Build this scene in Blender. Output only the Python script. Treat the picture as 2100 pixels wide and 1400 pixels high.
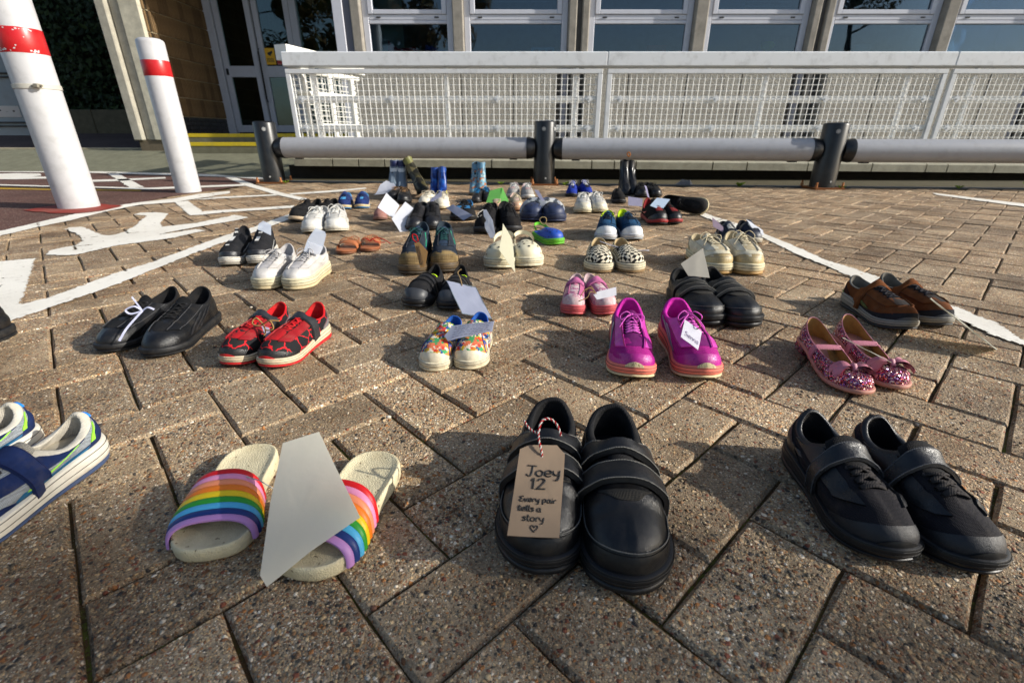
import bpy, bmesh, math, random
import numpy as np
from mathutils import Vector, Matrix
from mathutils.bvhtree import BVHTree
R = math.radians
scene = bpy.context.scene
COL = scene.collection
for o in list(bpy.data.objects):
    bpy.data.objects.remove(o)
random.seed(7)
rng = np.random.default_rng(11)

# ------------------------------------------------------------------ camera
cam_d = bpy.data.cameras.new('camera')
cam = bpy.data.objects.new('camera', cam_d)
COL.objects.link(cam)
scene.camera = cam
cam.location = (0, 0, 0.42)
cam.rotation_euler = (R(90) - math.atan(424 / 972), 0, 0)
cam_d.sensor_width = 36
cam_d.lens = 972 / 2100 * 36
cam_d.clip_start = 0.02
cam_d.clip_end = 500
cam_d.dof.use_dof = True
cam_d.dof.focus_distance = 0.85
cam_d.dof.aperture_fstop = 8.0

# ------------------------------------------------------------------ light
SUN_AZ = math.atan2(0.98, -0.19)      # from +Y towards +X
SUN_EL = R(25)
world = bpy.data.worlds.new('World')
scene.world = world
world.use_nodes = True
wn = world.node_tree.nodes
wl = world.node_tree.links
wn.clear()
w_out = wn.new('ShaderNodeOutputWorld')
w_bg = wn.new('ShaderNodeBackground')
w_sky = wn.new('ShaderNodeTexSky')
w_sky.sky_type = 'NISHITA'
w_sky.sun_disc = False
w_sky.sun_elevation = SUN_EL
w_sky.sun_rotation = SUN_AZ
w_sky.air_density = 1.0
w_sky.dust_density = 1.5
w_bg.inputs['Strength'].default_value = 0.125
wl.new(w_sky.outputs[0], w_bg.inputs['Color'])
wl.new(w_bg.outputs[0], w_out.inputs['Surface'])
sun_d = bpy.data.lights.new('sun', 'SUN')
sun_d.energy = 4.7
sun_d.angle = R(0.53)
sun_d.color = (1.0, 0.955, 0.87)
sun = bpy.data.objects.new('sun', sun_d)
COL.objects.link(sun)
sdir = Vector((math.sin(SUN_AZ) * math.cos(SUN_EL), math.cos(SUN_AZ) * math.cos(SUN_EL), math.sin(SUN_EL)))
sun.rotation_euler = sdir.to_track_quat('Z', 'Y').to_euler()
sun.location = (6, -2, 6)
scene.view_settings.view_transform = 'Standard'
scene.view_settings.look = 'None'
scene.view_settings.exposure = 0.42
scene.view_settings.gamma = 1.0
scene.view_settings.use_curve_mapping = False
scene.render.engine = 'CYCLES'

# ------------------------------------------------------------------ helpers
def hexc(h):
    c = [int(h[i:i + 2], 16) / 255 for i in (0, 2, 4)]
    return tuple((x / 12.92 if x <= 0.04045 else ((x + 0.055) / 1.055) ** 2.4) for x in c) + (1.0,)

def tag(o, label=None, cat=None, group=None, kind=None):
    if label: o['label'] = label
    if cat: o['category'] = cat
    if group: o['group'] = group
    if kind: o['kind'] = kind
    return o

def empty(name, loc=(0, 0, 0), rz=0.0, label=None, cat=None, group=None):
    o = bpy.data.objects.new(name, None)
    COL.objects.link(o)
    o.location = loc
    o.rotation_euler = (0, 0, rz)
    o.empty_display_size = 0.05
    return tag(o, label, cat, group)

def add(name, V, F, mat, parent=None, smooth=True, rnd=None, sharp=None):
    me = bpy.data.meshes.new(name)
    me.from_pydata([tuple(map(float, v)) for v in V], [], [tuple(int(i) for i in f) for f in F])
    if smooth:
        me.polygons.foreach_set('use_smooth', [True] * len(me.polygons))
    me.materials.append(mat)
    if rnd is not None:
        a = me.attributes.new('rnd', 'FLOAT', 'FACE')
        a.data.foreach_set('value', np.asarray(rnd, dtype=np.float32))
    me.update()
    if sharp is not None:
        me.set_sharp_from_angle(angle=R(sharp))
    o = bpy.data.objects.new(name, me)
    COL.objects.link(o)
    if parent is not None:
        o.parent = parent
    return o

class MB:
    def __init__(s):
        s.V = []; s.F = []
    def add(s, V, F):
        n = len(s.V)
        s.V.extend(tuple(v) for v in V)
        s.F.extend(tuple(i + n for i in f) for f in F)
        return s
    def box(s, x0, x1, y0, y1, z0, z1, b=0.0, M=None):
        if b <= 0:
            V = [(x, y, z) for z in (z0, z1) for y in (y0, y1) for x in (x0, x1)]
            F = [(0, 2, 3, 1), (4, 5, 7, 6), (0, 1, 5, 4), (2, 6, 7, 3), (0, 4, 6, 2), (1, 3, 7, 5)]
        else:
            b = min(b, (x1 - x0) * .45, (y1 - y0) * .45, (z1 - z0) * .45)
            bm = bmesh.new()
            bmesh.ops.create_cube(bm, size=1.0)
            for v in bm.verts:
                v.co = Vector(((x0 + x1) / 2 + v.co.x * (x1 - x0), (y0 + y1) / 2 + v.co.y * (y1 - y0), (z0 + z1) / 2 + v.co.z * (z1 - z0)))
            bmesh.ops.bevel(bm, geom=bm.edges[:], offset=b, segments=1, affect='EDGES')
            bm.verts.index_update()
            V = [tuple(v.co) for v in bm.verts]
            F = [tuple(v.index for v in f.verts) for f in bm.faces]
            bm.free()
        if M is not None:
            V = [tuple(M @ Vector(v)) for v in V]
        return s.add(V, F)
    def tube(s, pts, r, n=6, flat=1.0, cap=True):
        pts = [Vector(p) for p in pts]
        V = []; F = []
        up0 = Vector((0, 0, 1))
        rr = r if hasattr(r, '__len__') else [r] * len(pts)
        for i, p in enumerate(pts):
            t = (pts[min(i + 1, len(pts) - 1)] - pts[max(i - 1, 0)])
            if t.length < 1e-9: t = Vector((0, 0, 1))
            t.normalize()
            a = t.cross(up0)
            if a.length < 0.2:
                a = t.cross(Vector((0, 1, 0)))
            a.normalize()
            b = a.cross(t).normalized()
            for k in range(n):
                th = 2 * math.pi * k / n
                V.append(p + a * math.cos(th) * rr[i] + b * math.sin(th) * rr[i] * flat)
        for i in range(len(pts) - 1):
            for k in range(n):
                F.append((i * n + k, i * n + (k + 1) % n, (i + 1) * n + (k + 1) % n, (i + 1) * n + k))
        if cap:
            F.append(tuple(range(n))); F.append(tuple(range((len(pts) - 1) * n, len(pts) * n)))
        return s.add(V, F)
    def cyl(s, p0, p1, r, n=24, r1=None):
        return s.tube([p0, p1], [r, r if r1 is None else r1], n)
    def lathe(s, prof, n=32, c=(0, 0, 0)):
        V = []; F = []
        for (r, z) in prof:
            for k in range(n):
                a = 2 * math.pi * k / n
                V.append((c[0] + r * math.cos(a), c[1] + r * math.sin(a), c[2] + z))
        for i in range(len(prof) - 1):
            for k in range(n):
                F.append((i * n + k, i * n + (k + 1) % n, (i + 1) * n + (k + 1) % n, (i + 1) * n + k))
        F.append(tuple(range(n))); F.append(tuple(range((len(prof) - 1) * n, len(prof) * n)))
        return s.add(V, F)
    def prism(s, poly, z0, z1):
        n = len(poly)
        V = [(x, y, z0) for x, y in poly] + [(x, y, z1) for x, y in poly]
        F = [tuple(range(n, 2 * n)), tuple(range(n - 1, -1, -1))] + [(i, (i + 1) % n, n + (i + 1) % n, n + i) for i in range(n)]
        return s.add(V, F)
    def grid(s, P):
        """P: (a,b,3) array -> quads"""
        a, b = P.shape[:2]
        V = P.reshape(-1, 3)
        F = [(i * b + j, i * b + j + 1, (i + 1) * b + j + 1, (i + 1) * b + j) for i in range(a - 1) for j in range(b - 1)]
        return s.add(V, F)
    def build(s, name, mat, parent=None, smooth=True, sharp=35, fix=True):
        o = add(name, s.V, s.F, mat, parent, smooth)
        if fix:
            bm = bmesh.new(); bm.from_mesh(o.data)
            bmesh.ops.recalc_face_normals(bm, faces=bm.faces[:])
            bm.to_mesh(o.data); bm.free()
        if smooth and sharp:
            o.data.set_sharp_from_angle(angle=R(sharp))
        return o

# ------------------------------------------------------------------ materials
class NT:
    def __init__(s, name):
        s.m = bpy.data.materials.new(name)
        s.m.use_nodes = True
        s.n = s.m.node_tree.nodes
        s.l = s.m.node_tree.links
        s.p = s.n['Principled BSDF']
        s.out = s.n['Material Output']
    def new(s, t, **k):
        nd = s.n.new(t)
        for a, b in k.items():
            setattr(nd, a, b)
        return nd
    def link(s, a, b):
        s.l.new(a, b)
    def val(s, nd, sock, v):
        if hasattr(v, 'is_output') or isinstance(v, bpy.types.NodeSocket):
            s.link(v, nd.inputs[sock])
        else:
            nd.inputs[sock].default_value = v
    def coord(s, world=False):
        if world:
            return s.new('ShaderNodeNewGeometry').outputs['Position']
        return s.new('ShaderNodeTexCoord').outputs['Object']
    def noise(s, vec, scale, detail=3, rough=.55, out='Fac'):
        nd = s.new('ShaderNodeTexNoise')
        s.link(vec, nd.inputs['Vector'])
        nd.inputs['Scale'].default_value = scale
        nd.inputs['Detail'].default_value = detail
        nd.inputs['Roughness'].default_value = rough
        return nd.outputs[out]
    def vor(s, vec, scale, feature='F1', rand=1.0, out='Distance'):
        nd = s.new('ShaderNodeTexVoronoi', feature=feature)
        s.link(vec, nd.inputs['Vector'])
        nd.inputs['Scale'].default_value = scale
        nd.inputs['Randomness'].default_value = rand
        return nd.outputs[out] if out else nd
    def ramp(s, fac, stops, interp='LINEAR'):
        nd = s.new('ShaderNodeValToRGB')
        cr = nd.color_ramp
        cr.interpolation = interp
        while len(cr.elements) < len(stops):
            cr.elements.new(0.5)
        for e, (p, c) in zip(cr.elements, stops):
            e.position = p
            e.color = c if len(c) == 4 else tuple(c) + (1,)
        s.link(fac, nd.inputs['Fac'])
        return nd.outputs['Color']
    def mix(s, fac, a, b, blend='MIX'):
        nd = s.new('ShaderNodeMix', data_type='RGBA', blend_type=blend)
        s.val(nd, 0, fac)
        s.val(nd, 6, a)
        s.val(nd, 7, b)
        return nd.outputs[2]
    def math(s, op, a, b=0.0, c=0.0, clamp=False):
        nd = s.new('ShaderNodeMath', operation=op, use_clamp=clamp)
        s.val(nd, 0, a); s.val(nd, 1, b); s.val(nd, 2, c)
        return nd.outputs[0]
    def mapr(s, v, a, b, c=0.0, d=1.0):
        nd = s.new('ShaderNodeMapRange')
        s.val(nd, 0, v)
        for i, x in enumerate((a, b, c, d)):
            nd.inputs[i + 1].default_value = x
        return nd.outputs[0]
    def bump(s, h, dist=.001, strength=1.0, normal=None):
        nd = s.new('ShaderNodeBump')
        nd.inputs['Distance'].default_value = dist
        nd.inputs['Strength'].default_value = strength
        s.link(h, nd.inputs['Height'])
        if normal is not None:
            s.link(normal, nd.inputs['Normal'])
        return nd.outputs[0]
    def sep(s, vec):
        nd = s.new('ShaderNodeSeparateXYZ')
        s.link(vec, nd.inputs[0])
        return nd.outputs
    def set(s, col=None, rough=None, normal=None, metal=None, spec=None, **k):
        if col is not None: s.val(s.p, 'Base Color', col)
        if rough is not None: s.val(s.p, 'Roughness', rough)
        if normal is not None: s.link(normal, s.p.inputs['Normal'])
        if metal is not None: s.val(s.p, 'Metallic', metal)
        if spec is not None: s.val(s.p, 'Specular IOR Level', spec)
        for a, b in k.items():
            s.val(s.p, a.replace('_', ' '), b)
        return s.m

_cache = {}
def M(kind, hx, rough=None, dirt=None):
    key = (kind, hx, rough, dirt)
    if key in _cache:
        return _cache[key]
    t = NT(kind + '_' + hx)
    c = t.coord()
    col = hexc(hx)
    lum = max(col[:3])
    big = t.noise(c, 22, 4)
    def worn(cc):
        n1 = t.noise(c, 38, 6, .7)
        z = t.sep(c)[2]
        k = t.mapr(n1, .50, .74, 0, .17 if lum < .08 else .28)
        k = t.math('MULTIPLY', k, t.mapr(z, .0, .09, 1.0, .35))
        return t.mix(k, cc, hexc('6e6353') if lum < .2 else hexc('8a7a63'))
    if kind == 'leather':
        cell = t.vor(c, 850, 'DISTANCE_TO_EDGE')
        cell = t.mapr(cell, 0, .22)
        wr = t.noise(c, 60, 4)
        nrm = t.bump(cell, .0003, .35, t.bump(wr, .003, .22))
        cc = t.mix(t.mapr(big, .35, .7), tuple(x * .8 for x in col[:3]) + (1,), tuple(min(1, x * 1.25 + .002) for x in col[:3]) + (1,))
        cc = worn(cc)
        t.set(cc, t.mapr(t.noise(c, 50, 4), .35, .7, (rough or .34) - .06, (rough or .34) + .12), nrm, spec=.42)
    elif kind == 'mesh':
        v = t.vor(c, 620, 'F1', .25)
        cc = t.mix(t.mapr(v, .25, .55), col, tuple(x * .45 for x in col[:3]) + (1,))
        cc = t.mix(t.mapr(big, .3, .75, 0, .35), cc, tuple(x * .6 for x in col[:3]) + (1,))
        nrm = t.bump(t.math('MULTIPLY', v, -1.0), .0009, .8)
        cc = worn(cc)
        t.set(cc, rough or .85, nrm, spec=.25)
    elif kind == 'fabric':
        w1 = t.new('ShaderNodeTexWave', bands_direction='X'); w2 = t.new('ShaderNodeTexWave', bands_direction='DIAGONAL')
        for w in (w1, w2):
            t.link(c, w.inputs[0]); w.inputs['Scale'].default_value = 190; w.inputs['Distortion'].default_value = .4
        hgt = t.math('ADD', w1.outputs[1], w2.outputs[1])
        fine = t.noise(c, 60, 4)
        cc = t.mix(t.mapr(fine, .35, .7), tuple(x * .78 for x in col[:3]) + (1,), tuple(min(1, x * 1.12) for x in col[:3]) + (1,))
        cc = worn(cc)
        t.set(cc, rough or .88, t.bump(hgt, .0004, .6, t.bump(fine, .003, .35)), spec=.25)
    elif kind == 'suede':
        fine = t.noise(c, 900, 3)
        cc = t.mix(t.mapr(t.noise(c, 45, 5), .3, .75), tuple(x * .65 for x in col[:3]) + (1,), tuple(min(1, x * 1.2) for x in col[:3]) + (1,))
        cc = worn(cc)
        t.set(cc, rough or .95, t.bump(fine, .0005, .6), spec=.15)
    elif kind == 'rubber':
        g = t.noise(c, 90, 5, .65)
        dcol = hexc('6b5a42') if lum > .25 else hexc('4a443c')
        amt = (dirt if dirt is not None else .45)
        z = t.sep(t.coord())[2]
        low = t.mapr(z, .0, .03, 1.0, .35)
        f = t.math('MULTIPLY', t.mapr(g, .46, .72, 0, amt), low)
        cc = t.mix(f, col, dcol)
        t.set(cc, rough or .55, t.bump(t.noise(c, 500, 2), .0004, .4), spec=.4)
    elif kind == 'plastic':
        cc = t.mix(t.mapr(big, .35, .7, 0, .4), col, tuple(x * .75 for x in col[:3]) + (1,))
        t.set(cc, rough or .38, t.bump(t.noise(c, 300, 2), .0003, .3), spec=.5)
    elif kind == 'paper':
        f = t.noise(c, 35, 4)
        cc = t.mix(t.mapr(f, .4, .8, 0, .25), col, tuple(x * .88 for x in col[:3]) + (1,))
        t.set(cc, rough or .8, t.bump(f, .004, .25), spec=.25)
        tl_ = t.new('ShaderNodeBsdfTranslucent'); t.link(cc, tl_.inputs[0])
        mx_ = t.new('ShaderNodeMixShader'); mx_.inputs[0].default_value = .5
        t.link(t.p.outputs[0], mx_.inputs[1]); t.link(tl_.outputs[0], mx_.inputs[2]); t.link(mx_.outputs[0], t.out.inputs['Surface'])
    elif kind == 'cord':
        w = t.new('ShaderNodeTexWave', bands_direction='DIAGONAL')
        t.link(c, w.inputs[0]); w.inputs['Scale'].default_value = 330
        t.set(t.mix(w.outputs[1], col, tuple(x * .6 for x in col[:3]) + (1,)), .9, t.bump(w.outputs[1], .0006, .6), spec=.2)
    elif kind == 'paint':          # gloss paint on metal
        g = t.noise(c, 14, 5, .6)
        cc = t.mix(t.mapr(g, .5, .78, 0, dirt if dirt is not None else .3), col, tuple(x * .55 for x in hexc('8a8678')[:3]) + (1,) if lum > .3 else hexc('5d5a55'))
        t.set(cc, rough or .42, t.bump(t.noise(c, 55, 3), .0012, .25), spec=.5)
    elif kind == 'concrete':
        g = t.noise(c, 9, 5, .65); f = t.noise(c, 160, 3)
        cc = t.mix(t.mapr(g, .3, .75), tuple(x * .7 for x in col[:3]) + (1,), tuple(min(1, x * 1.15) for x in col[:3]) + (1,))
        cc = t.mix(t.mapr(f, .4, .7, 0, .35), cc, tuple(x * .5 for x in col[:3]) + (1,))
        t.set(cc, rough or .92, t.bump(f, .003, .6), spec=.2)
    else:
        t.set(col, rough or .6)
    _cache[key] = t.m
    return t.m

def glitter_mat(name, cols, dark):
    t = NT(name); c = t.coord()
    v = t.new('ShaderNodeTexVoronoi'); t.link(c, v.inputs['Vector']); v.inputs['Scale'].default_value = 520
    r = t.sep(v.outputs['Color'])
    cc = t.ramp(r[0], [(0, hexc(dark))] + [((i + 1) / (len(cols) + .5), hexc(x)) for i, x in enumerate(cols)], 'CONSTANT')
    nm = t.new('ShaderNodeNewGeometry').outputs['Normal']
    va = t.new('ShaderNodeVectorMath', operation='MULTIPLY_ADD')
    t.link(v.outputs['Color'], va.inputs[0]); va.inputs[1].default_value = (1.1, 1.1, 1.1); va.inputs[2].default_value = (-.55, -.55, -.55)
    vb = t.new('ShaderNodeVectorMath', operation='ADD'); t.link(nm, vb.inputs[0]); t.link(va.outputs[0], vb.inputs[1])
    vc = t.new('ShaderNodeVectorMath', operation='NORMALIZE'); t.link(vb.outputs[0], vc.inputs[0])
    return t.set(cc, .22, vc.outputs[0], metal=.75)

def checker_mat():
    t = NT('checker_canvas'); c = t.coord()
    mp = t.new('ShaderNodeMapping'); t.link(c, mp.inputs[0]); mp.inputs['Rotation'].default_value = (0, 0, R(6))
    cmb = t.new('ShaderNodeCombineXYZ')
    x, y, z = t.sep(mp.outputs[0])
    # the print follows the cloth: height adds to the lateral coordinate on the sides
    ay = t.math('ABSOLUTE', y)
    lat = t.math('MULTIPLY', t.math('SIGN', y), t.math('SUBTRACT', t.math('ADD', ay, .06), z))
    t.link(x, cmb.inputs[0]); t.link(lat, cmb.inputs[1])
    ck = t.new('ShaderNodeTexChecker'); t.link(cmb.outputs[0], ck.inputs[0]); ck.inputs['Scale'].default_value = 78
    cc = t.mix(ck.outputs['Fac'], hexc('d8cdb4'), hexc('20201f'))
    return t.set(cc, .85, t.bump(t.noise(c, 500, 2), .0004, .5), spec=.2)

def patch_mat(name, cols, scale=55, rough=.85, stretch=(1, 1, 1), edge=None):
    """irregular printed patches of several colours"""
    t = NT(name); c = t.coord()
    n = t.new('ShaderNodeTexNoise'); t.link(c, n.inputs['Vector']); n.inputs['Scale'].default_value = scale * 1.3; n.inputs['Detail'].default_value = 2
    mx = t.new('ShaderNodeVectorMath', operation='MULTIPLY_ADD')
    t.link(n.outputs['Color'], mx.inputs[0]); mx.inputs[1].default_value = (.022, .022, .022); t.link(c, mx.inputs[2])
    mp = t.new('ShaderNodeMapping'); t.link(mx.outputs[0], mp.inputs[0]); mp.inputs['Scale'].default_value = stretch
    v = t.new('ShaderNodeTexVoronoi'); t.link(mp.outputs[0], v.inputs['Vector']); v.inputs['Scale'].default_value = scale
    r = t.sep(v.outputs['Color'])
    cc = t.ramp(r[0], [(i / len(cols), hexc(x)) for i, x in enumerate(cols)], 'CONSTANT')
    if edge:
        v2 = t.vor(mp.outputs[0], scale, 'DISTANCE_TO_EDGE')
        cc = t.mix(t.mapr(v2, edge[1], edge[1] * 1.3), hexc(edge[0]), cc)
    return t.set(cc, rough, t.bump(t.noise(c, 420, 2), .0005, .5), spec=.25)

def stripe_mat(name, a, b, scale, axis=2, rough=.5):
    t = NT(name); c = t.coord(); s = t.sep(c)[axis]
    f = t.math('FRACT', t.math('MULTIPLY', s, scale))
    cc = t.mix(t.math('GREATER_THAN', f, .5), hexc(a), hexc(b))
    return t.set(cc, rough)

# stone paving: exposed aggregate
def paver_material():
    t = NT('exposed_aggregate'); P = t.coord(True)
    at = t.new('ShaderNodeAttribute', attribute_name='rnd').outputs['Fac']
    oi = t.new('ShaderNodeObjectInfo').outputs['Random']
    rn = t.math('FRACT', t.math('ADD', at, oi))
    wob = t.new('ShaderNodeTexNoise'); t.link(P, wob.inputs['Vector']); wob.inputs['Scale'].default_value = 90
    pv = t.new('ShaderNodeVectorMath', operation='MULTIPLY_ADD'); t.link(wob.outputs['Color'], pv.inputs[0]); pv.inputs[1].default_value = (.006,) * 3; t.link(P, pv.inputs[2])
    coarse = t.math('MULTIPLY', t.math('SUBTRACT', t.math('FRACT', t.math('MULTIPLY', rn, 7.31)), .5), .55)
    def stones(scale, thr, rad):
        v = t.new('ShaderNodeTexVoronoi'); t.link(pv.outputs[0], v.inputs['Vector']); v.inputs['Scale'].default_value = scale
        sc = t.sep(v.outputs['Color'])
        ptc = t.ramp(sc[0], [(0, hexc('a78f6d')), (.12, hexc('6f4f36')), (.24, hexc('8a7358')), (.36, hexc('c2ab86')), (.46, hexc('5a5348')), (.56, hexc('9a6a3f')), (.66, hexc('3d3a38')), (.74, hexc('b8a68e')), (.84, hexc('7b4a38')), (.92, hexc('d9d0be'))], 'CONSTANT')
        on = t.math('MULTIPLY', t.math('GREATER_THAN', sc[1], t.math('ADD', coarse, thr)), t.mapr(v.outputs['Distance'], rad, rad * .78))
        h = t.math('MULTIPLY', on, t.mapr(v.outputs['Distance'], 0, rad, 1, .25))
        return ptc, on, h
    c1, on1, h1 = stones(150, .50, .44)
    c2, on2, h2 = stones(290, .32, .46)
    c3, on3, h3 = stones(520, .25, .48)
    cem = t.mix(t.mapr(t.noise(P, 300, 3), .35, .7), hexc('6b6050'), hexc('9b8c74'))
    col = t.mix(t.math('MULTIPLY', on3, .85), cem, c3)
    col = t.mix(t.math('MULTIPLY', on2, .9), col, c2)
    col = t.mix(on1, col, c1)
    # per block tone, damp and soiling
    tone = t.ramp(rn, [(0, (1.10, 1.06, 1.02)), (.2, (1.8, 1.72, 1.62)), (.4, (1.38, 1.33, 1.27)), (.6, (2.0, 1.91, 1.79)), (.8, (1.62, 1.50, 1.36)), (1, (1.22, 1.18, 1.15))])
    col = t.mix(1.0, col, tone, 'MULTIPLY')
    stain = t.mapr(t.noise(P, 5.5, 5, .65), .42, .66, 0, .62)
    col = t.mix(stain, col, t.mix(1.0, col, hexc('a39178'), 'MULTIPLY'))
    rust = t.mapr(t.noise(P, 3.1, 4, .6), .55, .75, 0, .4)
    col = t.mix(rust, col, t.mix(1.0, col, hexc('b5936a'), 'MULTIPLY'))
    damp = t.mapr(t.noise(P, 2.3, 6, .7), .50, .64, 0, .55)
    col = t.mix(damp, col, t.mix(1.0, col, hexc('7d6c55'), 'MULTIPLY'))
    h = t.math('ADD', t.math('MULTIPLY', h1, 1.0), t.math('ADD', t.math('MULTIPLY', h2, .55), t.math('MULTIPLY', h3, .3)))
    h = t.math('ADD', h, t.math('MULTIPLY', t.noise(P, 700, 3), .35))
    nrm = t.bump(h, .0032, 1.0, t.bump(t.noise(P, 35, 3), .006, .5))
    wet = t.mapr(t.noise(P, 7, 4), .5, .7, .82, .55)
    return t.set(col, wet, nrm, spec=.35)

def bed_material():
    t = NT('joint_sand'); P = t.coord(True)
    c = t.mix(t.mapr(t.noise(P, 18, 4), .4, .68), hexc('3e3020'), hexc('6a4e2e'))
    moss = t.mapr(t.noise(P, 6.5, 5, .7), .44, .6)
    c = t.mix(t.math('MULTIPLY', moss, t.mapr(t.noise(P, 240, 2), .4, .6)), c, hexc('5a5f22'))
    c = t.mix(t.math('GREATER_THAN', t.noise(P, 420, 2), .69), c, hexc('b9a68c'))
    return t.set(c, .95, t.bump(t.noise(P, 260, 4), .004, 1.0), spec=.15)

def tarmac_material(name, a, b, sp):
    t = NT(name); P = t.coord(True)
    v = t.new('ShaderNodeTexVoronoi'); t.link(P, v.inputs['Vector']); v.inputs['Scale'].default_value = 170
    s = t.sep(v.outputs['Color'])
    c = t.mix(s[0], hexc(a), hexc(b))
    c = t.mix(t.math('GREATER_THAN', s[1], .93), c, hexc(sp))
    c = t.mix(t.mapr(t.noise(P, 1.8, 5, .65), .4, .75, 0, .5), c, t.mix(1.0, c, hexc('8d7f72'), 'MULTIPLY'))
    return t.set(c, .9, t.bump(v.outputs['Distance'], .004, .8), spec=.25)

def road_paint(name, hx):
    t = NT(name); P = t.coord(True)
    g = t.noise(P, 40, 6, .7)
    c = t.mix(t.mapr(g, .55, .75, 0, .55), hexc(hx), hexc('8d7c66'))
    c = t.mix(t.mapr(t.noise(P, 3, 4), .45, .7, 0, .25), c, hexc('a59a86'))
    return t.set(c, .7, t.bump(t.noise(P, 220, 4), .002, .7), spec=.3)

def aggregate_panel(name, a, b):
    t = NT(name); P = t.coord(True)
    v = t.new('ShaderNodeTexVoronoi'); t.link(P, v.inputs['Vector']); v.inputs['Scale'].default_value = 75
    s = t.sep(v.outputs['Color'])
    c = t.mix(s[0], hexc(a), hexc(b))
    c = t.mix(t.mapr(t.noise(P, 1.7, 5, .6), .35, .75, 0, .35), c, tuple(x * .6 for x in hexc(a)[:3]) + (1,))
    return t.set(c, .9, t.bump(v.outputs['Distance'], .006, .8), spec=.2)

def glass_material(name, tint, mixv=.55):
    t = NT(name)
    tr = t.new('ShaderNodeBsdfTransparent'); tr.inputs[0].default_value = hexc(tint)
    gl = t.new('ShaderNodeBsdfGlossy'); gl.inputs['Roughness'].default_value = .015
    gl.inputs['Color'].default_value = (.70, .82, .95, 1)
    P = t.coord(True)
    b = t.bump(t.noise(P, 1.6, 2), .012, .25)
    t.link(b, gl.inputs['Normal'])
    fr = t.new('ShaderNodeFresnel'); fr.inputs[0].default_value = 1.6
    f = t.math('ADD', t.math('MULTIPLY', fr.outputs[0], .85), .035, clamp=True)
    mx = t.new('ShaderNodeMixShader')
    t.link(f, mx.inputs[0]); t.link(tr.outputs[0], mx.inputs[1]); t.link(gl.outputs[0], mx.inputs[2])
    t.link(mx.outputs[0], t.out.inputs['Surface'])
    return t.m

def leaf_material(name, stops):
    t = NT(name)
    oi = t.new('ShaderNodeAttribute', attribute_name='rnd').outputs['Fac']
    c = t.ramp(oi, [(i / (len(stops) - 1), hexc(x)) for i, x in enumerate(stops)])
    t.set(c, .6, spec=.3)
    td = t.new('ShaderNodeBsdfTranslucent'); t.link(c, td.inputs[0])
    mx = t.new('ShaderNodeMixShader'); mx.inputs[0].default_value = .25
    t.link(t.p.outputs[0], mx.inputs[1]); t.link(td.outputs[0], mx.inputs[2])
    t.link(mx.outputs[0], t.out.inputs['Surface'])
    return t.m

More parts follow.
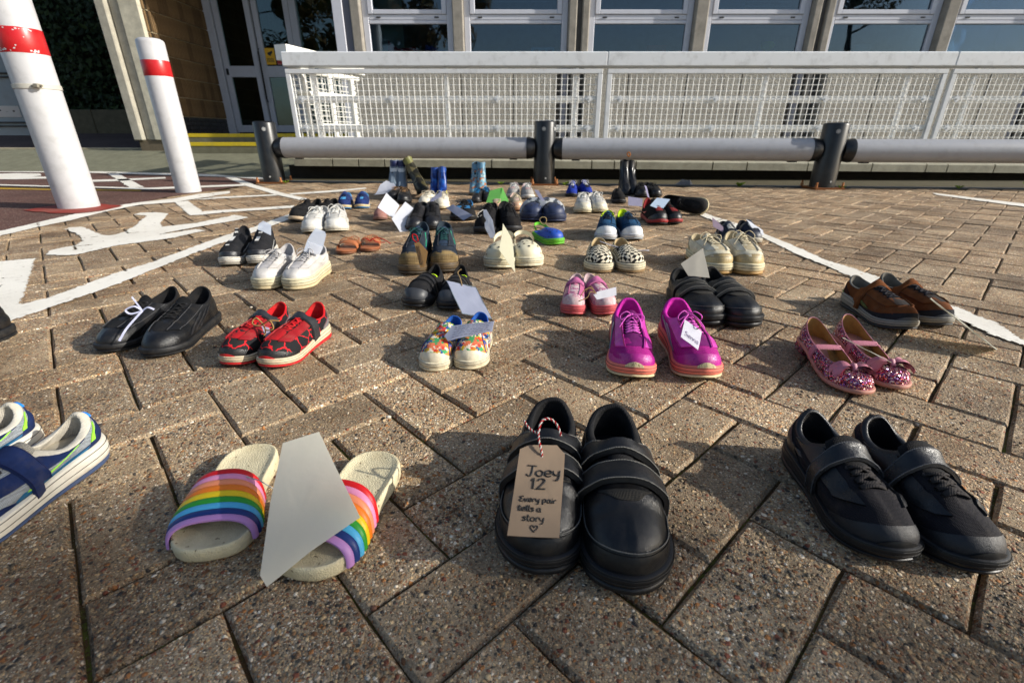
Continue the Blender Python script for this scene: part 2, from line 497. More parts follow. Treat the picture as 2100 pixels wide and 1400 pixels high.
# ------------------------------------------------------------------ measured positions (metres)
WHITE = {
  'line_lower': [(-1.579, 1.31), (-1.842, 1.678), (-1.757, 1.721), (-1.663, 1.612), (-1.456, 1.367), (-1.384, 1.278), (-1.317, 1.203), (-1.294, 1.273), (-1.3, 1.403), (-1.306, 1.522), (-1.288, 1.661), (-1.292, 1.864), (-1.297, 2.118), (-1.295, 2.27), (-1.278, 2.174), (-1.274, 2.345), (-1.277, 2.724), (-1.277, 2.894), (-1.223, 2.793), (-1.197, 2.593), (-1.203, 2.224), (-1.203, 2.036), (-1.221, 1.984), (-1.218, 1.748), (-1.212, 1.581), (-1.205, 1.391), (-1.21, 1.31), (-1.218, 1.18), (-1.227, 1.103), (-1.223, 1.052), (-1.222, 0.972)],
  'line_curve': [(-2.393, 2.08), (-2.415, 2.256), (-2.456, 2.478), (-2.505, 2.746), (-2.546, 3.047), (-2.507, 3.295), (-2.403, 3.495), (-2.403, 3.766), (-2.278, 3.992), (-2.188, 3.828), (-2.251, 3.45), (-2.272, 3.295), (-2.416, 3.169), (-2.405, 2.868), (-2.344, 2.557), (-2.334, 2.346), (-2.305, 2.144), (-2.256, 1.95)],
  'piece_angle': [(-2.276, 3.307), (-2.224, 3.367), (-1.822, 2.868), (-1.835, 2.881), (-1.73, 2.949), (-1.4, 3.142), (-1.356, 3.038), (-1.677, 2.853), (-1.765, 2.754), (-1.814, 2.733)],
  'line_mid': [(-2.247, 3.443), (-2.123, 3.584), (-2.29, 3.553), (-2.038, 3.647), (-1.799, 3.768), (-1.746, 3.687), (-1.991, 3.559), (-2.217, 3.434), (-2.066, 3.482)],
  'line_diagonal': [(-3.164, 5.472), (-3.105, 5.543), (-2.361, 4.541), (-1.739, 3.795), (-1.451, 3.492), (-1.472, 3.416), (-1.78, 3.727), (-2.336, 4.38)],
  'line_upper': [(-6.444, 6.325), (-5.349, 6.239), (-4.105, 5.891), (-3.208, 5.648), (-2.546, 5.216), (-2.455, 5.023), (-3.037, 5.339), (-3.909, 5.602), (-5.124, 5.968), (-6.168, 6.047)],
  'line_cross': [(-4.804, 5.942), (-4.688, 5.942), (-3.167, 4.275), (-3.263, 4.234)],
  'line_second': [(-4.243, 4.95), (-4.005, 5.061), (-3.683, 5.318), (-3.562, 5.137), (-3.84, 4.844), (-4.071, 4.742)],
  'line_third': [(-4.656, 4.519), (-4.094, 4.387), (-3.728, 4.344), (-3.105, 4.208), (-2.447, 4.534), (-2.356, 4.387), (-3.006, 4.067), (-3.649, 4.248), (-4.006, 4.288), (-4.539, 4.401)],
  'line_right_tail': [(-1.724, 3.816), (-1.445, 4.064), (-1.252, 4.263), (-1.223, 4.161), (-1.398, 3.925), (-1.67, 3.727)],
  'block_far': [(-5.939, 5.757), (-5.786, 5.858), (-5.478, 5.82), (-5.184, 5.518), (-5.172, 5.405), (-4.96, 5.351), (-4.774, 5.143), (-5.007, 5.044), (-5.227, 5.044)],
  'symbol': [(-1.772, 1.785), (-1.821, 1.86), (-1.816, 1.895), (-1.791, 1.939), (-1.844, 2.043), (-1.944, 2.144), (-2.04, 2.227), (-2.149, 2.3), (-2.169, 2.353), (-2.128, 2.378), (-2.012, 2.285), (-1.855, 2.158), (-1.808, 2.158), (-1.813, 2.241), (-1.887, 2.411), (-1.984, 2.587), (-2.047, 2.721), (-2.153, 2.763), (-2.167, 2.832), (-2.095, 2.846), (-1.989, 2.81), (-1.911, 2.664), (-1.808, 2.478), (-1.73, 2.372), (-1.624, 2.485), (-1.584, 2.684), (-1.578, 2.673), (-1.575, 2.754), (-1.448, 2.659), (-1.464, 2.569), (-1.558, 2.359), (-1.555, 2.372), (-1.593, 2.256), (-1.617, 2.166), (-1.571, 2.221), (-1.52, 2.315), (-1.457, 2.27), (-1.495, 2.105), (-1.521, 2.067), (-1.625, 1.939), (-1.637, 1.864), (-1.658, 1.776), (-1.716, 1.772)],
  'line_right': [(1.13, 3.115), (1.123, 3.007), (1.121, 2.692), (1.18, 2.34), (1.162, 2.205), (1.154, 1.881), (1.14, 1.694), (1.164, 1.563), (1.177, 1.462), (1.162, 1.247), (1.178, 1.152), (1.172, 1.121), (1.176, 1.073), (1.136, 0.971), (1.129, 0.871), (1.088, 0.833), (1.106, 0.94), (1.095, 0.993), (1.099, 1.062), (1.107, 1.111), (1.1, 1.343), (1.09, 1.478), (1.088, 1.763), (1.109, 2.097), (1.064, 2.636), (1.05, 2.938)],
  'line_far_right': [(3.29, 3.866), (3.372, 3.223), (3.422, 2.972), (3.293, 2.854), (3.229, 3.078), (3.215, 3.736)],
}
YELLOW = {
  'line_yellow': [(-4.401, 4.261), (-3.846, 4.155), (-3.019, 4.03), (-2.968, 3.958), (-3.735, 4.03), (-4.245, 4.104)],
}
RED = {
  'red_patch': [(-2.922, 2.905), (-2.94, 3.042), (-2.915, 3.153), (-2.779, 3.231), (-2.478, 3.115), (-2.437, 2.905), (-2.487, 2.78), (-2.682, 2.81)],
}
TARMAC = {
  'tarmac': [(-2.37, 2.21), (-2.388, 2.374), (-2.398, 2.642), (-2.477, 3.1), (-2.522, 3.584), (-2.467, 3.97), (-2.416, 4.234), (-2.378, 4.445), (-2.436, 4.932), (-2.717, 5.467), (-4.118, 5.968), (-6.502, 6.383)],
}
CARDS = {
  'slide': [(-0.2596, 0.444, 0.1036), (-0.2232, 0.4589, 0.1085), (-0.1607, 0.3869, 0.0465), (-0.2035, 0.3568, 0.0315), (-0.2386, 0.3278, 0.0162), (-0.2464, 0.3351, 0.0227)],
  'joey': [(0.0088, 0.4394, 0.0956), (0.0193, 0.4446, 0.0971), (0.051, 0.4467, 0.0956), (0.0591, 0.4371, 0.0908), (0.0468, 0.3526, 0.0544), (-0.0048, 0.3516, 0.058)],
  'sienna': [(0.3206, 0.8214, 0.1061), (0.3519, 0.8137, 0.0846), (0.3399, 0.7863, 0.0605), (0.3066, 0.7936, 0.0824)],
  'pink': [(0.202, 1.0743, 0.0796), (0.249, 1.0913, 0.0862), (0.2496, 1.0836, 0.0673), (0.2007, 1.0667, 0.0623), (0.1914, 1.0691, 0.0747)],
  'floral': [(-0.1187, 0.8803, 0.0699), (-0.0349, 0.8689, 0.084), (-0.0387, 0.848, 0.0723), (-0.1246, 0.8469, 0.0513), (-0.1332, 0.8609, 0.0564)],
  'velcro': [(-0.1693, 1.1935, 0.0701), (-0.0946, 1.1868, 0.0557), (-0.0518, 1.0983, 0.0037), (-0.1222, 1.1015, 0.0156)],
  'grey_paper': [(0.4115, 1.1355, 0.1312), (0.4741, 1.1721, 0.1612), (0.4844, 1.1275, 0.098), (0.4284, 1.1199, 0.1049)],
  'pink_card': [(0.8409, 2.0335, 0.1019), (0.8855, 2.016, 0.066), (0.8882, 2.0046, 0.0427), (0.844, 2.0159, 0.066)],
  'white_card': [(0.9979, 2.0611, 0.0897), (1.0626, 2.0275, 0.0483), (1.0584, 2.0042, 0.033), (1.0246, 1.9972, 0.0375)],
  'croc': [(-0.0281, 1.5817, 0.1531), (-0.0006, 1.5781, 0.099), (0.0115, 1.5311, 0.0015), (-0.0427, 1.5192, 0.0774)],
  'hike': [(-0.3044, 1.4763, 0.11), (-0.2892, 1.4768, 0.1138), (-0.2607, 1.4546, 0.0887), (-0.2679, 1.4257, 0.0468), (-0.2823, 1.4265, 0.0449)],
  'big_left': [(-0.6367, 2.5035, 0.1487), (-0.5746, 2.4962, 0.0881), (-0.5977, 2.4237, 0.0368), (-0.6659, 2.4167, 0.0886)],
  'big_right': [(-0.5187, 2.3816, 0.1205), (-0.479, 2.3741, 0.092), (-0.4741, 2.3065, 0.0259), (-0.5085, 2.2333, -0.0244), (-0.5686, 2.2847, 0.0563)],
  'blk_card': [(-0.3357, 2.4617, 0.0824), (-0.2976, 2.4582, 0.0982), (-0.1917, 2.3612, 0.0616), (-0.2383, 2.3588, 0.036)],
  'btc_tag': [(-0.1342, 2.26, 0.1007), (-0.1193, 2.2541, 0.1024), (-0.0875, 2.189, 0.0646), (-0.0714, 2.101, 0.0019), (-0.0959, 2.1107, -0.001), (-0.1211, 2.1654, 0.0314)],
  'green_a': [(-0.136, 3.0403, 0.1029), (-0.0592, 3.0591, 0.1195), (-0.0756, 2.9113, 0.0479), (-0.1541, 2.9294, 0.0486)],
  'green_b': [(-0.059, 3.05, 0.1204), (-0.0168, 2.95, 0.049), (-0.0759, 2.92, 0.0468)],
  'plim': [(-0.4182, 2.9557, 0.1117), (-0.4125, 2.8938, 0.0876), (-0.4743, 2.8559, 0.0567), (-0.4819, 2.8947, 0.0709)],
  'ncroc': [(0.1251, 2.8053, 0.1331), (0.1494, 2.7943, 0.1314), (0.1806, 2.6886, 0.0847), (0.1672, 2.6719, 0.0746)],
  'welly': [(-0.9594, 3.62, 0.092), (-0.9326, 3.7, 0.0973), (-0.8822, 3.7, 0.0973), (-0.7932, 3.5, 0.0705), (-0.8744, 3.42, 0.039), (-0.9572, 3.42, 0.0439)],
  'small_blk': [(0.7317, 3.1013, 0.0618), (0.8245, 3.0986, 0.0495), (0.8126, 3.0515, 0.0079), (0.7245, 3.0486, 0.0146)],
  'blkred': [(0.7501, 2.543, 0.1211), (0.8235, 2.5564, 0.1117), (0.7571, 2.4639, 0.0682), (0.6998, 2.4767, 0.0906)],
  'slit': [(0.9471, 3.5494, 0.087), (0.9614, 3.5506, 0.0819), (0.9551, 3.4194, 0.016), (0.9432, 3.4207, 0.0215)],
  'sleeve_b': [(-0.8998, 1.7109, 0.1301), (-0.8917, 1.7283, 0.1374), (-0.8605, 1.7194, 0.1231), (-0.8479, 1.6779, 0.0959), (-0.8613, 1.6798, 0.101), (-0.8938, 1.6838, 0.113)],
  'sleeve_w': [(-0.6142, 1.5022, 0.1542), (-0.5866, 1.5011, 0.1398), (-0.5829, 1.496, 0.131), (-0.5885, 1.4689, 0.0958), (-0.597, 1.4534, 0.0781), (-0.641, 1.4473, 0.0899), (-0.634, 1.471, 0.1197)],
  'sleeve_paper': [(-0.6329, 1.468, 0.1188), (-0.5857, 1.464, 0.1018), (-0.5943, 1.447, 0.0796), (-0.6407, 1.447, 0.091)],
  'red_card': [(-0.5115, 0.8993, 0.0624), (-0.4972, 0.9006, 0.0576), (-0.4808, 0.8743, 0.0386), (-0.4941, 0.8758, 0.0444)],
  'edge_sheet': [(0.9542, 1.03, 0.0775), (1.04, 0.925, -0.0029), (0.9792, 0.8709, 0.0218), (0.8981, 0.9694, 0.0976)],
  'edge_tag': [(0.6294, 0.83, 0.066), (0.6812, 0.765, 0.0452), (0.6624, 0.744, 0.0555), (0.6122, 0.8074, 0.0757)],
}

# ================================================================== SETTING
ground = add('ground', [(-90, -60, -.06), (90, -60, -.06), (90, 120, -.06), (-90, 120, -.06)], [(0, 1, 2, 3)],
             tarmac_material('far_tarmac', '4a4744', '5b5752', '7a756d'))
tag(ground, kind='structure')

pav = add('pavement', [(-5.2, -1.2, -.0075), (6.5, -1.2, -.0075), (6.5, 4.9, -.0075), (-5.2, 4.9, -.0075)], [(0, 1, 2, 3)], bed_material())
tag(pav, 'herringbone block paving of worn exposed aggregate with mossy joints', kind='structure')

# --- back edge of the paving follows the barrier line (it runs slightly towards the camera on the right)
def edge_y(x): return 4.56 - 0.100 * x
def inside(poly, x, y):
    c = False; n = len(poly)
    for i in range(n):
        x1, y1 = poly[i]; x2, y2 = poly[i - 1]
        if (y1 > y) != (y2 > y) and x < (x2 - x1) * (y - y1) / (y2 - y1) + x1:
            c = not c
    return c
tar = TARMAC['tarmac']
tar_poly = [(-14, 1.62)] + [(-4.0, 1.72)] + tar[:9] + [(-2.3, 4.9), (-2.55, 5.25), (-3.0, 6.15), (-14, 6.3)]

paver_mat = paver_material()
PH = R(-46.94)
pu = np.array([math.cos(PH), math.sin(PH)]) * .0998
pvv = np.array([-math.sin(PH), math.cos(PH)]) * .0998
pt0 = np.array([-.1412, .3127])
def paver_verts(rs):
    L, W, H = .1968, .0968, .028
    a, b = L / 2, W / 2
    pts = []
    for i in range(4): pts.append((-a + L * i / 4, -b))
    for i in range(2): pts.append((a, -b + W * i / 2))
    for i in range(4): pts.append((a - L * i / 4, b))
    for i in range(2): pts.append((-a, b - W * i / 2))
    n = len(pts)
    V = []
    for (x, y) in pts:                       # top rim, worn
        q = .003 + rs.random() * .0025
        V.append((x - math.copysign(q, x) * (abs(x) > a * .9), y - math.copysign(q, y) * (abs(y) > b * .9), rs.uniform(-.0006, .0004)))
    for (x, y) in pts:
        V.append((x + rs.uniform(-.0008, .0008), y + rs.uniform(-.0008, .0008), -.0045 - rs.random() * .0015))
    for (x, y) in pts:
        V.append((x, y, -H))
    F = [tuple(range(n))]
    for r in range(2):
        for i in range(n):
            j = (i + 1) % n
            F.append((r * n + i, (r + 1) * n + i, (r + 1) * n + j, r * n + j))
    return V, F
pv_meshes = []
prs = random.Random(5)
for k in range(8):
    V, F = paver_verts(prs)
    me = bpy.data.meshes.new('paver')
    me.from_pydata(V, [], F)
    a = me.attributes.new('rnd', 'FLOAT', 'FACE'); a.data.foreach_set('value', np.full(len(F), k / 8, dtype=np.float32))
    me.materials.append(paver_mat); me.update()
    pv_meshes.append(me)
fwd = np.array([0, .9165, -.4000]); upv = np.array([0, .4, .9165])
cands = []
for a in range(-70, 71):
    for b in range(-70, 71):
        s = (a + b) % 4
        if s == 2: c = (a + 1, b + .5); ang = PH
        elif s == 0: c = (a + .5, b + 1); ang = PH + math.pi / 2
        else: continue
        p = pu * c[0] + pvv * c[1] + pt0
        if not (-3.9 < p[0] < 5.9 and -.75 < p[1] < edge_y(p[0]) - .03): continue
        if inside(tar_poly, p[0], p[1]) : continue
        q = np.array([p[0], p[1], -.42])
        zc = q @ fwd
        vis = -1
        if zc > .12:
            px = 1050 + 972 * q[0] / zc; py = 700 - 972 * (q @ upv) / zc
            if -110 < px < 2210 and 300 < py < 1530: vis = 1 / zc ** 3
        cands.append((vis, p, ang))
cands.sort(key=lambda t: -t[0])
near = [c for c in cands if c[0] > 0][:300]
far = cands[len(near):]
def block_pose():
    return Matrix.Rotation(prs.uniform(-.012, .012), 4, 'X') @ Matrix.Rotation(prs.uniform(-.007, .007), 4, 'Y')
for vis, p, ang in near:
    o = bpy.data.objects.new('paver', prs.choice(pv_meshes))
    COL.objects.link(o)
    o.parent = pav
    o.matrix_local = Matrix.Translation((p[0] + prs.uniform(-.0008, .0008), p[1] + prs.uniform(-.0008, .0008), prs.uniform(-.0018, .0006))) @ Matrix.Rotation(ang + prs.uniform(-.006, .006), 4, 'Z') @ block_pose()
fb = MB(); rn = []
for vis, p, ang in far:
    V, F = paver_verts(prs)
    T = Matrix.Translation((p[0], p[1], prs.uniform(-.002, .001))) @ Matrix.Rotation(ang + prs.uniform(-.006, .006), 4, 'Z') @ block_pose()
    fb.add([tuple(T @ Vector(v)) for v in V], F)
    rn += [prs.random()] * len(F)
pf = add('paver', fb.V, fb.F, paver_mat, pav, smooth=False, rnd=rn)
tag(pf, kind='stuff')

# --- loose proud aggregate stones on the nearest blocks
ico = bmesh.new(); bmesh.ops.create_icosphere(ico, subdivisions=1, radius=1.0)
icoV = np.array([v.co[:] for v in ico.verts]); icoF = [tuple(v.index for v in f.verts) for f in ico.faces]
ico.free()
def uvcell(x, y):
    d = np.array([x, y]) - pt0
    u = d @ pu / .0998 ** 2; v = d @ pvv / .0998 ** 2
    a = math.floor(u); b = math.floor(v); s = (a + b) % 4
    fu, fv = u - a, v - b
    m = .085
    if s == 2: ok = fu > m and m < fv < 1 - m
    elif s == 3: ok = fu < 1 - m and m < fv < 1 - m
    elif s == 0: ok = fv > m and m < fu < 1 - m
    else: ok = fv < 1 - m and m < fu < 1 - m
    return ok
PV = []; PF = []; pr = []
for i in range(70):                                   # loose pale grit caught in the joints
    y = .28 + 1.2 * rng.random(); x = rng.uniform(-1, 1) * (y + .3)
    if uvcell(x, y): continue
    r = rng.uniform(.0018, .0042)
    Vv = icoV * np.array([r * 1.2, r, r * .8]) * (1 + rng.uniform(-.2, .2, (len(icoV), 1))) + [x, y, -.001]
    n = len(PV) * len(icoV); PV.append(Vv); PF += [tuple(j + n for j in f) for f in icoF]; pr += [rng.uniform(.97, 1.0)] * len(icoF)
for i in range(26000):
    y = .20 + .85 * rng.random() ** 1.35
    x = rng.uniform(-1, 1) * (1.12 * (y + .16) + .06)
    if not uvcell(x, y): continue
    # leave some blocks smoother than others
    if math.sin(x * 31 + y * 17) + math.sin(y * 43 - x * 11) < -.55 and rng.random() < .75: continue
    r = .0008 + .0019 * rng.random() ** 3.0
    sc = np.array([r * rng.uniform(.9, 1.5), r * rng.uniform(.7, 1.0), r * rng.uniform(.32, .55)])
    th = rng.uniform(0, math.pi)
    Vv = icoV * sc * (1 + rng.uniform(-.16, .16, (len(icoV), 1)))
    ct, st = math.cos(th), math.sin(th)
    Vv = np.c_[Vv[:, 0] * ct - Vv[:, 1] * st + x, Vv[:, 0] * st + Vv[:, 1] * ct + y, Vv[:, 2] - .0008]
    n = len(PV) * len(icoV)
    PV.append(Vv); PF += [tuple(j + n for j in f) for f in icoF]
    pr += [rng.random()] * len(icoF)
t = NT('pebble_stone')
at = t.new('ShaderNodeAttribute', attribute_name='rnd').outputs['Fac']
pc = t.ramp(at, [(0, hexc('a8926f')), (.16, hexc('775c45')), (.3, hexc('968468')), (.44, hexc('bfaa88')), (.54, hexc('5a534a')), (.66, hexc('866545')), (.73, hexc('413c39')), (.82, hexc('968872')), (.92, hexc('6f4c3a')), (.97, hexc('cfc6b6'))], 'CONSTANT')
P = t.coord(True)
pc = t.mix(t.mapr(t.noise(P, 600, 3), .35, .7, 0, .5), pc, t.mix(1.0, pc, hexc('8a7a66'), 'MULTIPLY'))
t.set(pc, .62, t.bump(t.noise(P, 900, 2), .0005, .5), spec=.35)
pb = add('exposed_aggregate', np.concatenate(PV), PF, t.m, pav, smooth=True, rnd=pr)
tag(pb, kind='stuff')

# --- red tarmac with the painted lines
def densify(poly, step=.05, jit=.0, rs=random.Random(3)):
    out = []
    n = len(poly)
    for i in range(n):
        a = Vector(poly[i] + (0,)); b = Vector(poly[(i + 1) % n] + (0,))
        k = max(1, int((b - a).length / step))
        for j in range(k):
            p = a.lerp(b, j / k)
            out.append((p.x + rs.uniform(-jit, jit), p.y + rs.uniform(-jit, jit)))
    return out
def sheet(name, poly, z, mat, parent=None):
    return add(name, [(x, y, z) for x, y in poly], [tuple(range(len(poly)))], mat, parent, smooth=False)
road = sheet('road', tar_poly, .002, tarmac_material('red_tarmac', '5a3f38', '6d4f46', '8d7a6c'))
tag(road, 'dark red tarmac of the cycle lane left of the block paving', kind='structure')
wp = road_paint('white_road_paint', 'e9e4d8')
def vnoise(x, y, s):
    """cheap value noise"""
    xi = np.floor(x * s).astype(int); yi = np.floor(y * s).astype(int); fx = x * s - xi; fy = y * s - yi
    def h(a, b):
        q = np.sin(a * 127.1 + b * 311.7) * 43758.5453
        return q - np.floor(q)
    fx = fx * fx * (3 - 2 * fx); fy = fy * fy * (3 - 2 * fy)
    return (h(xi, yi) * (1 - fx) + h(xi + 1, yi) * fx) * (1 - fy) + (h(xi, yi + 1) * (1 - fx) + h(xi + 1, yi + 1) * fx) * fy
def paint_skin(nm, poly):
    P = np.array(poly); x0, y0 = P.min(0); x1, y1 = P.max(0)
    c = .006 if y0 < 2.2 else .010
    X, Y = np.meshgrid(np.arange(max(x0, -4.2), min(x1, 6.0), c) + c / 2, np.arange(y0, y1, c) + c / 2, indexing='ij')
    sx = X + (vnoise(X, Y, 55) - .5) * .008; sy = Y + (vnoise(X + 7, Y + 3, 55) - .5) * .008
    ins = np.zeros(X.shape, bool); n = len(P)
    for i in range(n):
        (ax, ay), (bx, by) = P[i], P[i - 1]
        if ay == by: continue
        cr = ((ay > sy) != (by > sy)) & (sx < (bx - ax) * (sy - ay) / (by - ay) + ax)
        ins ^= cr
    d0 = X - pt0[0]; d1 = Y - pt0[1]
    u = (d0 * pu[0] + d1 * pu[1]) / .0998 ** 2; v = (d0 * pvv[0] + d1 * pvv[1]) / .0998 ** 2
    a = np.floor(u); b = np.floor(v); s_ = np.mod(a + b, 4); fu = u - a; fv = v - b; m = .045
    okA = (fv > m) & (fv < 1 - m); okB = (fu > m) & (fu < 1 - m)
    ok = np.where(s_ == 2, (fu > m) & okA, np.where(s_ == 3, (fu < 1 - m) & okA, np.where(s_ == 0, (fv > m) & okB, (fv < 1 - m) & okB)))
    crack = ~ok & (vnoise(X, Y, 9) + .35 * vnoise(X, Y, 70) > 1.0)
    wear = vnoise(X, Y, 120) + .6 * vnoise(X, Y, 21) > 1.48
    keep = ins & ~crack & ~wear
    I, J = np.nonzero(keep)
    nx, ny = X.shape
    vid = -np.ones((nx + 1, ny + 1), int); V = []; F = []
    for i, j in zip(I, J):
        q = []
        for di, dj in ((0, 0), (1, 0), (1, 1), (0, 1)):
            if vid[i + di, j + dj] < 0:
                vid[i + di, j + dj] = len(V)
                gx, gy = X[i, j] + (di - .5) * c, Y[i, j] + (dj - .5) * c
                V.append((gx + prs.uniform(-.0018, .0018), gy + prs.uniform(-.0018, .0018), .0028))
            q.append(vid[i + di, j + dj])
        F.append(tuple(q))
    return add(nm, V, F, wp, pav, smooth=False)
for k, poly in WHITE.items():
    nm = 'painted_symbol' if k in ('symbol', 'block_far') else 'painted_line'
    on_road = k in ('line_upper', 'line_cross', 'line_second', 'line_third', 'block_far')
    if on_road:
        sheet(nm, densify(poly, .035, .006), .0058, wp, road)
    else:
        paint_skin(nm, poly)
o = sheet('painted_line', densify(YELLOW['line_yellow'], .08, .003), .0062, road_paint('yellow_road_paint', 'c79a2c'), road)
o['label'] = 'thin yellow line'
o = sheet('paint_patch', densify(RED['red_patch'], .05, .012), .0064, road_paint('red_road_paint', '8a2f22'), road)
o['label'] = 'brighter red patch at the foot of the post'

# --- footway: rises from the road to the steps, then on to the back road
gm = M('concrete', '7b7a66')
fw = MB()
ys = [6.15, 6.6, 7.0, 7.4, 9.4, 14.0]; zs_ = [.004, .10, .175, .225, .40, .62]
xs = [-16, -9, -6.2, -4.9, -3.6, -2.9, -2.35]
P_ = np.array([[(x, y - (.85 if i == 0 and x > -3.2 else (.3 if i == 0 and x > -4 else 0)), z) for x in xs] for i, (y, z) in enumerate(zip(ys[:4], zs_[:4]))])
fw.grid(P_)
foot = fw.build('footway', gm, smooth=False, fix=False)
tag(foot, 'grey green concrete footway rising to the entrance steps', kind='structure')
br = MB(); br.grid(np.array([[(x, y, z) for x in (-16, -10, -4.86)] for y, z in ((7.4, .225), (9.4, .40), (14, .62))]))
o = br.build('back_road', tarmac_material('back_road_tarmac', '453633', '554642', '6a5b52'), smooth=False, fix=False)
tag(o, kind='structure')
kb = MB()
for i in range(9):
    x0 = -13.2 + i * .92
    kb.box(x0, x0 + .912, 7.36, 7.48, .12, .245, .008)
o = kb.build('kerb', M('concrete', 'a39a82'), foot, smooth=False)

# --- strip between paving and terrace with a slot drain
xs = np.linspace(-2.5, 6.5, 10)
st_ = MB(); st_.grid(np.array([[(x, edge_y(x) + d, z) for x in xs] for d, z in ((-.02, -.004), (.06, .002), (.42, .006), (1.4, .01))]))
o = st_.build('concrete_strip', M('concrete', '58523f'), smooth=False, fix=False)
tag(o, kind='structure')
ed = MB()
for i in range(10):
    xa = -2.2 + i * .87; xb = xa + .86
    ya, yb = edge_y(xa), edge_y(xb)
    V = [(xa, ya, -.02), (xb, yb, -.02), (xb, yb + .055, -.02), (xa, ya + .055, -.02)]
    V += [(x, y, .010) for x, y, z in V]
    ed.add(V, [(4, 5, 6, 7), (0, 1, 5, 4), (1, 2, 6, 5), (2, 3, 7, 6), (3, 0, 4, 7)])
ego = ed.build('slot_drain', M('paint', '3a4046', .5), smooth=False)
tag(ego, 'dark slot drain channel along the back edge of the paving', 'drain')
dm = MB()
for i in range(70):
    x = -2.15 + i * .021
    dm.box(x, x + .011, edge_y(x) + .014, edge_y(x) + .04, .0105, .0135)
dm.build('slot_grate', M('paint', '9aa0a4', .4), ego, smooth=False)

# ------------------------------------------------------------------ terrace with coping stones
def cop_y(x): return 4.96 - .03 * x
def cop_z(x): return .193 - .0075 * x
ter = empty('terrace_wall', (0, 5.0, 0), 0, 'low dark retaining wall with pale coping stones behind the grey barrier', 'wall')
def child_build(mb, name, mat, root, **k):
    o = mb.build(name, mat, None, **k)
    o.parent = root
    o.matrix_parent_inverse = root.matrix_basis.inverted()
    return o
tw = MB(); xs = np.linspace(-2.3, 7.2, 6)
tw.grid(np.array([[(x, cop_y(x) + .17, z) for x in xs] for z in (-.02, .3)]))
tw.V = [(x, y, min(z, cop_z(x) - .078)) for x, y, z in tw.V]
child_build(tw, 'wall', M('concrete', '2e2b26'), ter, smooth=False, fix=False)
tt = MB(); tt.grid(np.array([[(x, y if y > 5.5 else cop_y(x) + .12, cop_z(x) - .03) for x in xs] for y in (5.0, 7.2)]))
child_build(tt, 'deck', M('concrete', '8a8577'), ter, smooth=False, fix=False)
cx = [-2.17, -1.78, -1.52, -1.26, -.2, .62 - .3, .78, 1.0, 1.21, 1.95, 2.28, 2.86, 3.02, 3.47, 3.98, 4.18, 4.62, 5.2, 6.0, 6.8]
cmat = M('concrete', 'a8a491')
for a, b in zip(cx[:-1], cx[1:]):
    m = MB()
    ya, yb = cop_y(a), cop_y(b); za, zb = cop_z(a), cop_z(b); e = .006
    V = [(a + e, ya, za - .075), (b - e, yb, zb - .075), (b - e, yb + .24, zb - .075), (a + e, ya + .24, za - .075),
         (a + e, ya, za - .01), (b - e, yb, zb - .01), (b - e, yb + .24, zb), (a + e, ya + .24, za),
         (a + e, ya + .012, za), (b - e, yb + .012, zb)]
    m.add(V, [(0, 1, 5, 4), (4, 5, 9, 8), (8, 9, 6, 7), (1, 2, 6, 9, 5), (2, 3, 7, 6), (3, 0, 4, 8, 7), (3, 2, 1, 0)])
    child_build(m, 'coping_stone', cmat, ter, smooth=False)

# ------------------------------------------------------------------ barrier: bollards and bars
bol = [(-2.258, 4.745, .527), (.292, 4.575, .527), (2.64, 4.235, .505)]
bol.append((5.15, 3.93, .5))
char = M('paint', '13161a', .36, .15)
greyp = M('paint', '9c9da1', .42, .25)
silver = M('paint', 'a9a9a6', .3, .2)
rustm = M('concrete', '7a4a26')
bl_labels = ['charcoal bollard nearest the white posts, at the left end of the grey barrier',
             'charcoal bollard between the first and second grey bars, with shoes in front of it',
             'charcoal bollard on a rusty base plate behind the bare paving at right']
for i, (x, y, hh) in enumerate(bol[:3]):
    e = empty('bollard', (x, y, 0), 0, bl_labels[i], 'bollard', 'bollards of the low grey barrier')
    r = .096
    m = MB(); m.lathe([(r, 0), (r, hh - .012), (r - .004, hh - .003), (r - .014, hh)], 36)
    m.build('post', char, e, sharp=50)
    m = MB(); m.lathe([(r - .014, hh), (r - .03, hh + .004), (.0, hh + .006)], 36)
    m.build('cap', char, e)
    for ang in ((-100, -35) if i == 1 else ((-70,) if i == 0 else (-108, -40))):
        m = MB(); d = Vector((math.cos(R(ang)), math.sin(R(ang)), 0)); p = d * (r - .003) + Vector((0, 0, hh - .062))
        m.cyl(p, p + d * .007, .017, 18)
        m.build('plug', M('paint', '8a8d8f', .35), e)
        m = MB(); m.cyl(p + d * .007, p + d * .009, .008, 12); m.build('screw', silver, e)
    m = MB(); d = Vector((math.cos(R(-85)), math.sin(R(-85)), 0)); p = d * (r - .002) + Vector((0, 0, .06)); m.cyl(p, p + d * .005, .008, 10); m.build('screw', silver, e)
    m = MB(); m.box(-.125, .125, -.125, .125, -.005, .012, .002); m.build('base_plate', rustm, e, smooth=False)
    for sx in (-1, 1):
        for sy in (-1, 1):
            m = MB(); m.cyl((sx * .108, sy * .108, .01), (sx * .108, sy * .108, .055), .008, 8); m.cyl((sx * .108, sy * .108, .018), (sx * .108, sy * .108, .03), .014, 6)
            m.build('anchor_bolt', M('concrete', 'b5794d'), e)
bar_lab = ['grey tubular barrier bar between the left and middle bollards', 'grey tubular barrier bar between the middle and right bollards', 'grey tubular barrier bar running out of frame right of the right bollard']
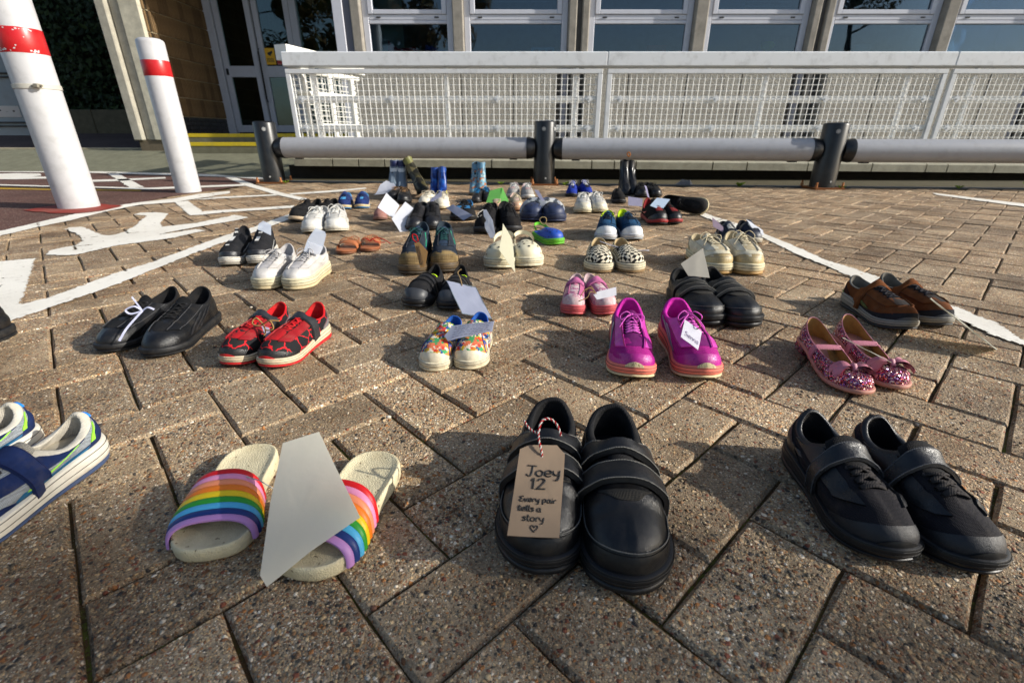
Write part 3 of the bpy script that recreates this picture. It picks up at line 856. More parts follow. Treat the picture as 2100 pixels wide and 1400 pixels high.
for i in range(3):
    a = Vector(bol[i][:2] + (.308 - .005 * i,)); b = Vector(bol[i + 1][:2] + (.308 - .006 * i,))
    d = (b - a).normalized()
    e = empty('barrier_bar', a, 0, bar_lab[i], 'barrier', 'bars of the low grey barrier')
    L_ = (b - a).length
    m = MB(); m.tube([d * .155, d * (L_ - .155)], .089, 40); m.build('tube', greyp, e, sharp=60)
    for s, t0 in ((d, 0), (-d, L_)):
        o_ = d * t0
        m = MB(); m.tube([o_ + s * .085, o_ + s * .11, o_ + s * .15, o_ + s * .16], [.074, .086, .0925, .0925], 36); m.build('end_collar', char, e, sharp=50)
        m = MB(); q = o_ + s * .28; m.box(q.x - .035, q.x + .035, q.y - .02, q.y + .02, -.098, -.086, .003); m.build('bracket', char, e, smooth=False)

# ------------------------------------------------------------------ white posts
whitep = M('paint', 'b8b8ba', .38, .28)
redp = M('paint', 'b01218', .35, .12)
def post(x, y, r, hh, band, label, domed):
    e = empty('marker_post', (x, y, 0), 0, label, 'post', 'white posts with a red band')
    m = MB(); m.lathe([(r, 0), (r, hh - .03), (r - .004, hh - .014), (r - .02, hh - .004), (0.001, hh)], 48); m.build('pole', whitep, e, sharp=50)
    m = MB(); n = 48
    prof = [(r + .0004, band[0]), (r + .0016, band[0] + .003), (r + .0016, band[1] - .003), (r + .0004, band[1])]
    m.lathe(prof, n); m.F = m.F[:-2]; m.build('red_band', redp, e, sharp=60)
    return e
p1 = post(-2.705, 3.055, .1035, 2.5, (.826, .946), 'tall white post with chipped red band and steel clamp, leftmost', False)
p2 = post(-2.575, 3.94, .088, 1.045, (.805, .905), 'shorter white post with clean red band in front of the concrete column', True)
chips = MB(); cr = random.Random(4)
for k in range(34):
    a = R(cr.uniform(-150, -10)); z = cr.choice([.832, .836, .84, .86, .9, .935, .94]) + cr.uniform(-.006, .006)
    d = Vector((math.cos(a), math.sin(a), 0)); tng = Vector((-d.y, d.x, 0)); c = d * (.1035 + .0022) + Vector((0, 0, z))
    w = cr.uniform(.003, .011); h_ = cr.uniform(.002, .006)
    pts = [c + tng * math.cos(q) * w * cr.uniform(.6, 1) + Vector((0, 0, math.sin(q) * h_ * cr.uniform(.6, 1))) for q in np.linspace(0, 6.28, 8)[:-1]]
    chips.add(pts, [tuple(range(7))])
chips.build('paint_chip', whitep, p1, smooth=False, fix=False)
m = MB(); m.lathe([(.1045, .652), (.108, .654), (.108, .676), (.1045, .678)], 40); m.F = m.F[:-2]; m.build('clamp', M('paint', 'b7b4aa', .3, .3), p1, sharp=40)
m = MB(); m.box(.07, .10, -.108, -.078, .655, .677, .004); m.cyl((.055, -.095, .666), (.115, -.095, .666), .005, 8); m.build('clamp_bolt', M('paint', '8d8778', .4), p1)
sg = empty('road_sign', (-3.15, 3.13, 0), 0, 'grey back of a road sign with a white sticker behind the left post', 'sign')
m = MB()
def rrect(x0, x1, z0, z1, r, n=6):
    pts = []
    for cx_, cz_, a0 in ((x1 - r, z1 - r, 0), (x0 + r, z1 - r, 90), (x0 + r, z0 + r, 180), (x1 - r, z0 + r, 270)):
        for k in range(n + 1):
            a = R(a0 + 90 * k / n); pts.append((cx_ + r * math.cos(a), cz_ + r * math.sin(a)))
    return pts
rp = rrect(-.44, .46, .415, .86, .04)
n = len(rp)
m.add([(x, -.006, z) for x, z in rp] + [(x, .006, z) for x, z in rp], [tuple(range(n)), tuple(range(2 * n - 1, n - 1, -1))] + [(i, (i + 1) % n, n + (i + 1) % n, n + i) for i in range(n)])
m.build('sign_plate', M('paint', '76838a', .5, .3), sg, smooth=False)
for z in (.462, .482, .72, .74):
    m = MB(); m.box(-.41, .44, -.018, -.0065, z, z + .008, .002); m.build('channel', M('paint', '2c3236', .6), sg, smooth=False)
m = MB(); m.box(.0, .23, -.0085, -.0065, .515, .575); m.build('sticker', M('paper', 'd9dad8'), sg, smooth=False)
mk = MB(); sr = random.Random(2)
for k in range(5):
    x = .03 + k * .04; mk.box(x, x + .012, -.0095, -.0087, .54 + sr.uniform(-.01, .01), .548 + sr.uniform(-.01, .012))
mk.build('printed_mark', M('plastic', '50504e'), sg, smooth=False)
m = MB(); m.box(.33, .43, -.03, .03, .30, .41, .006); m.build('mounting_block', whitep, sg, smooth=False)

# ------------------------------------------------------------------ railing panels
wht = M('paint', 'd3d5d6', .4, .25)
whtb = M('paint', 'e4e3dc', .42, .2); wtube = M('paint', 'f4f3ef', .4, .1); wwire = M('paint', 'ecebe6', .45, .1)
YF = 5.15
def rail_panel(x0, x1, tubes, clamps, label, n=0):
    e = empty('mesh_railing', ((x0 + x1) / 2, YF, .17), 0, label, 'railing', 'white mesh railing panels on the terrace')
    def B(mb, nm, mat, **k):
        return child_build(mb, nm, mat, e, **k)
    bot = .26
    m = MB(); m.box(x0 - .01, x1 + .035, YF - .03, YF + .13, 1.008, 1.128, .008); B(m, 'handrail', M('paint', 'd6d9db', .45, .3), smooth=False)
    for (a, b, c, d) in ((x0, x1, .948, .988), (x0, x1, bot - .04, bot)):
        m = MB(); m.box(a, b, YF - .02, YF + .02, c, d, .004); B(m, 'frame_rail', wht, smooth=False)
    for xx in (x0, x1 - .045):
        m = MB(); m.box(xx, xx + .045, YF - .0185, YF + .0185, bot + .0005, .9475, .004); B(m, 'frame_stile', wht, smooth=False)
    w = MB()
    for x in np.arange(x0 + .065, x1 - .045, .0545):
        w.tube([(x, YF - .004, bot - .01), (x, YF - .004, .96)], .0036, 5, cap=False)
    for z in np.arange(bot + .03, .94, .0515):
        w.tube([(x0 + .02, YF + .004, z), (x1 - .02, YF + .004, z)], .0036, 5, cap=False)
    o = B(w, 'wire_mesh', wwire); tag(o, kind='stuff')
    for z in (.735, .478):
        m = MB(); m.tube([(x0 + .03, YF + .034, z), (x1 - .03, YF + .034, z)], .029, 14); B(m, 'cross_tube', wtube)
    for xt in tubes:
        m = MB(); m.tube([(xt, YF + .036, .17), (xt, YF + .036, 1.0)], .026, 14); B(m, 'upright_tube', wtube)
    for cxx in clamps:
        for z in (.735, .478):
            m = MB()
            q = .034
            V = [(cxx - q, -.0155, 0), (cxx, -.0155, -q), (cxx + q, -.0155, 0), (cxx, -.0155, q)]
            V = [(a, YF + b, z + c) for a, b, c in V]
            V += [(a, b + .008, c) for a, b, c in V]
            m.add(V, [(0, 1, 2, 3), (7, 6, 5, 4), (0, 4, 5, 1), (1, 5, 6, 2), (2, 6, 7, 3), (3, 7, 4, 0)])
            m.cyl((cxx, YF - .024, z), (cxx, YF - .015, z), .009, 8)
            B(m, 'mesh_clamp', wht, smooth=False)
    return e
rail_panel(-2.15, .862, (-1.912, -.63, .615), (-2.03, -1.167, -.142, .747), 'white mesh railing panel beside the entrance, behind the left barrier bar')
rail_panel(.908, 4.135, (2.44, 3.80), (1.045, 1.97, 3.03, 3.98), 'white mesh railing panel behind the middle and right bollards')
rail_panel(4.18, 7.4, (4.44, 5.7), (4.3, 5.25, 6.2), 'white mesh railing panel cut off by the right edge of the photo')
# the return that runs back beside the entrance steps
ret = empty('return_railing', (-2.2, 5.3, .17), 0, 'bright sunlit return of the white mesh railing beside the steps', 'railing')
A = np.array([-2.13, 5.25]); D = np.array([.30, .78]) / np.hypot(.30, .78)
def rp3(s, z): return (A[0] + D[0] * s, A[1] + D[1] * s, z)
Ln = 1.0
m = MB()
hw = np.array([D[1], -D[0]]) * .07
V = []
for s, z0, z1 in ((-.10, 1.065, 1.19), (Ln + .05, 1.04, 1.165)):
    for q in (-1, 1):
        for z in (z0, z1):
            p = rp3(s, z); V.append((p[0] + hw[0] * q, p[1] + hw[1] * q, z))
m.add(V, [(0, 1, 3, 2), (4, 6, 7, 5), (0, 4, 5, 1), (2, 3, 7, 6), (1, 5, 7, 3), (0, 2, 6, 4)])
child_build(m, 'handrail', whtb, ret, smooth=False)
for z in (1.0, .80, .50):
    m = MB(); m.tube([rp3(0, z), rp3(Ln, z)], .028, 12); child_build(m, 'cross_tube', whtb, ret)
for s in (.13, .52, .88):
    m = MB(); m.tube([rp3(s, .18), rp3(s, 1.05)], .028, 12); child_build(m, 'upright_tube', whtb, ret)
w = MB()
for s in np.arange(.0, Ln, .0545): w.tube([(rp3(s, 0)[0] - .03, rp3(s, 0)[1], .2), (rp3(s, 0)[0] - .03, rp3(s, 0)[1], 1.03)], .0036, 5, cap=False)
for z in np.arange(.24, 1.02, .0515): w.tube([(rp3(0, z)[0] - .03, rp3(0, z)[1], z), (rp3(Ln, z)[0] - .03, rp3(Ln, z)[1], z)], .0036, 5, cap=False)
o = child_build(w, 'wire_mesh', whtb, ret); tag(o, kind='stuff')

# ------------------------------------------------------------------ entrance steps
stp = empty('entrance_steps', (-3.6, 7.2, .2), 0, 'concrete entrance steps with bright yellow nosings', 'steps')
yel = M('paint', 'cfb41c', .5, .3)
for i, (y0, z0, z1) in enumerate(((7.04, .10, .318), (7.34, .20, .428))):
    m = MB(); m.box(-4.66, -2.32, y0, 8.62 if i else 7.6, z0, z1, .006); child_build(m, 'step', M('concrete', '77745f'), stp, smooth=False)
    m = MB(); m.box(-4.655, -2.33, y0 - .006, y0 + .05, z1 - .044, z1 + .004, .003); child_build(m, 'nosing', yel, stp, smooth=False)

# ------------------------------------------------------------------ tiled side wall of the porch
til = empty('tiled_wall', (-4.8, 7.3, .2), 0, 'brown ribbed tile wall on black brick plinth left of the entrance doors', 'wall')
m = MB(); m.box(-4.97, -4.735, 7.32, 8.75, .1, 3.2); child_build(m, 'core', M('concrete', '3c3326'), til, smooth=False)
def tile_mesh(nm, nr, w, h, d, mat):
    """a tile with vertical ribs, face towards +x"""
    prof = []
    for k in range(nr):
        y0 = k * w / nr; q = w / nr
        prof += [(0, y0 + q * .1), (d, y0 + q * .22), (d, y0 + q * .70), (0, y0 + q * .86)]
    V = [(x, y, z) for z in (0, h) for x, y in prof]; n = len(prof)
    F = [(i, i + 1, n + i + 1, n + i) for i in range(n - 1)] + [tuple(range(n)), tuple(range(n, 2 * n))]
    me = bpy.data.meshes.new(nm); me.from_pydata(V, [], F); me.materials.append(mat); me.update()
    return me
tmat = M('concrete', '7d6547'); tmat2 = M('concrete', '6a553c')
t1 = tile_mesh('tile', 3, .106, .232, .022, tmat); t2 = tile_mesh('tile', 3, .106, .232, .022, tmat2)
zrow = [.656 + .2475 * k for k in range(10)]
inv = til.matrix_basis.inverted()
tr_ = random.Random(9)
for z in zrow:
    for k in range(12):
        o = bpy.data.objects.new('tile', t1 if tr_.random() < .6 else t2); COL.objects.link(o); o.parent = til
        o.matrix_local = Matrix.Translation(Vector((-4.729, 7.34 + k * .111, z + .008)) - til.location)
    for k in range(2):
        o = bpy.data.objects.new('tile', t1); COL.objects.link(o); o.parent = til
        o.matrix_local = Matrix.Translation(Vector((-4.95 + k * .112, 7.314, z + .008)) - til.location) @ Matrix.Rotation(R(-90), 4, 'Z')
jm = MB()
for z in zrow: jm.box(-4.9695, -4.7245, 7.3145, 8.74, z - .006, z + .0065)
child_build(jm, 'mortar_joint', M('concrete', 'a5977b'), til, smooth=False)
bm_ = bpy.data.meshes.new('plinth_brick'); mm = MB().box(0, .02, 0, .213, 0, .05, .003); bm_.from_pydata(mm.V, [], mm.F); bm_.materials.append(M('paint', '25262a', .4)); bm_.update()
for r_ in range(4):
    for k in range(7):
        o = bpy.data.objects.new('plinth_brick', bm_); COL.objects.link(o); o.parent = til
        yy = 7.325 + k * .222 - (.111 if r_ % 2 else 0)
        o.matrix_local = Matrix.Translation(Vector((-4.733, max(7.325, yy), .43 + r_ * .056)) - til.location)
    o = bpy.data.objects.new('plinth_brick', bm_); COL.objects.link(o); o.parent = til
    o.matrix_local = Matrix.Translation(Vector((-4.97, 7.32, .43 + r_ * .056)) - til.location) @ Matrix.Rotation(R(-90), 4, 'Z')

# ------------------------------------------------------------------ concrete column
colm = empty('concrete_column', (-5.05, 7.25, .2), 0, 'pale stepped concrete column behind the white posts', 'column')
cc1 = M('concrete', 'b3ae9f'); cc2 = M('concrete', 'cfc9b4')
for (x0, x1, y0, y1, mt, nm) in ((-5.29, -5.16, 7.20, 7.75, cc1, 'edge_rib'), (-5.16, -5.02, 7.275, 7.8, cc1, 'recess'), (-5.02, -4.76, 7.235, 7.8, cc2, 'face_panel')):
    m = MB(); m.box(x0 + .001, x1 - .001, y0, y1, .345, 3.3, .012); child_build(m, nm, mt, colm, smooth=False)
m = MB(); m.box(-5.27, -4.79, 7.26, 7.76, .12, .344, .01); child_build(m, 'base_block', M('concrete', '6e6453'), colm, smooth=False)

# ------------------------------------------------------------------ entrance doors
alu = M('paint', 'b7bac4', .38, .15)
glass_d = glass_material('door_glass', 'a8c4bc')
ent = empty('entrance_doors', (-3.6, 8.7, .43), 0, 'grey framed glazed entrance doors above the yellow edged steps', 'doors')
def fr(x0, x1, z0, z1, nm='frame', y=8.7, d=.05, mat=None):
    m = MB(); m.box(x0, x1, y - d, y + d, z0, z1, .006); return child_build(m, nm, mat or alu, ent, smooth=False)
fr(-4.73, -4.60, .43, 2.78, 'jamb', d=.06)
for (x0, x1, nm) in ((-4.59, -4.02, 'door_leaf'), (-3.99, -3.42, 'door_leaf')):
    m = MB()
    m.box(x0, x0 + .085, 8.67, 8.73, .45, 2.7, .005); m.box(x1 - .085, x1, 8.67, 8.73, .45, 2.7, .005)
    for z0, z1 in ((.452, .56), (1.262, 1.42), (2.6, 2.698)):
        m.box(x0 + .0855, x1 - .0855, 8.672, 8.728, z0, z1, .005)
    dl = child_build(m, nm, alu, ent, smooth=False)
    for z0, z1 in ((.56, 1.262), (1.42, 2.6)):
        m = MB(); m.box(x0 + .08, x1 - .08, 8.697, 8.703, z0 - .004, z1 + .004)
        child_build(m, 'pane', glass_d, ent, smooth=False)
m = MB(); m.box(-4.555, -4.525, 8.64, 8.67, 1.29, 1.38, .004); child_build(m, 'lock', M('plastic', '15161a'), ent, smooth=False)
m = MB(); m.tube([(-3.97, 8.63, .9), (-3.97, 8.60, .95), (-3.97, 8.60, 1.6), (-3.97, 8.63, 1.65)], .012, 8); child_build(m, 'door_handle', M('paint', '1f2226', .4), ent)
fr(-3.41, -3.30, .43, 2.78, 'mullion')
fr(-4.6, -2.23, 2.7, 2.82, 'head', d=.065)
m = MB(); m.box(-3.3, -2.36, 8.697, 8.703, .5, 2.69); child_build(m, 'pane', glass_d, ent, smooth=False)
fr(-3.30, -2.355, .43, .5, 'sill'); fr(-2.35, -2.23, .43, 2.7, 'jamb', d=.06)
# stickers on the second door leaf
m = MB(); m.box(-3.905, -3.755, 8.688, 8.692, 1.44, 1.665); stk = child_build(m, 'warning_sticker', M('plastic', 'e8b21a'), ent, smooth=False)
m = MB(); m.add([(-3.87, 8.6865, 1.60), (-3.79, 8.6865, 1.63), (-3.785, 8.6865, 1.605), (-3.82, 8.6865, 1.57), (-3.815, 8.6865, 1.555), (-3.865, 8.6865, 1.575)], [(0, 1, 2, 3, 4, 5)])
for z in (1.475, 1.49, 1.505, 1.52): m.box(-3.89, -3.77 - (z * 70 % 1) * .03, 8.6855, 8.6865, z, z + .006)
child_build(m, 'sticker_print', M('plastic', '1b1a18'), ent, smooth=False, fix=False)
m = MB(); m.add([(-3.735, 8.69, 1.44), (-3.635, 8.69, 1.44), (-3.635, 8.69, 1.53), (-3.66, 8.69, 1.60), (-3.71, 8.69, 1.60), (-3.735, 8.69, 1.53)], [(0, 1, 2, 3, 4, 5)])
child_build(m, 'notice_sticker', M('plastic', 'c98a8a'), ent, smooth=False, fix=False)
m = MB(); m.box(-3.733, -3.637, 8.687, 8.6885, 1.45, 1.50); child_build(m, 'sticker_print', M('plastic', 'a8232a'), ent, smooth=False)

# ------------------------------------------------------------------ office building
off = empty('office_building', (2, 7.0, .2), 0, 'office building with pebble faced panels, concrete piers and white framed windows', 'building')
def OB(mb, nm, mat, par=None, **k):
    k.setdefault('smooth', False)
    if par is None:
        return child_build(mb, nm, mat, off, **k)
    o = mb.build(nm, mat, None, **k)
    o.parent = par
    return o
panel_m = aggregate_panel('pebble_panel', '938e84', 'b3aea2')
pier_m = M('concrete', '9b958b'); pier2 = M('concrete', 'b5ab98')
wframe = M('paint', 'c3c5ce', .4, .12)
darkm = M('concrete', '66635f')
pipe_m = M('paint', '7d808c', .5)
panels = [(-2.16, -2.095), (-2.085, -1.352), (-1.342, -.664), (-.654, .008), (.018, .575), (.93, 1.49), (1.50, 2.24), (2.25, 2.947), (2.957, 3.585), (4.05, 4.71), (4.72, 5.417), (5.427, 6.14), (6.15, 6.63), (7.0, 7.6), (7.61, 8.3), (8.31, 9.0)]
for a, b in panels:
    m = MB(); m.box(a, b, 6.935, 7.08, .1, 1.275, .006); OB(m, 'wall_panel', panel_m)
m = MB(); m.box(-2.17, 9.2, 7.085, 7.2, .05, 1.27); OB(m, 'backing_wall', darkm)
for c in (.75, 3.82, 6.82):            # service gaps: pier, dark slot and downpipe
    m = MB(); m.tube([(c - .075, 7.06, .1), (c - .075, 7.06, 1.28)], .045, 12); OB(m, 'downpipe', pipe_m, smooth=True)
    m = MB(); m.box(c + .015, c + .075, 7.0, 7.07, .1, 1.3, .005); OB(m, 'pier_foot', pier_m)
m = MB(); m.box(-2.17, 9.2, 6.92, 7.25, 1.276, 1.315, .006); OB(m, 'sill', pier2)
def pier(x0, x1):
    m = MB(); m.box(x0, x1, 6.925, 7.22, 1.316, 3.2, .012); OB(m, 'pier', pier_m)
pier(-1.985, -1.865); pier(-.735, -.60); pier(.70, .80); pier(.865, .955); pier(2.255, 2.41); pier(3.70, 3.79); pier(3.86, 3.95); pier(5.32, 5.47); pier(6.75, 6.85); pier(6.92, 7.02)
for c in (.8325, 3.825, 6.885):
    m = MB(); m.box(c - .031, c + .031, 6.98, 7.2, 1.316, 3.2); OB(m, 'slot', darkm)
m = MB(); m.box(-2.215, -2.175, 7.0, 8.62, .2, 3.2); OB(m, 'return_wall', pier2)
m = MB(); m.box(-2.20, -2.075, 6.93, 6.99, .2, 3.2, .005); OB(m, 'corner_trim', wframe)
m = MB(); m.box(-2.073, -1.99, 6.95, 7.2, 1.316, 3.2); OB(m, 'slot', M('paint', '585a66', .5))
glass_w = glass_material('window_glass', 'bccad2')
wins = [(-1.862, -.738), (-.597, .697), (.958, 2.252), (2.413, 3.697), (3.953, 5.317), (5.473, 6.747), (7.023, 8.5)]
for a, b in wins:
    m = MB()
    y0, y1 = 7.02, 7.09
    zt, zb = 1.318, 3.19
    m.box(a, a + .075, y0, y1, zt, zb, .006); m.box(b - .075, b, y0, y1, zt, zb, .006)
    for z0, z1 in ((zt + .0006, zt + .045), (1.688, 1.725), (1.728, 1.785), (zb - .06, zb - .0006)):
        m.box(a + .0755, b - .0755, y0 + .002, y1, z0, z1, .005)
    wf = OB(m, 'window_frame', wframe)
    m = MB()                                         # opening sash, a little proud
    m.box(a + .076, a + .135, y0 - .014, y0 + .03, 1.786, 3.12, .005); m.box(b - .135, b - .076, y0 - .014, y0 + .03, 1.786, 3.12, .005)
    m.box(a + .1355, b - .1355, y0 - .012, y0 + .03, 1.787, 1.835, .005)
    OB(m, 'sash', wframe, wf)
    m = MB(); m.box(a + .07, b - .07, 7.05, 7.056, zt + .04, 1.69); OB(m, 'pane', glass_w, wf)
    m = MB(); m.box(a + .13, b - .13, 7.04, 7.046, 1.83, 3.13); OB(m, 'pane', glass_w, wf)
    for hx in (a + .2, b - .2):
        m = MB(); m.box(hx - .028, hx + .028, y0 - .008, y0 + .004, 1.748, 1.762, .003); OB(m, 'vent', M('plastic', '2c2d30'), wf)
# floors above, soffit and rooms behind the glass
m = MB(); m.box(-5.3, 9.2, 6.83, 14, 3.2, 6.6); OB(m, 'upper_floor', panel_m)
m = MB(); m.box(-2.17, 9.2, 10.2, 10.3, .2, 3.2); m.box(-2.16, 9.2, 7.2, 10.2, 1.0, 1.02)
OB(m, 'room_wall', M('concrete', '8a959c'))
m = MB(); m.box(-5.0, -2.2, 11.5, 11.6, .4, 3.2); m.box(-5.0, -2.2, 8.8, 11.5, .42, .43); OB(m, 'lobby_wall', M('concrete', '75786f'))
m = MB(); m.box(-5.2, -4.975, 7.8, 14, .1, 3.2); OB(m, 'side_wall', M('concrete', '4a4034'))
m = MB(); m.box(8.9, 9.2, 7.2, 14, .1, 3.2); OB(m, 'end_wall', panel_m)
bl = MB()
for k in range(14):
    z = 1.95 + k * .05
    bl.add([(-.45, 7.22, z), (.55, 7.22, z), (.55, 7.25, z + .03), (-.45, 7.25, z + .03)], [(0, 1, 2, 3)])
    bl.add([(2.6, 7.22, z - .1), (3.55, 7.22, z - .1), (3.55, 7.25, z - .07), (2.6, 7.25, z - .07)], [(0, 1, 2, 3)])
OB(bl, 'window_blind', M('plastic', '8fa0a6'), fix=False)
m = MB(); m.box(-1.8, -1.40, 7.18, 7.2, 1.32, 3.0); OB(m, 'curtain', M('paper', 'b9d0c6'))
m = MB(); m.box(2.47, 2.95, 7.2, 7.22, 1.32, 3.0); OB(m, 'curtain', M('paper', '8aa0b4'))
# things lying on the inner sills
def sill_thing(name, label, cat, mb, mat):
    o = mb.build(name, mat, None, smooth=False); tag(o, label, cat); return o
m = MB(); m.add([(-1.62, 7.14, 1.318), (-1.18, 7.14, 1.318), (-1.25, 7.16, 1.46), (-1.48, 7.16, 1.44), (-1.6, 7.15, 1.53), (-1.62, 7.24, 1.318), (-1.18, 7.24, 1.318), (-1.25, 7.22, 1.46), (-1.48, 7.22, 1.44), (-1.6, 7.21, 1.53)],
               [(0, 1, 2, 3, 4), (9, 8, 7, 6, 5), (0, 5, 6, 1), (1, 6, 7, 2), (2, 7, 8, 3), (3, 8, 9, 4), (4, 9, 5, 0)])
sill_thing('folder', 'red folders piled on the sill inside the leftmost window', 'folder', m, M('plastic', 'b01f2a'))
m = MB(); m.add([(-1.17, 7.16, 1.318), (-.86, 7.15, 1.318), (-.84, 7.18, 1.42), (-1.12, 7.2, 1.49), (-1.17, 7.26, 1.318), (-.86, 7.26, 1.318), (-.84, 7.25, 1.42), (-1.12, 7.25, 1.49)],
               [(0, 1, 2, 3), (7, 6, 5, 4), (0, 4, 5, 1), (1, 5, 6, 2), (2, 6, 7, 3), (3, 7, 4, 0)])
sill_thing('book', 'blue book leaning on the sill inside the leftmost window', 'book', m, M('plastic', '1f56a8'))
tr = empty('storage_tray', (.4, 7.14, 1.36), 0, 'pale blue tray with three slots on the second window sill', 'tray')
m = MB(); m.box(-.15, .15, -.03, .03, 0, .09, .006); m.build('body', M('plastic', '6fb2d6'), tr, smooth=False)
for k in (-1, 0, 1):
    m = MB(); m.box(k * .09 - .032, k * .09 + .032, -.034, -.029, .035, .06, .002); m.build('slot', M('plastic', '1f3c52'), tr, smooth=False)
m = MB(); m.box(1.75, 2.0, 7.14, 7.24, 1.318, 1.48, .01); sill_thing('box', 'small red box on the sill of the third window', 'box', m, M('plastic', 'a8392f'))
m = MB(); m.lathe([(.03, 0), (.075, .03), (.09, .07), (.06, .1), (.01, .11)], 12, (3.33, 7.2, 1.42)); sill_thing('cushion', 'lime green cushion inside the window right of the blind', 'cushion', m, M('plastic', 'a4cf2a'))
m = MB(); m.box(4.5, 4.72, 7.25, 7.4, 1.3, 1.50, .01); sill_thing('computer_monitor', 'pale monitor on a desk inside the fifth window', 'monitor', m, M('plastic', '90b0b8'))

# ------------------------------------------------------------------ ivy hedge, low wall, bins of shade at far left
lw = MB()
lwe = empty('boundary_wall', (-7.5, 10.2, .3), 0, 'low dim concrete wall under the ivy hedge at far left', 'wall')
for k in range(7):
    lw = MB(); lw.box(-12.2 + k * 1.01, -11.2 + k * 1.01, 10.2, 10.45, .3, .86, .01); child_build(lw, 'wall_block', M('concrete', '5c5646'), lwe, smooth=False)
hg = empty('ivy_hedge', (-7.5, 10.6, .8), 0, 'tall dark ivy hedge in deep shade at far left', 'hedge')
def leaves(n, fn, size, rs):
    V = np.zeros((n * 4, 3)); F = []
    r_ = []
    for i in range(n):
        c, nn = fn(rs)
        a = rs.normal(size=3); a -= nn * (a @ nn); a /= np.linalg.norm(a); b = np.cross(nn, a)
        s = size * rs.uniform(.6, 1.4)
        V[i * 4:(i + 1) * 4] = [c - a * s, c + b * s * .55 - nn * s * .12, c + a * s, c - b * s * .55 - nn * s * .12]
        F.append((i * 4, i * 4 + 1, i * 4 + 2, i * 4 + 3)); r_.append(rs.random())
    return V, F, r_
def hfn(rs):
    x = rs.uniform(-12.5, -5.0); z = rs.uniform(.78, 4.6)
    bulge = .35 * math.sin(x * 1.9) * math.sin(z * 2.3 + x) + .2 * math.sin(x * 4.1 + z * 3)
    y = 10.75 - .35 * bulge - abs(rs.normal()) * .10 + .45 * rs.random() ** 2
    nn = np.array([rs.normal() * .5, -1, rs.normal() * .5 + .35]); nn /= np.linalg.norm(nn)
    return np.array([x, y, z]), nn
V, F, r_ = leaves(16000, hfn, .06, rng)
o = add('foliage', V, F, leaf_material('ivy_leaf', ['16240f', '25391a', '1a2c12', '34481f']), None, smooth=False, rnd=r_)
o.parent = hg; o.matrix_parent_inverse = hg.matrix_basis.inverted(); tag(o, kind='stuff')
for k in range(6):
    x = -12 + k * 1.3
    m = MB(); m.tube([(x, 11.0, .7), (x + .1, 10.95, 1.8), (x - .05, 11, 3.2), (x + .2, 11.0, 4.4)], [.06, .05, .04, .02], 7); child_build(m, 'stem', M('concrete', '2d241a'), hg, smooth=True)
m = MB(); m.box(-13, -4.98, 11.2, 11.35, .3, 4.7); child_build(m, 'backing_wall', M('concrete', '1f231a'), hg, smooth=False)

# ------------------------------------------------------------------ weeds along the drain
gmat = leaf_material('weed_leaf', ['4f6a1c', '7d9a2a', '5f7a22'])
wl_ = [(.47, 4.44, .035, 'tiny green weed beside the middle bollard'), (-2.10, 4.62, .03, 'tiny weed at the foot of the left bollard'), (1.98, 4.33, .045, 'grass tuft left of the right bollard'),
       (2.75, 4.14, .03, 'small weed on the base of the right bollard'), (4.35, 4.15, .07, 'yellow green weed in the drain at far right'), (3.75, 4.16, .03, 'flat green weed left of the far right weed'), (-.10, 4.50, .03, 'small weed left of the middle bollard')]
for x, y, s, lb in wl_:
    e = empty('weed', (x, y, .004), 0, lb, 'weed')
    m = MB()
    rs = random.Random(int(abs(x) * 1000))
    for k in range(16):
        a = rs.uniform(0, 6.28); l = s * rs.uniform(.5, 1.2); w = s * .12
        d = Vector((math.cos(a), math.sin(a), 0)); t_ = Vector((-d.y, d.x, 0))
        b0 = d * s * .1
        m.add([b0 - t_ * w, b0 + t_ * w, d * l * .6 + t_ * w * 1.1 + Vector((0, 0, l * .7)), d * l * 1.1 + Vector((0, 0, l * .75)), d * l * .6 - t_ * w * 1.1 + Vector((0, 0, l * .7))], [(0, 1, 2, 3, 4)])
    o = add('leaf', m.V, m.F, gmat, e, smooth=False, rnd=[rs.random() for _ in m.F]); tag(o, kind='stuff')
# scrap by the drain
rs = random.Random(3)
m = MB(); Pg = np.array([[(1.46 + i * .03, 4.40 + j * .03, .012 + (.045 if 0 < i < 5 and 0 < j < 3 else 0) * rs.uniform(.4, 1)) for j in range(4)] for i in range(6)]); m.grid(Pg)
o = m.build('crumpled_bag', M('plastic', '5b5f66', .3), None, sharp=20, fix=False); tag(o, 'grey crumpled plastic bag lying on the drain behind the upturned shoe', 'bag')

# ------------------------------------------------------------------ trees behind the camera, seen only in the glass; one more added for shade
tl = leaf_material('autumn_leaf', ['3a3a14', '5a4a18', '6a4a16', '2e3a14'])
bark = M('concrete', '3a3026')
# unseen tree added out of frame at right to dapple the nearest blocks with shade
sh = empty('tree', (10.6, -2.80, -.06), 0, 'thin autumn tree added out of frame at right to shade the foreground', 'tree', 'trees behind the camera')
m = MB(); m.tube([(0, 0, 0), (-.2, .05, 1.6), (-.5, .2, 3.2), (-.75, .35, 5.0), (-.8, .4, 6.0)], [.16, .13, .10, .05, .02], 9)
for q in range(9):
    a = q * 2.4; z = 3.2 + .28 * q
    m.tube([(-.5 - .03 * q, .2 + .02 * q, z), (-.6 + math.cos(a) * .7, .25 + math.sin(a) * .45, z + .35), (-.7 + math.cos(a) * 1.35, .3 + math.sin(a) * .75, z + .45)], [.05, .03, .01], 6)
m.build('trunk', M('concrete', '3a3026'), sh)
def shf(rs):
    d = rs.normal(size=3); d /= np.linalg.norm(d)
    p = d * rs.random() ** .36 * np.array([1.9, .92, 1.3])
    return p + np.array([-.75, .36, 4.8]), rs.normal(size=3) / 1.7
V, F, r_ = leaves(6500, shf, .06, rng)
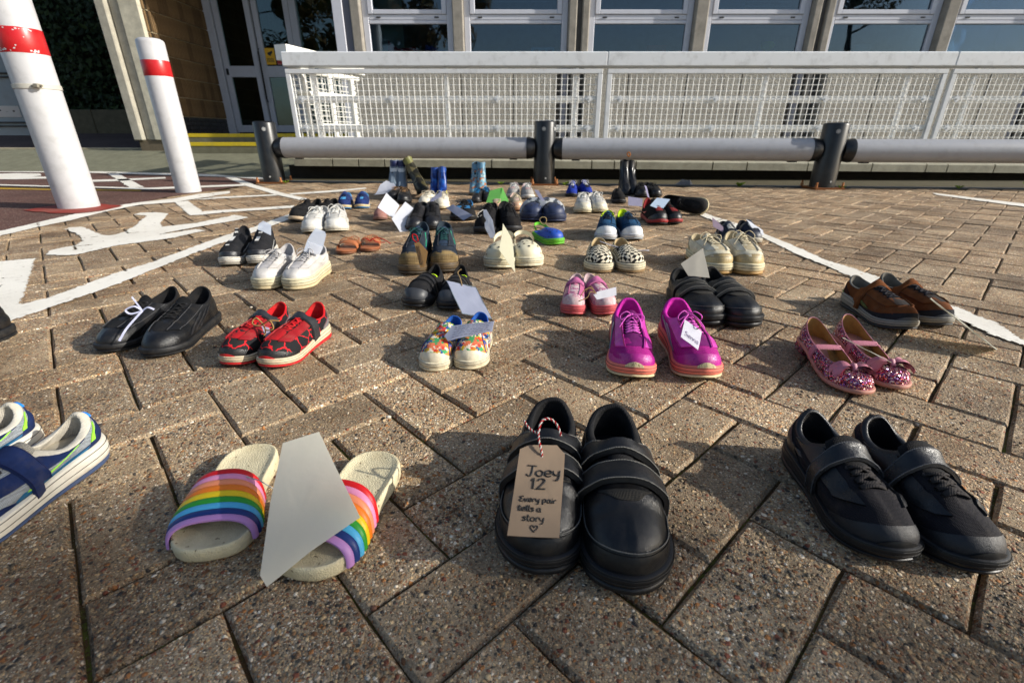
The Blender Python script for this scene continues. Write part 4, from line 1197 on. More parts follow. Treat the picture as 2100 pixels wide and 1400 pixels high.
add('crown', V, F, leaf_material('thin_leaf', ['5a4a18', '4a4a1a', '6a4a16']), sh, smooth=False, rnd=r_)
tree_lab = ['bushy autumn tree opposite the entrance doors', 'taller autumn tree behind the camera', 'leaning autumn tree opposite the first office window']
for k, (x, y, hh, rr) in enumerate(((-15, -13, 8.5, 3.4), (-9, -15, 10, 3.6), (-4.6, -17, 9, 2.8))):
    e = empty('tree', (x, y, -.06), 0, tree_lab[k], 'tree', 'trees behind the camera')
    m = MB(); m.tube([(0, 0, 0), (.1, 0, hh * .3), (-.05, .1, hh * .6), (.1, 0, hh * .9)], [.24, .18, .11, .03], 9)
    for q in range(7):
        a = q * 2.4; z = hh * (.32 + .07 * q)
        m.tube([(0, 0, z), (math.cos(a) * rr * .4, math.sin(a) * rr * .4, z + .9), (math.cos(a) * rr * .8, math.sin(a) * rr * .8, z + 1.3)], [.08, .05, .015], 6)
    m.build('trunk', bark, e)
    cl = [(rng.normal(size=3) * np.array([rr * .45, rr * .45, hh * .16]) + np.array([0, 0, hh * .68]), rng.uniform(.5, 1.1)) for _ in range(22)]
    def tf(rs):
        c, r0 = cl[rs.integers(len(cl))]
        d = rs.normal(size=3); d /= np.linalg.norm(d)
        return c + d * r0 * rs.random() ** .4, d
    V, F, r_ = leaves(3500, tf, .16, rng)
    o = add('crown', V, F, tl, e, smooth=False, rnd=r_)

# ================================================================== SHOES
XC = np.array([0, .012, .04, .09, .16, .25, .35, .45, .55, .65, .73, .80, .87, .925, .962, .987, 1.0])
YO = np.array([0, .052, .094, .128, .145, .150, .150, .152, .163, .178, .187, .183, .163, .130, .092, .053, 0])
YI = np.array([0, .052, .094, .125, .139, .139, .132, .131, .143, .160, .175, .180, .169, .145, .110, .066, 0])

def crom(P, n):
    """dense Catmull-Rom through points P (k,2)"""
    out = []
    k = len(P)
    for i in range(k - 1):
        p0 = P[max(i - 1, 0)]; p1 = P[i]; p2 = P[i + 1]; p3 = P[min(i + 2, k - 1)]
        t = np.linspace(0, 1, n, endpoint=False)[:, None]
        out.append(.5 * ((2 * p1) + (-p0 + p2) * t + (2 * p0 - 5 * p1 + 4 * p2 - p3) * t ** 2 + (-p0 + 3 * p1 - 3 * p2 + p3) * t ** 3))
    out.append(P[-1:])
    return np.concatenate(out)

def smooth01(x):
    x = np.clip(x, 0, 1)
    return x * x * (3 - 2 * x)

BASE = dict(wf=1.0, th=.10, tb=.075, spring=.045, hH=.32, hS=.235, hT=.31, toeh=.135, xo=.025, xt=.45, ay=.128, bul=.02,
            sag=.0, pad=.022, boot=0.0, inset=.012, toe_sq=0.0, M=72, K=16, noise=.006, yc=.0, insole=.02, slump=.007)

class Shoe:
    def __init__(s, name, label, toe, hdg, L, inner, cat='shoe', group=None, roll=0.0, **p):
        s.p = dict(BASE); s.p.update(p)
        s.L = L; s.inner = inner
        d = Vector((math.sin(R(hdg)), -math.cos(R(hdg)), 0))
        c = Vector((toe[0], toe[1], 0)) - d * (L / 2)
        s.root = empty(name, c, R(hdg - 90), label, cat, group)
        s.rs = np.random.default_rng(int(abs(toe[0] * 9973 + toe[1] * 7919) * 10) % 99991)
        s.ph = s.rs.uniform(0, 6.28, 8)
        P = s.p
        if P['slump'] > 0:                      # no two worn shoes sit alike
            j = s.rs.uniform(-1, 1, 6)
            P['hH'] *= 1 + .035 * j[0]; P['hT'] *= 1 + .03 * j[1]; P['hS'] *= 1 + .03 * j[2]; P['ay'] *= 1 + .05 * j[3]
            P['yc'] += .010 * j[4]; P['toeh'] *= 1 + .04 * j[5]
        ci = np.c_[XC, YI * P['wf']]; co = np.c_[XC, YO * P['wf']]
        if P['toe_sq']:
            for q in (ci, co):
                q[-4:-1, 1] *= 1 + P['toe_sq'] * np.array([.12, .3, .55])
        top, bot = (ci, co) if inner > 0 else (co, ci)
        A = crom(top[::-1], 24)                         # toe -> heel along +y
        B = crom(bot * [1, -1], 24)                     # heel -> toe along -y
        def arc(Q, n):
            d_ = np.r_[0, np.cumsum(np.linalg.norm(np.diff(Q, axis=0), axis=1))]
            t = np.linspace(0, d_[-1], n)
            return np.c_[np.interp(t, d_, Q[:, 0]), np.interp(t, d_, Q[:, 1])]
        A = arc(A, 257); B = arc(B, 257)
        s.out = np.concatenate([A[:-1], B[:-1]])         # 512 points, toe first
        tg = np.roll(s.out, -2, 0) - np.roll(s.out, 2, 0)
        nn = np.c_[tg[:, 1], -tg[:, 0]]
        nn /= np.linalg.norm(nn, axis=1)[:, None] + 1e-9
        if (nn * (s.out - [.5, 0])).sum() < 0: nn = -nn
        s.nrm = nn
        s.bvh = None; s.surf = []
    # ---- profile helpers (all in units of L)
    def lookup(s, arr, u):
        x = np.mod(u, 1) * 512
        i = np.floor(x).astype(int) % 512; f = (x - np.floor(x))
        return arr[i] * (1 - f)[..., None] + arr[(i + 1) % 512] * f[..., None]
    def zb(s, x):
        P = s.p
        if P.get('thin'): return s.zs(x) - P['thin']
        return P['spring'] * np.clip((x - .70) / .30, 0, 1) ** 2 + P.get('heelup', .012) * np.clip((.10 - x) / .10, 0, 1) ** 2
    def zs(s, x):
        P = s.p
        return P['th'] + (P['tb'] - P['th']) * smooth01((x - .18) / .42) + P['spring'] * np.clip((x - .70) / .30, 0, 1) ** 2
    def S(s, u, v):
        P = s.p
        u = np.asarray(u, float); v = np.asarray(v, float)
        u, v = np.broadcast_arrays(u, v)
        o = s.lookup(s.out, u); n = s.lookup(s.nrm, u)
        x0 = o[..., 0] - n[..., 0] * P['inset']; y0 = o[..., 1] - n[..., 1] * P['inset']
        phi = 2 * np.pi * u
        c = np.cos(phi); sn = np.sin(phi)
        w = smooth01(c * 1.05)
        z0 = s.zs(o[..., 0]) - .004
        xc = (P['xo'] + P['xt']) / 2; ax = (P['xt'] - P['xo']) / 2
        qx = xc + ax * np.sign(c) * np.abs(c) ** P.get('sqx', .9)
        yc = P['yc'] * s.inner
        qy = yc + P['ay'] * np.sign(sn) * np.abs(sn) ** .85
        hT, hH, hS = P['hT'], P['hH'], P['hS']
        A = (hT + hH + 2 * hS) / 4; B = (hT - hH) / 2; C = (hT + hH - 2 * hS) / 4
        qz = A + B * c + C * np.cos(2 * phi) + P['slump'] * (np.sin(2 * phi + s.ph[6]) + .7 * np.sin(3 * phi + s.ph[7]) + .4 * np.sin(5 * phi + s.ph[5])) * (.65 - .35 * c)
        hg = qz - z0
        zt = z0 + P['toeh']
        b = P['boot']
        sdw = smooth01((np.abs(sn) - .25) / .6)
        P1x = x0 + n[..., 0] * P['bul'] * (1 - w) * 1.0 + .004 * w
        P1y = (y0 + n[..., 1] * P['bul'] * (1 - w * .6)) * (1 - .05 * w * sdw)
        P1z = (1 - w) * (z0 + .5 * hg) + w * (z0 + P['toeh'] * (1.22 - .34 * sdw))
        fx = .54 - .46 * b
        P2x = (1 - w) * (qx + .12 * (x0 - qx) + n[..., 0] * P['bul'] * .3) + w * (qx + (x0 - qx) * fx)
        P2y = (1 - w) * (qy + .12 * (y0 - qy) + n[..., 1] * P['bul'] * .3) + w * (qy + (y0 - qy) * fx)
        P2z = (1 - w) * (qz - .28 * hg) + w * ((1 - b) * (.66 * zt + .34 * qz - P['sag'] - .02 * sdw) + b * (zt + .15 * (qz - zt)))
        t = v; i = 1 - t
        X = i ** 3 * x0 + 3 * i * i * t * P1x + 3 * i * t * t * P2x + t ** 3 * qx
        Y = i ** 3 * y0 + 3 * i * i * t * P1y + 3 * i * t * t * P2y + t ** 3 * qy
        Z = i ** 3 * z0 + 3 * i * i * t * P1z + 3 * i * t * t * P2z + t ** 3 * qz
        a = P['noise'] * 4 * t * i
        f = s.ph
        d = a * (.6 * np.sin(9 * phi * .5 + 7 * t + f[0]) * np.sin(5 * t + f[1]) + .4 * np.sin(phi * 3 + f[2]) * np.sin(11 * t + f[3]))
        # flex creases over the ball of the foot
        cr = a * w * P.get('crease', 1.6) * (np.sin(46 * X + 4 * Y + f[4]) + .5 * np.sin(83 * X - 9 * Y + f[5])) * np.exp(-((X - .70) / .07) ** 2)
        X = X + n[..., 0] * d; Y = Y + n[..., 1] * d; Z = Z + d * w * .8 + cr * .55
        return np.stack([X, Y, Z], -1) * s.L
    def N(s, u, v):
        e = 2e-3
        a = s.S(u + e, v) - s.S(u - e, v)
        b = s.S(u, np.clip(v + e, 0, 1)) - s.S(u, np.clip(v - e, 0, 1))
        n = np.cross(a, b)
        n /= np.linalg.norm(n, axis=-1)[..., None] + 1e-12
        p = s.S(u, v)
        ref = p - np.array([.4 * s.L, 0, .06 * s.L])
        sg = np.sign((n * ref).sum(-1))
        # use one sign for the whole patch
        sgn = 1.0 if sg.sum() >= 0 else -1.0
        return n * sgn
    def put(s, name, mb, mat, **k):
        mb.V = [(float(v[0]) - s.L / 2, float(v[1]), float(v[2])) for v in mb.V]
        return mb.build(name, mat, k.pop('parent', s.root), **k)
    def reg(s, V, F):
        s.surf.append((np.array(V), F))
    def tree(s):
        V = []; F = []
        for v, f in s.surf:
            n = len(V); V += [tuple(map(float, q)) for q in v]; F += [tuple(i + n for i in q) for q in f]
        s.bvh = BVHTree.FromPolygons(V, F)
    # ---- parts
    def upper(s, mat, name='upper'):
        Mn, K = s.p['M'], s.p['K']
        u = np.arange(Mn) / Mn; v = np.linspace(0, 1, K + 1)
        G = s.S(u[:, None], v[None, :])
        V = G.reshape(-1, 3); F = []
        for i in range(Mn):
            j = (i + 1) % Mn
            for k in range(K):
                F.append((i * (K + 1) + k, j * (K + 1) + k, j * (K + 1) + k + 1, i * (K + 1) + k + 1))
        s.reg(V, F)
        m = MB(); m.add(V, F)
        return s.put(name, m, mat, sharp=None)
    def lining(s, mat, insole=None, collar=None, roll=1.0):
        """rolled collar, inner wall and footbed"""
        P = s.p; Mn = s.p['M']; L = s.L
        u = np.arange(Mn) / Mn
        q = s.S(u, np.ones(Mn)); qd = s.S(u, np.full(Mn, .97))
        ctr = np.array([(P['xo'] + P['xt']) / 2 * L, P['yc'] * s.inner * L])
        inn = ctr - q[:, :2]; inn /= np.linalg.norm(inn, axis=1)[:, None] + 1e-9
        upd = q - qd; upd /= np.linalg.norm(upd, axis=1)[:, None] + 1e-9
        r = P['pad'] * L * .5 * roll
        rows = []
        for a in np.linspace(200, -30, 9):
            ca, sa = math.cos(R(a)), math.sin(R(a))
            cc = np.c_[inn * r * (1 + ca * 1.0), np.zeros(Mn)] + upd * (r * sa)
            rows.append(q + cc)
        o = s.lookup(s.out, u)
        xin = .5 + (o[:, 0] - .5) * .93; yin = o[:, 1] * .80
        zin = s.zs(o[:, 0]) + P['insole']
        fl = np.c_[xin, yin, zin] * L
        md = rows[-1] * .5 + fl * .5; md[:, 2] = rows[-1][:, 2] * .45 + fl[:, 2] * .55
        md[:, :2] = rows[-1][:, :2] * .62 + fl[:, :2] * .38
        body = [rows[-1], rows[-1] * .7 + md * .3, md, fl]
        if P['boot'] > .2:
            body = [rows[-1]]
            for vv, k_ in ((.93, .86), (.82, .82), (.70, .76), (.62, .5)):
                w_ = s.S(u, np.full(Mn, vv)); c_ = w_.mean(0)
                body.append(c_ + (w_ - c_) * [k_, k_, .4])
        def ring(rw):
            m = MB(); V = np.concatenate(rw); F = []
            for k in range(len(rw) - 1):
                for i in range(Mn):
                    j = (i + 1) % Mn
                    F.append((k * Mn + i, k * Mn + j, (k + 1) * Mn + j, (k + 1) * Mn + i))
            m.add(V, F); return m
        if P['pad'] > 0:
            s.put('collar', ring(rows), collar or mat, sharp=None)
        s.put('lining', ring(body), mat, sharp=None, fix=False)
        if P['boot'] > .2:
            s.reg(np.concatenate(body), ring(body).F); return
        m = MB(); V = np.concatenate([fl + [0, 0, .0004], fl * [.6, .6, 1] + [.2 * L, 0, -.004 * L], [[.5 * L, 0, (s.zs(np.array([.5]))[0] + P['insole'] - .004) * L]]])
        F = [(i, (i + 1) % Mn, Mn + (i + 1) % Mn, Mn + i) for i in range(Mn)] + [(Mn + i, Mn + (i + 1) % Mn, 2 * Mn) for i in range(Mn)]
        m.add(V, F)
        s.put('insole', m, insole or mat, sharp=None, fix=False)
        V = np.concatenate(body)
        s.reg(V, ring(body).F)
    def sole(s, layers, top=.012):
        """layers: (name, f0, f1, material, flare)"""
        Mn = 96
        u = np.arange(Mn) / Mn
        o = s.lookup(s.out, u); n = s.lookup(s.nrm, u)
        zb = s.zb(o[:, 0]); zt = s.zs(o[:, 0]) + top
        for (nm, f0, f1, mat, fl) in layers:
            h = f1 - f0
            prof = [(f0, fl - .022), (f0 + h * .1, fl - .006), (f0 + h * .3, fl), (f0 + h * .72, fl), (f0 + h * .92, fl - .006), (f1, fl - .02)]
            m = MB(); V = []
            for f, d in prof:
                V.append(np.c_[o[:, 0] + n[:, 0] * d, o[:, 1] + n[:, 1] * d, zb + (zt - zb) * f])
            k_ = len(V)
            V = np.concatenate(V) * s.L; F = []
            for k in range(k_ - 1):
                for i in range(Mn):
                    F.append((k * Mn + i, k * Mn + (i + 1) % Mn, (k + 1) * Mn + (i + 1) % Mn, (k + 1) * Mn + i))
            for base in (0, (k_ - 1) * Mn):
                for i in range(Mn // 2 - 1):
                    F.append((base + i, base + i + 1, base + Mn - i - 2, base + Mn - i - 1))
            m.add(V, F)
            so = s.put(nm, m, mat, sharp=40)
            if s.p['M'] >= 70 and nm == 'midsole':
                for ff in (.80, .42):
                    g = f0 + h * ff
                    ln = np.c_[o[:, 0] + n[:, 0] * (fl + .0005), o[:, 1] + n[:, 1] * (fl + .0005), zb + (zt - zb) * g] * s.L
                    gm_ = MB(); gm_.tube(list(ln) + [ln[0]], .0022 * s.L, 4, cap=False)
                    s.put('sole_groove', gm_, M('rubber', '1c1a17'), sharp=None, parent=so)
    def patch(s, name, fn, mat, off=.0035, na=28, nb=6, sharp=30, reg=False, stitch=None):
        """overlay following the upper: fn(a,b) -> (u,v); off in units of L"""
        a, b = np.meshgrid(np.linspace(0, 1, na), np.linspace(0, 1, nb), indexing='ij')
        uu, vv = fn(a, b)
        Pq = s.S(uu, vv); Nn = s.N(uu, vv)
        top = Pq + Nn * off * s.L
        full = np.zeros((na + 2, nb + 2, 3))
        full[1:-1, 1:-1] = top
        low = Pq - Nn * .0015 * s.L
        full[0, 1:-1] = low[0]; full[-1, 1:-1] = low[-1]; full[1:-1, 0] = low[:, 0]; full[1:-1, -1] = low[:, -1]
        full[0, 0] = low[0, 0]; full[0, -1] = low[0, -1]; full[-1, 0] = low[-1, 0]; full[-1, -1] = low[-1, -1]
        if stitch is not None and s.p['M'] >= 80:
            e = Pq + Nn * (off + .0012) * s.L
            sm = MB()
            nb_ = nb - 1
            for kk, fr_ in ((1.0, .94),) if stitch[1] == 'top' else ((1.0, .93), (0.0, .07)):
                j = fr_ * nb_; j0 = int(j); f_ = j - j0; j1 = min(j0 + 1, nb_)
                ln = e[:, j0] * (1 - f_) + e[:, j1] * f_
                sm.tube(list(ln), .0019 * s.L, 4)
            s.put('stitching', sm, stitch[0], sharp=None)
        m = MB(); m.grid(full)
        if reg:
            s.reg(top.reshape(-1, 3), MB().grid(top).F); s.bvh = None
        return s.put(name, m, mat, sharp=sharp, fix=False)
    def seam(s, name, fn, mat, r=.0025, n=40, off=.003):
        a = np.linspace(0, 1, n)
        uu, vv = fn(a)
        p = s.S(uu, vv) + s.N(uu, vv) * off * s.L
        m = MB(); m.tube(list(p), r * s.L, 5)
        return s.put(name, m, mat, sharp=None)
    def tongue(s, mat, w=.13, up=.06, fwd=.12, back=.05, th=.014):
        P = s.p
        x0, z0 = P['xt'] + fwd, None
        yc = P['yc'] * s.inner
        T = np.array([P['xt'], P['hT'] + .006]); E = np.array([P['xt'] - back, P['hT'] + up])
        sp = s.drape((P['xt'] + fwd) * s.L, yc * s.L)
        A = np.array([P['xt'] + fwd, (sp[0][2] / s.L if sp else P['hT'] - .06) - .010])
        C = np.array([P['xt'] + .01, P['hT'] + .004])
        na, nb = 12, 9
        t = np.linspace(0, 1, na)
        pts = [A * (1 - q) ** 2 + 2 * C * q * (1 - q) + E * q * q for q in t]
        V = np.zeros((2, na, nb, 3))
        for i, q in enumerate(pts):
            d = (pts[min(i + 1, na - 1)] - pts[max(i - 1, 0)]); d /= np.linalg.norm(d)
            nrm = np.array([-d[1], d[0]]);
            if nrm[1] < 0: nrm = -nrm
            ww = w * (.85 + .25 * t[i]) * (1 - .35 * max(0, (t[i] - .85) / .15) ** 2)
            for j, r in enumerate(np.linspace(-1, 1, nb)):
                y = yc + r * ww / 2
                dz = -.030 * r * r
                e = th * (1 - abs(r) ** 4) * (.5 + .5 * min(1, (1 - t[i]) * 8))
                for k, sg in enumerate((1, -1)):
                    V[k, i, j] = (q[0] + nrm[0] * (sg * e * .5) + dz * .0, y, q[1] + nrm[1] * sg * e * .5 + dz)
        V *= s.L
        m = MB(); m.grid(V[0]); m.grid(V[1][:, ::-1])
        s.reg(V[0].reshape(-1, 3), MB().grid(V[0]).F)
        # close the rim
        rim = [(i, 0) for i in range(na)] + [(na - 1, j) for j in range(1, nb)] + [(i, nb - 1) for i in range(na - 2, -1, -1)]
        rV = []; rF = []
        for (i, j) in rim:
            rV += [V[0, i, j], V[1, i, j]]
        for k in range(len(rim) - 1):
            rF.append((2 * k, 2 * k + 1, 2 * k + 3, 2 * k + 2))
        m.add(rV, rF)
        o = s.put('tongue', m, mat, sharp=None)
        s.bvh = None
        return o
    def drape(s, x, y):
        if s.bvh is None: s.tree()
        h = s.bvh.ray_cast(Vector((float(x), float(y), s.L * 1.5)), Vector((0, 0, -1)))
        return None if h[0] is None else (h[0], h[1])
    def ring(s, xf, a0, a1, n, zc=.06, tilt=0.0):
        """hull of the shoe's section at x = xf*L; returns (n,3) points from angle a0 to a1 (degrees, 0 = +y)"""
        if s.bvh is None: s.tree()
        L = s.L
        hits = []
        for a in np.linspace(-25, 205, 70):
            d = Vector((tilt * math.sin(R(a)), math.cos(R(a)), math.sin(R(a))))
            org = Vector((xf * L, 0, zc * L))
            h = s.bvh.ray_cast(org + d * L * 1.2, -d)
            if h[0] is not None:
                v = h[0] - org
                hits.append((a, math.hypot(v.y, v.z)))
        pts = np.array([(r * math.cos(R(a)), r * math.sin(R(a))) for a, r in hits])
        res = []
        for a in np.linspace(a0, a1, n):
            d = np.array([math.cos(R(a)), math.sin(R(a))])
            best = 0
            sd = pts @ np.array([-d[1], d[0]]); al = pts @ d
            li = np.where(sd <= 0)[0]; ri = np.where(sd >= 0)[0]
            if len(li) and len(ri):
                A_ = al[li][:, None]; B_ = al[ri][None, :]; s1 = -sd[li][:, None]; s2 = sd[ri][None, :]
                ok = (A_ > 0) | (B_ > 0)
                val = (A_ * s2 + B_ * s1) / (s1 + s2 + 1e-12)
                best = float(np.max(np.where(ok, val, 0)))
            res.append((xf * L + tilt * best * math.sin(R(a)), best * d[0], zc * L + best * d[1]))
        return np.array(res)
    def strap(s, name, xf, w, a0, a1, mat, th=.012, lift=.004, n=26, edge=None, tilt=0.0, slant=0.0, flap=None):
        """touch strap: band across the instep at xf, width w (of L); slant shifts x along the angle"""
        cols = np.linspace(-.5, .5, 5)
        rings = [s.ring(xf + c * w, a0, a1, n, tilt=tilt) for c in cols]
        G = np.stack(rings, 1)                          # n x 5 x 3
        ctr = np.array([0, 0, .06 * s.L])
        dirs = G - np.stack([G[..., 0], np.zeros_like(G[..., 0]), np.full_like(G[..., 0], .06 * s.L)], -1)
        dirs /= np.linalg.norm(dirs, axis=-1)[..., None] + 1e-9
        sl = slant * (np.linspace(-1, 1, n))[:, None]
        G[..., 0] += sl * s.L
        f = np.ones(n)
        lf = np.full(n, lift)
        if flap is not None:                             # free end stands off
            t = np.linspace(0, 1, n); t = t if flap > 0 else 1 - t
            lf = lift + abs(flap) * smooth01((t - .7) / .3)
        top = G + dirs * ((th + lf) * s.L)[..., None, None] if False else G + dirs * ((th + lf)[:, None, None] * s.L)
        low = G + dirs * (lf[:, None, None] * s.L * .6)
        inset = np.array([.06, 0, 0, 0, -.06]) * w * s.L
        top[..., 0] += inset[None, :]
        rows = [low[:, 0]] + [top[:, k] for k in range(5)] + [low[:, 4]]
        Gm = np.stack(rows, 1)
        m = MB(); m.grid(Gm)
        for e_ in (0, n - 1):
            b = len(m.V); m.V += [tuple(q) for q in Gm[e_]]; m.F.append(tuple(range(b, b + 7)))
        o = s.put(name, m, mat, sharp=45)
        if edge is not None:
            for k in (1, 5):
                mm = MB(); mm.tube(list(Gm[:, k]), .0028 * s.L, 5); s.put('stitched_edge', mm, edge, sharp=None, parent=o)
        s.reg(top.reshape(-1, 3), MB().grid(top).F); s.bvh = None
        return o
    def laces(s, mat, x0, x1, rows, w0=.045, w1=.06, r=.021, cross=True, bow=True, part='lace', lift=.012, bow_size=1.0, tails=True):
        L = s.L; yc = s.p['yc'] * s.inner
        xs = np.linspace(x0, x1, rows); ws = np.linspace(w0, w1, rows)
        def path(xa, ya, xb, yb):
            pts = []
            for t in np.linspace(0, 1, 9):
                x = xa + (xb - xa) * t; y = ya + (yb - ya) * t
                h = s.drape(x * L, y * L)
                z = h[0].z if h else s.p['hT'] * L
                pts.append((x * L, y * L, z + (lift * (.3 + .7 * math.sin(math.pi * t))) * L))
            # keep it taut: no dips
            z = [p[2] for p in pts]
            for k in range(1, 8):
                zz = z[0] + (z[-1] - z[0]) * k / 8
                pts[k] = (pts[k][0], pts[k][1], max(pts[k][2], zz))
            return pts
        ey_ = MB()
        for i in range(rows):
            segs = []
            if cross and i < rows - 1:
                segs = [(xs[i], yc + ws[i], xs[i + 1], yc - ws[i + 1]), (xs[i], yc - ws[i], xs[i + 1], yc + ws[i + 1])]
            elif not cross or i == rows - 1:
                segs = [(xs[i], yc + ws[i], xs[i], yc - ws[i])]
            for sg in segs:
                pt_ = path(*sg)
                m = MB(); m.tube(pt_, r * L * .5, 6, flat=.42)
                s.put(part, m, mat, sharp=None)
                if s.p['M'] >= 70:
                    for q_ in (pt_[0], pt_[-1]): ey_.tube([Vector(q_) + Vector((0, 0, -.006 * L)), Vector(q_) + Vector((0, 0, .004 * L))], .0125 * L, 8)
        if ey_.V: s.put('eyelet', ey_, M('plastic', '26262a', .4))
        if bow:
            h = s.drape(x0 * L, yc * L)
            c = np.array([x0 * L, yc * L, (h[0].z if h else s.p['hT'] * L) + .012 * L])
            m = MB(); m.tube([c + np.array([0, -.014, .0]) * L, c + np.array([0, 0, .012]) * L, c + np.array([0, .014, 0]) * L], .012 * L, 6)
            k_ = bow_size
            for sg in (-1, 1):
                j = s.rs.uniform(-.02, .02, 6)
                lp = [(0, 0, .006), (.015, .05 * sg, .03 + j[0]), (.03 + j[1], .105 * sg, .012), (.05, .10 * sg, -.03), (.03, .05 * sg, -.006), (0, .0, .004)]
                lp = [c + np.array(q) * L * k_ for q in lp]
                m.tube(catm(lp, 4), r * L * .30, 6, flat=.7)
                if tails:
                    tl_ = [(0, 0, .004), (.04, .035 * sg + j[2], .012), (.10 + j[3], .075 * sg, -.02), (.15, .10 * sg + j[4], -.07)]
                    tl_ = [c + np.array(q) * L * k_ for q in tl_]
                    m.tube(catm(tl_, 4), r * L * .30, 6, flat=.7)
            s.put('lace_bow', m, mat, sharp=None)

def catm(pts, n):
    P = np.array([np.asarray(p, float) for p in pts])
    out = []
    k = len(P)
    for i in range(k - 1):
        p0 = P[max(i - 1, 0)]; p1 = P[i]; p2 = P[i + 1]; p3 = P[min(i + 2, k - 1)]
        for t in np.linspace(0, 1, n, endpoint=False):
            out.append(.5 * ((2 * p1) + (-p0 + p2) * t + (2 * p0 - 5 * p1 + 4 * p2 - p3) * t ** 2 + (-p0 + 3 * p1 - 3 * p2 + p3) * t ** 3))
    out.append(P[-1])
    return out

# generic overlay regions --------------------------------------------------
def toe_region(uw, v0c, v0s, v_low=0.0):
    """front cap: u in [-uw,uw]; upper edge v0c at the centre, v0s at its ends"""
    def f(a, b):
        u = (a * 2 - 1) * uw
        e = np.abs(a * 2 - 1)
        vt = v0c + (v0s - v0c) * e ** 2
        return u, v_low + (vt - v_low) * b
    return f
def heel_region(uw, vc, vs, v_low=0.0):
    def f(a, b):
        u = .5 + (a * 2 - 1) * uw
        e = np.abs(a * 2 - 1)
        return u, v_low + (vc + (vs - vc) * e ** 2 - v_low) * b
    return f
def band(u0, v0, u1, v1, w):
    """stripe from (u0,v0) to (u1,v1), width w in u"""
    def f(a, b):
        return u0 + (u1 - u0) * a + w * (b - .5), v0 + (v1 - v0) * a
    return f
def eyestay(side, vlo=.50, uo=.088, ui=.034):
    def f(a, b):
        v = vlo + (1.0 - vlo) * a
        # towards the throat the strip widens in u because the surface narrows
        k = 1 + 1.1 * a
        return side * (ui * k + (uo - ui) * k * b), v * np.ones_like(b)
    return f

# ------------------------------------------------------------------ shoe styles
BLK = '0c0d10'
blk_l = M('leather', BLK); blk_r = M('rubber', '101114', .45, .2); blk_f = M('fabric', '141416'); blk_m = M('mesh', '1c1b21')
stitch = M('fabric', '6f6d68')
def simple_sole(s, top_hex, out_hex, split=.3, fl=.012, dirt=None, kind='rubber'):
    s.sole([('outsole', 0, split, M('rubber', out_hex, None, dirt), fl - .004), ('midsole', split, 1.0, M(kind, top_hex, None, dirt), fl)])

def school_shoe(lab, toe, hdg, L, inner, near=True, **k):
    q = dict(hT=.30, hH=.325, hS=.24, toeh=.165, wf=1.04, pad=.036, xt=.41, ay=.142, th=.10, tb=.085, spring=.03, bul=.03)
    if near: q.update(M=132, K=30, crease=3.2, noise=.008)
    q.update(k)
    s = Shoe('school_shoe', lab, toe, hdg, L, inner, 'shoe', 'black school shoes', **q)
    s.upper(blk_l); s.tongue(M('fabric', '1b1b1d'), w=.16, up=.03, fwd=.17, back=.02)
    s.lining(M('fabric', '101012'), M('fabric', '17171a'), M('fabric', '1a1a1c'))
    s.sole([('outsole', 0, .4, blk_r, .012), ('midsole', .4, 1, blk_r, .016)])
    s.patch('toe_cap', toe_region(.215, .20, .30), blk_l, off=.006, na=48, nb=8)
    s.seam('stitched_seam', lambda a: ((a * 2 - 1) * .215, .205 + .10 * (a * 2 - 1) ** 2), stitch, .0026, off=.0075)
    s.seam('stitched_seam', lambda a: ((a * 2 - 1) * .21, .178 + .10 * (a * 2 - 1) ** 2), M('fabric', '0b0b0c'), .002, off=.0075)
    s.patch('vamp_opening', lambda a, b: ((a * 2 - 1) * .085 * np.sin(np.pi * (.12 + .76 * b)), .60 + .07 * b), M('fabric', '2b2926'), off=.003, na=14)
    s.patch('heel_counter', heel_region(.12, .62, .12), blk_l, off=.005, na=24, stitch=(stitch, 'top'))
    for sd in (-1, 1):
        s.patch('quarter', lambda a, b, sd=sd: (sd * (.225 + .14 * a + .03 * np.sin(np.pi * b)), .06 + .86 * b), blk_l, off=.005, na=18, nb=18)
        s.seam('stitching', lambda a, sd=sd: (sd * (.233 + .03 * np.sin(np.pi * a)), .07 + .84 * a), stitch, .0016, 24, off=.006)
    fl = .02 if inner < 0 else -.02
    s.strap('strap', .59, .12, 6, 174, blk_l, th=.020, lift=.016, edge=stitch, flap=fl)
    s.strap('strap', .405, .125, -4, 184, blk_l, th=.020, lift=.020, edge=stitch, flap=fl)
    return s

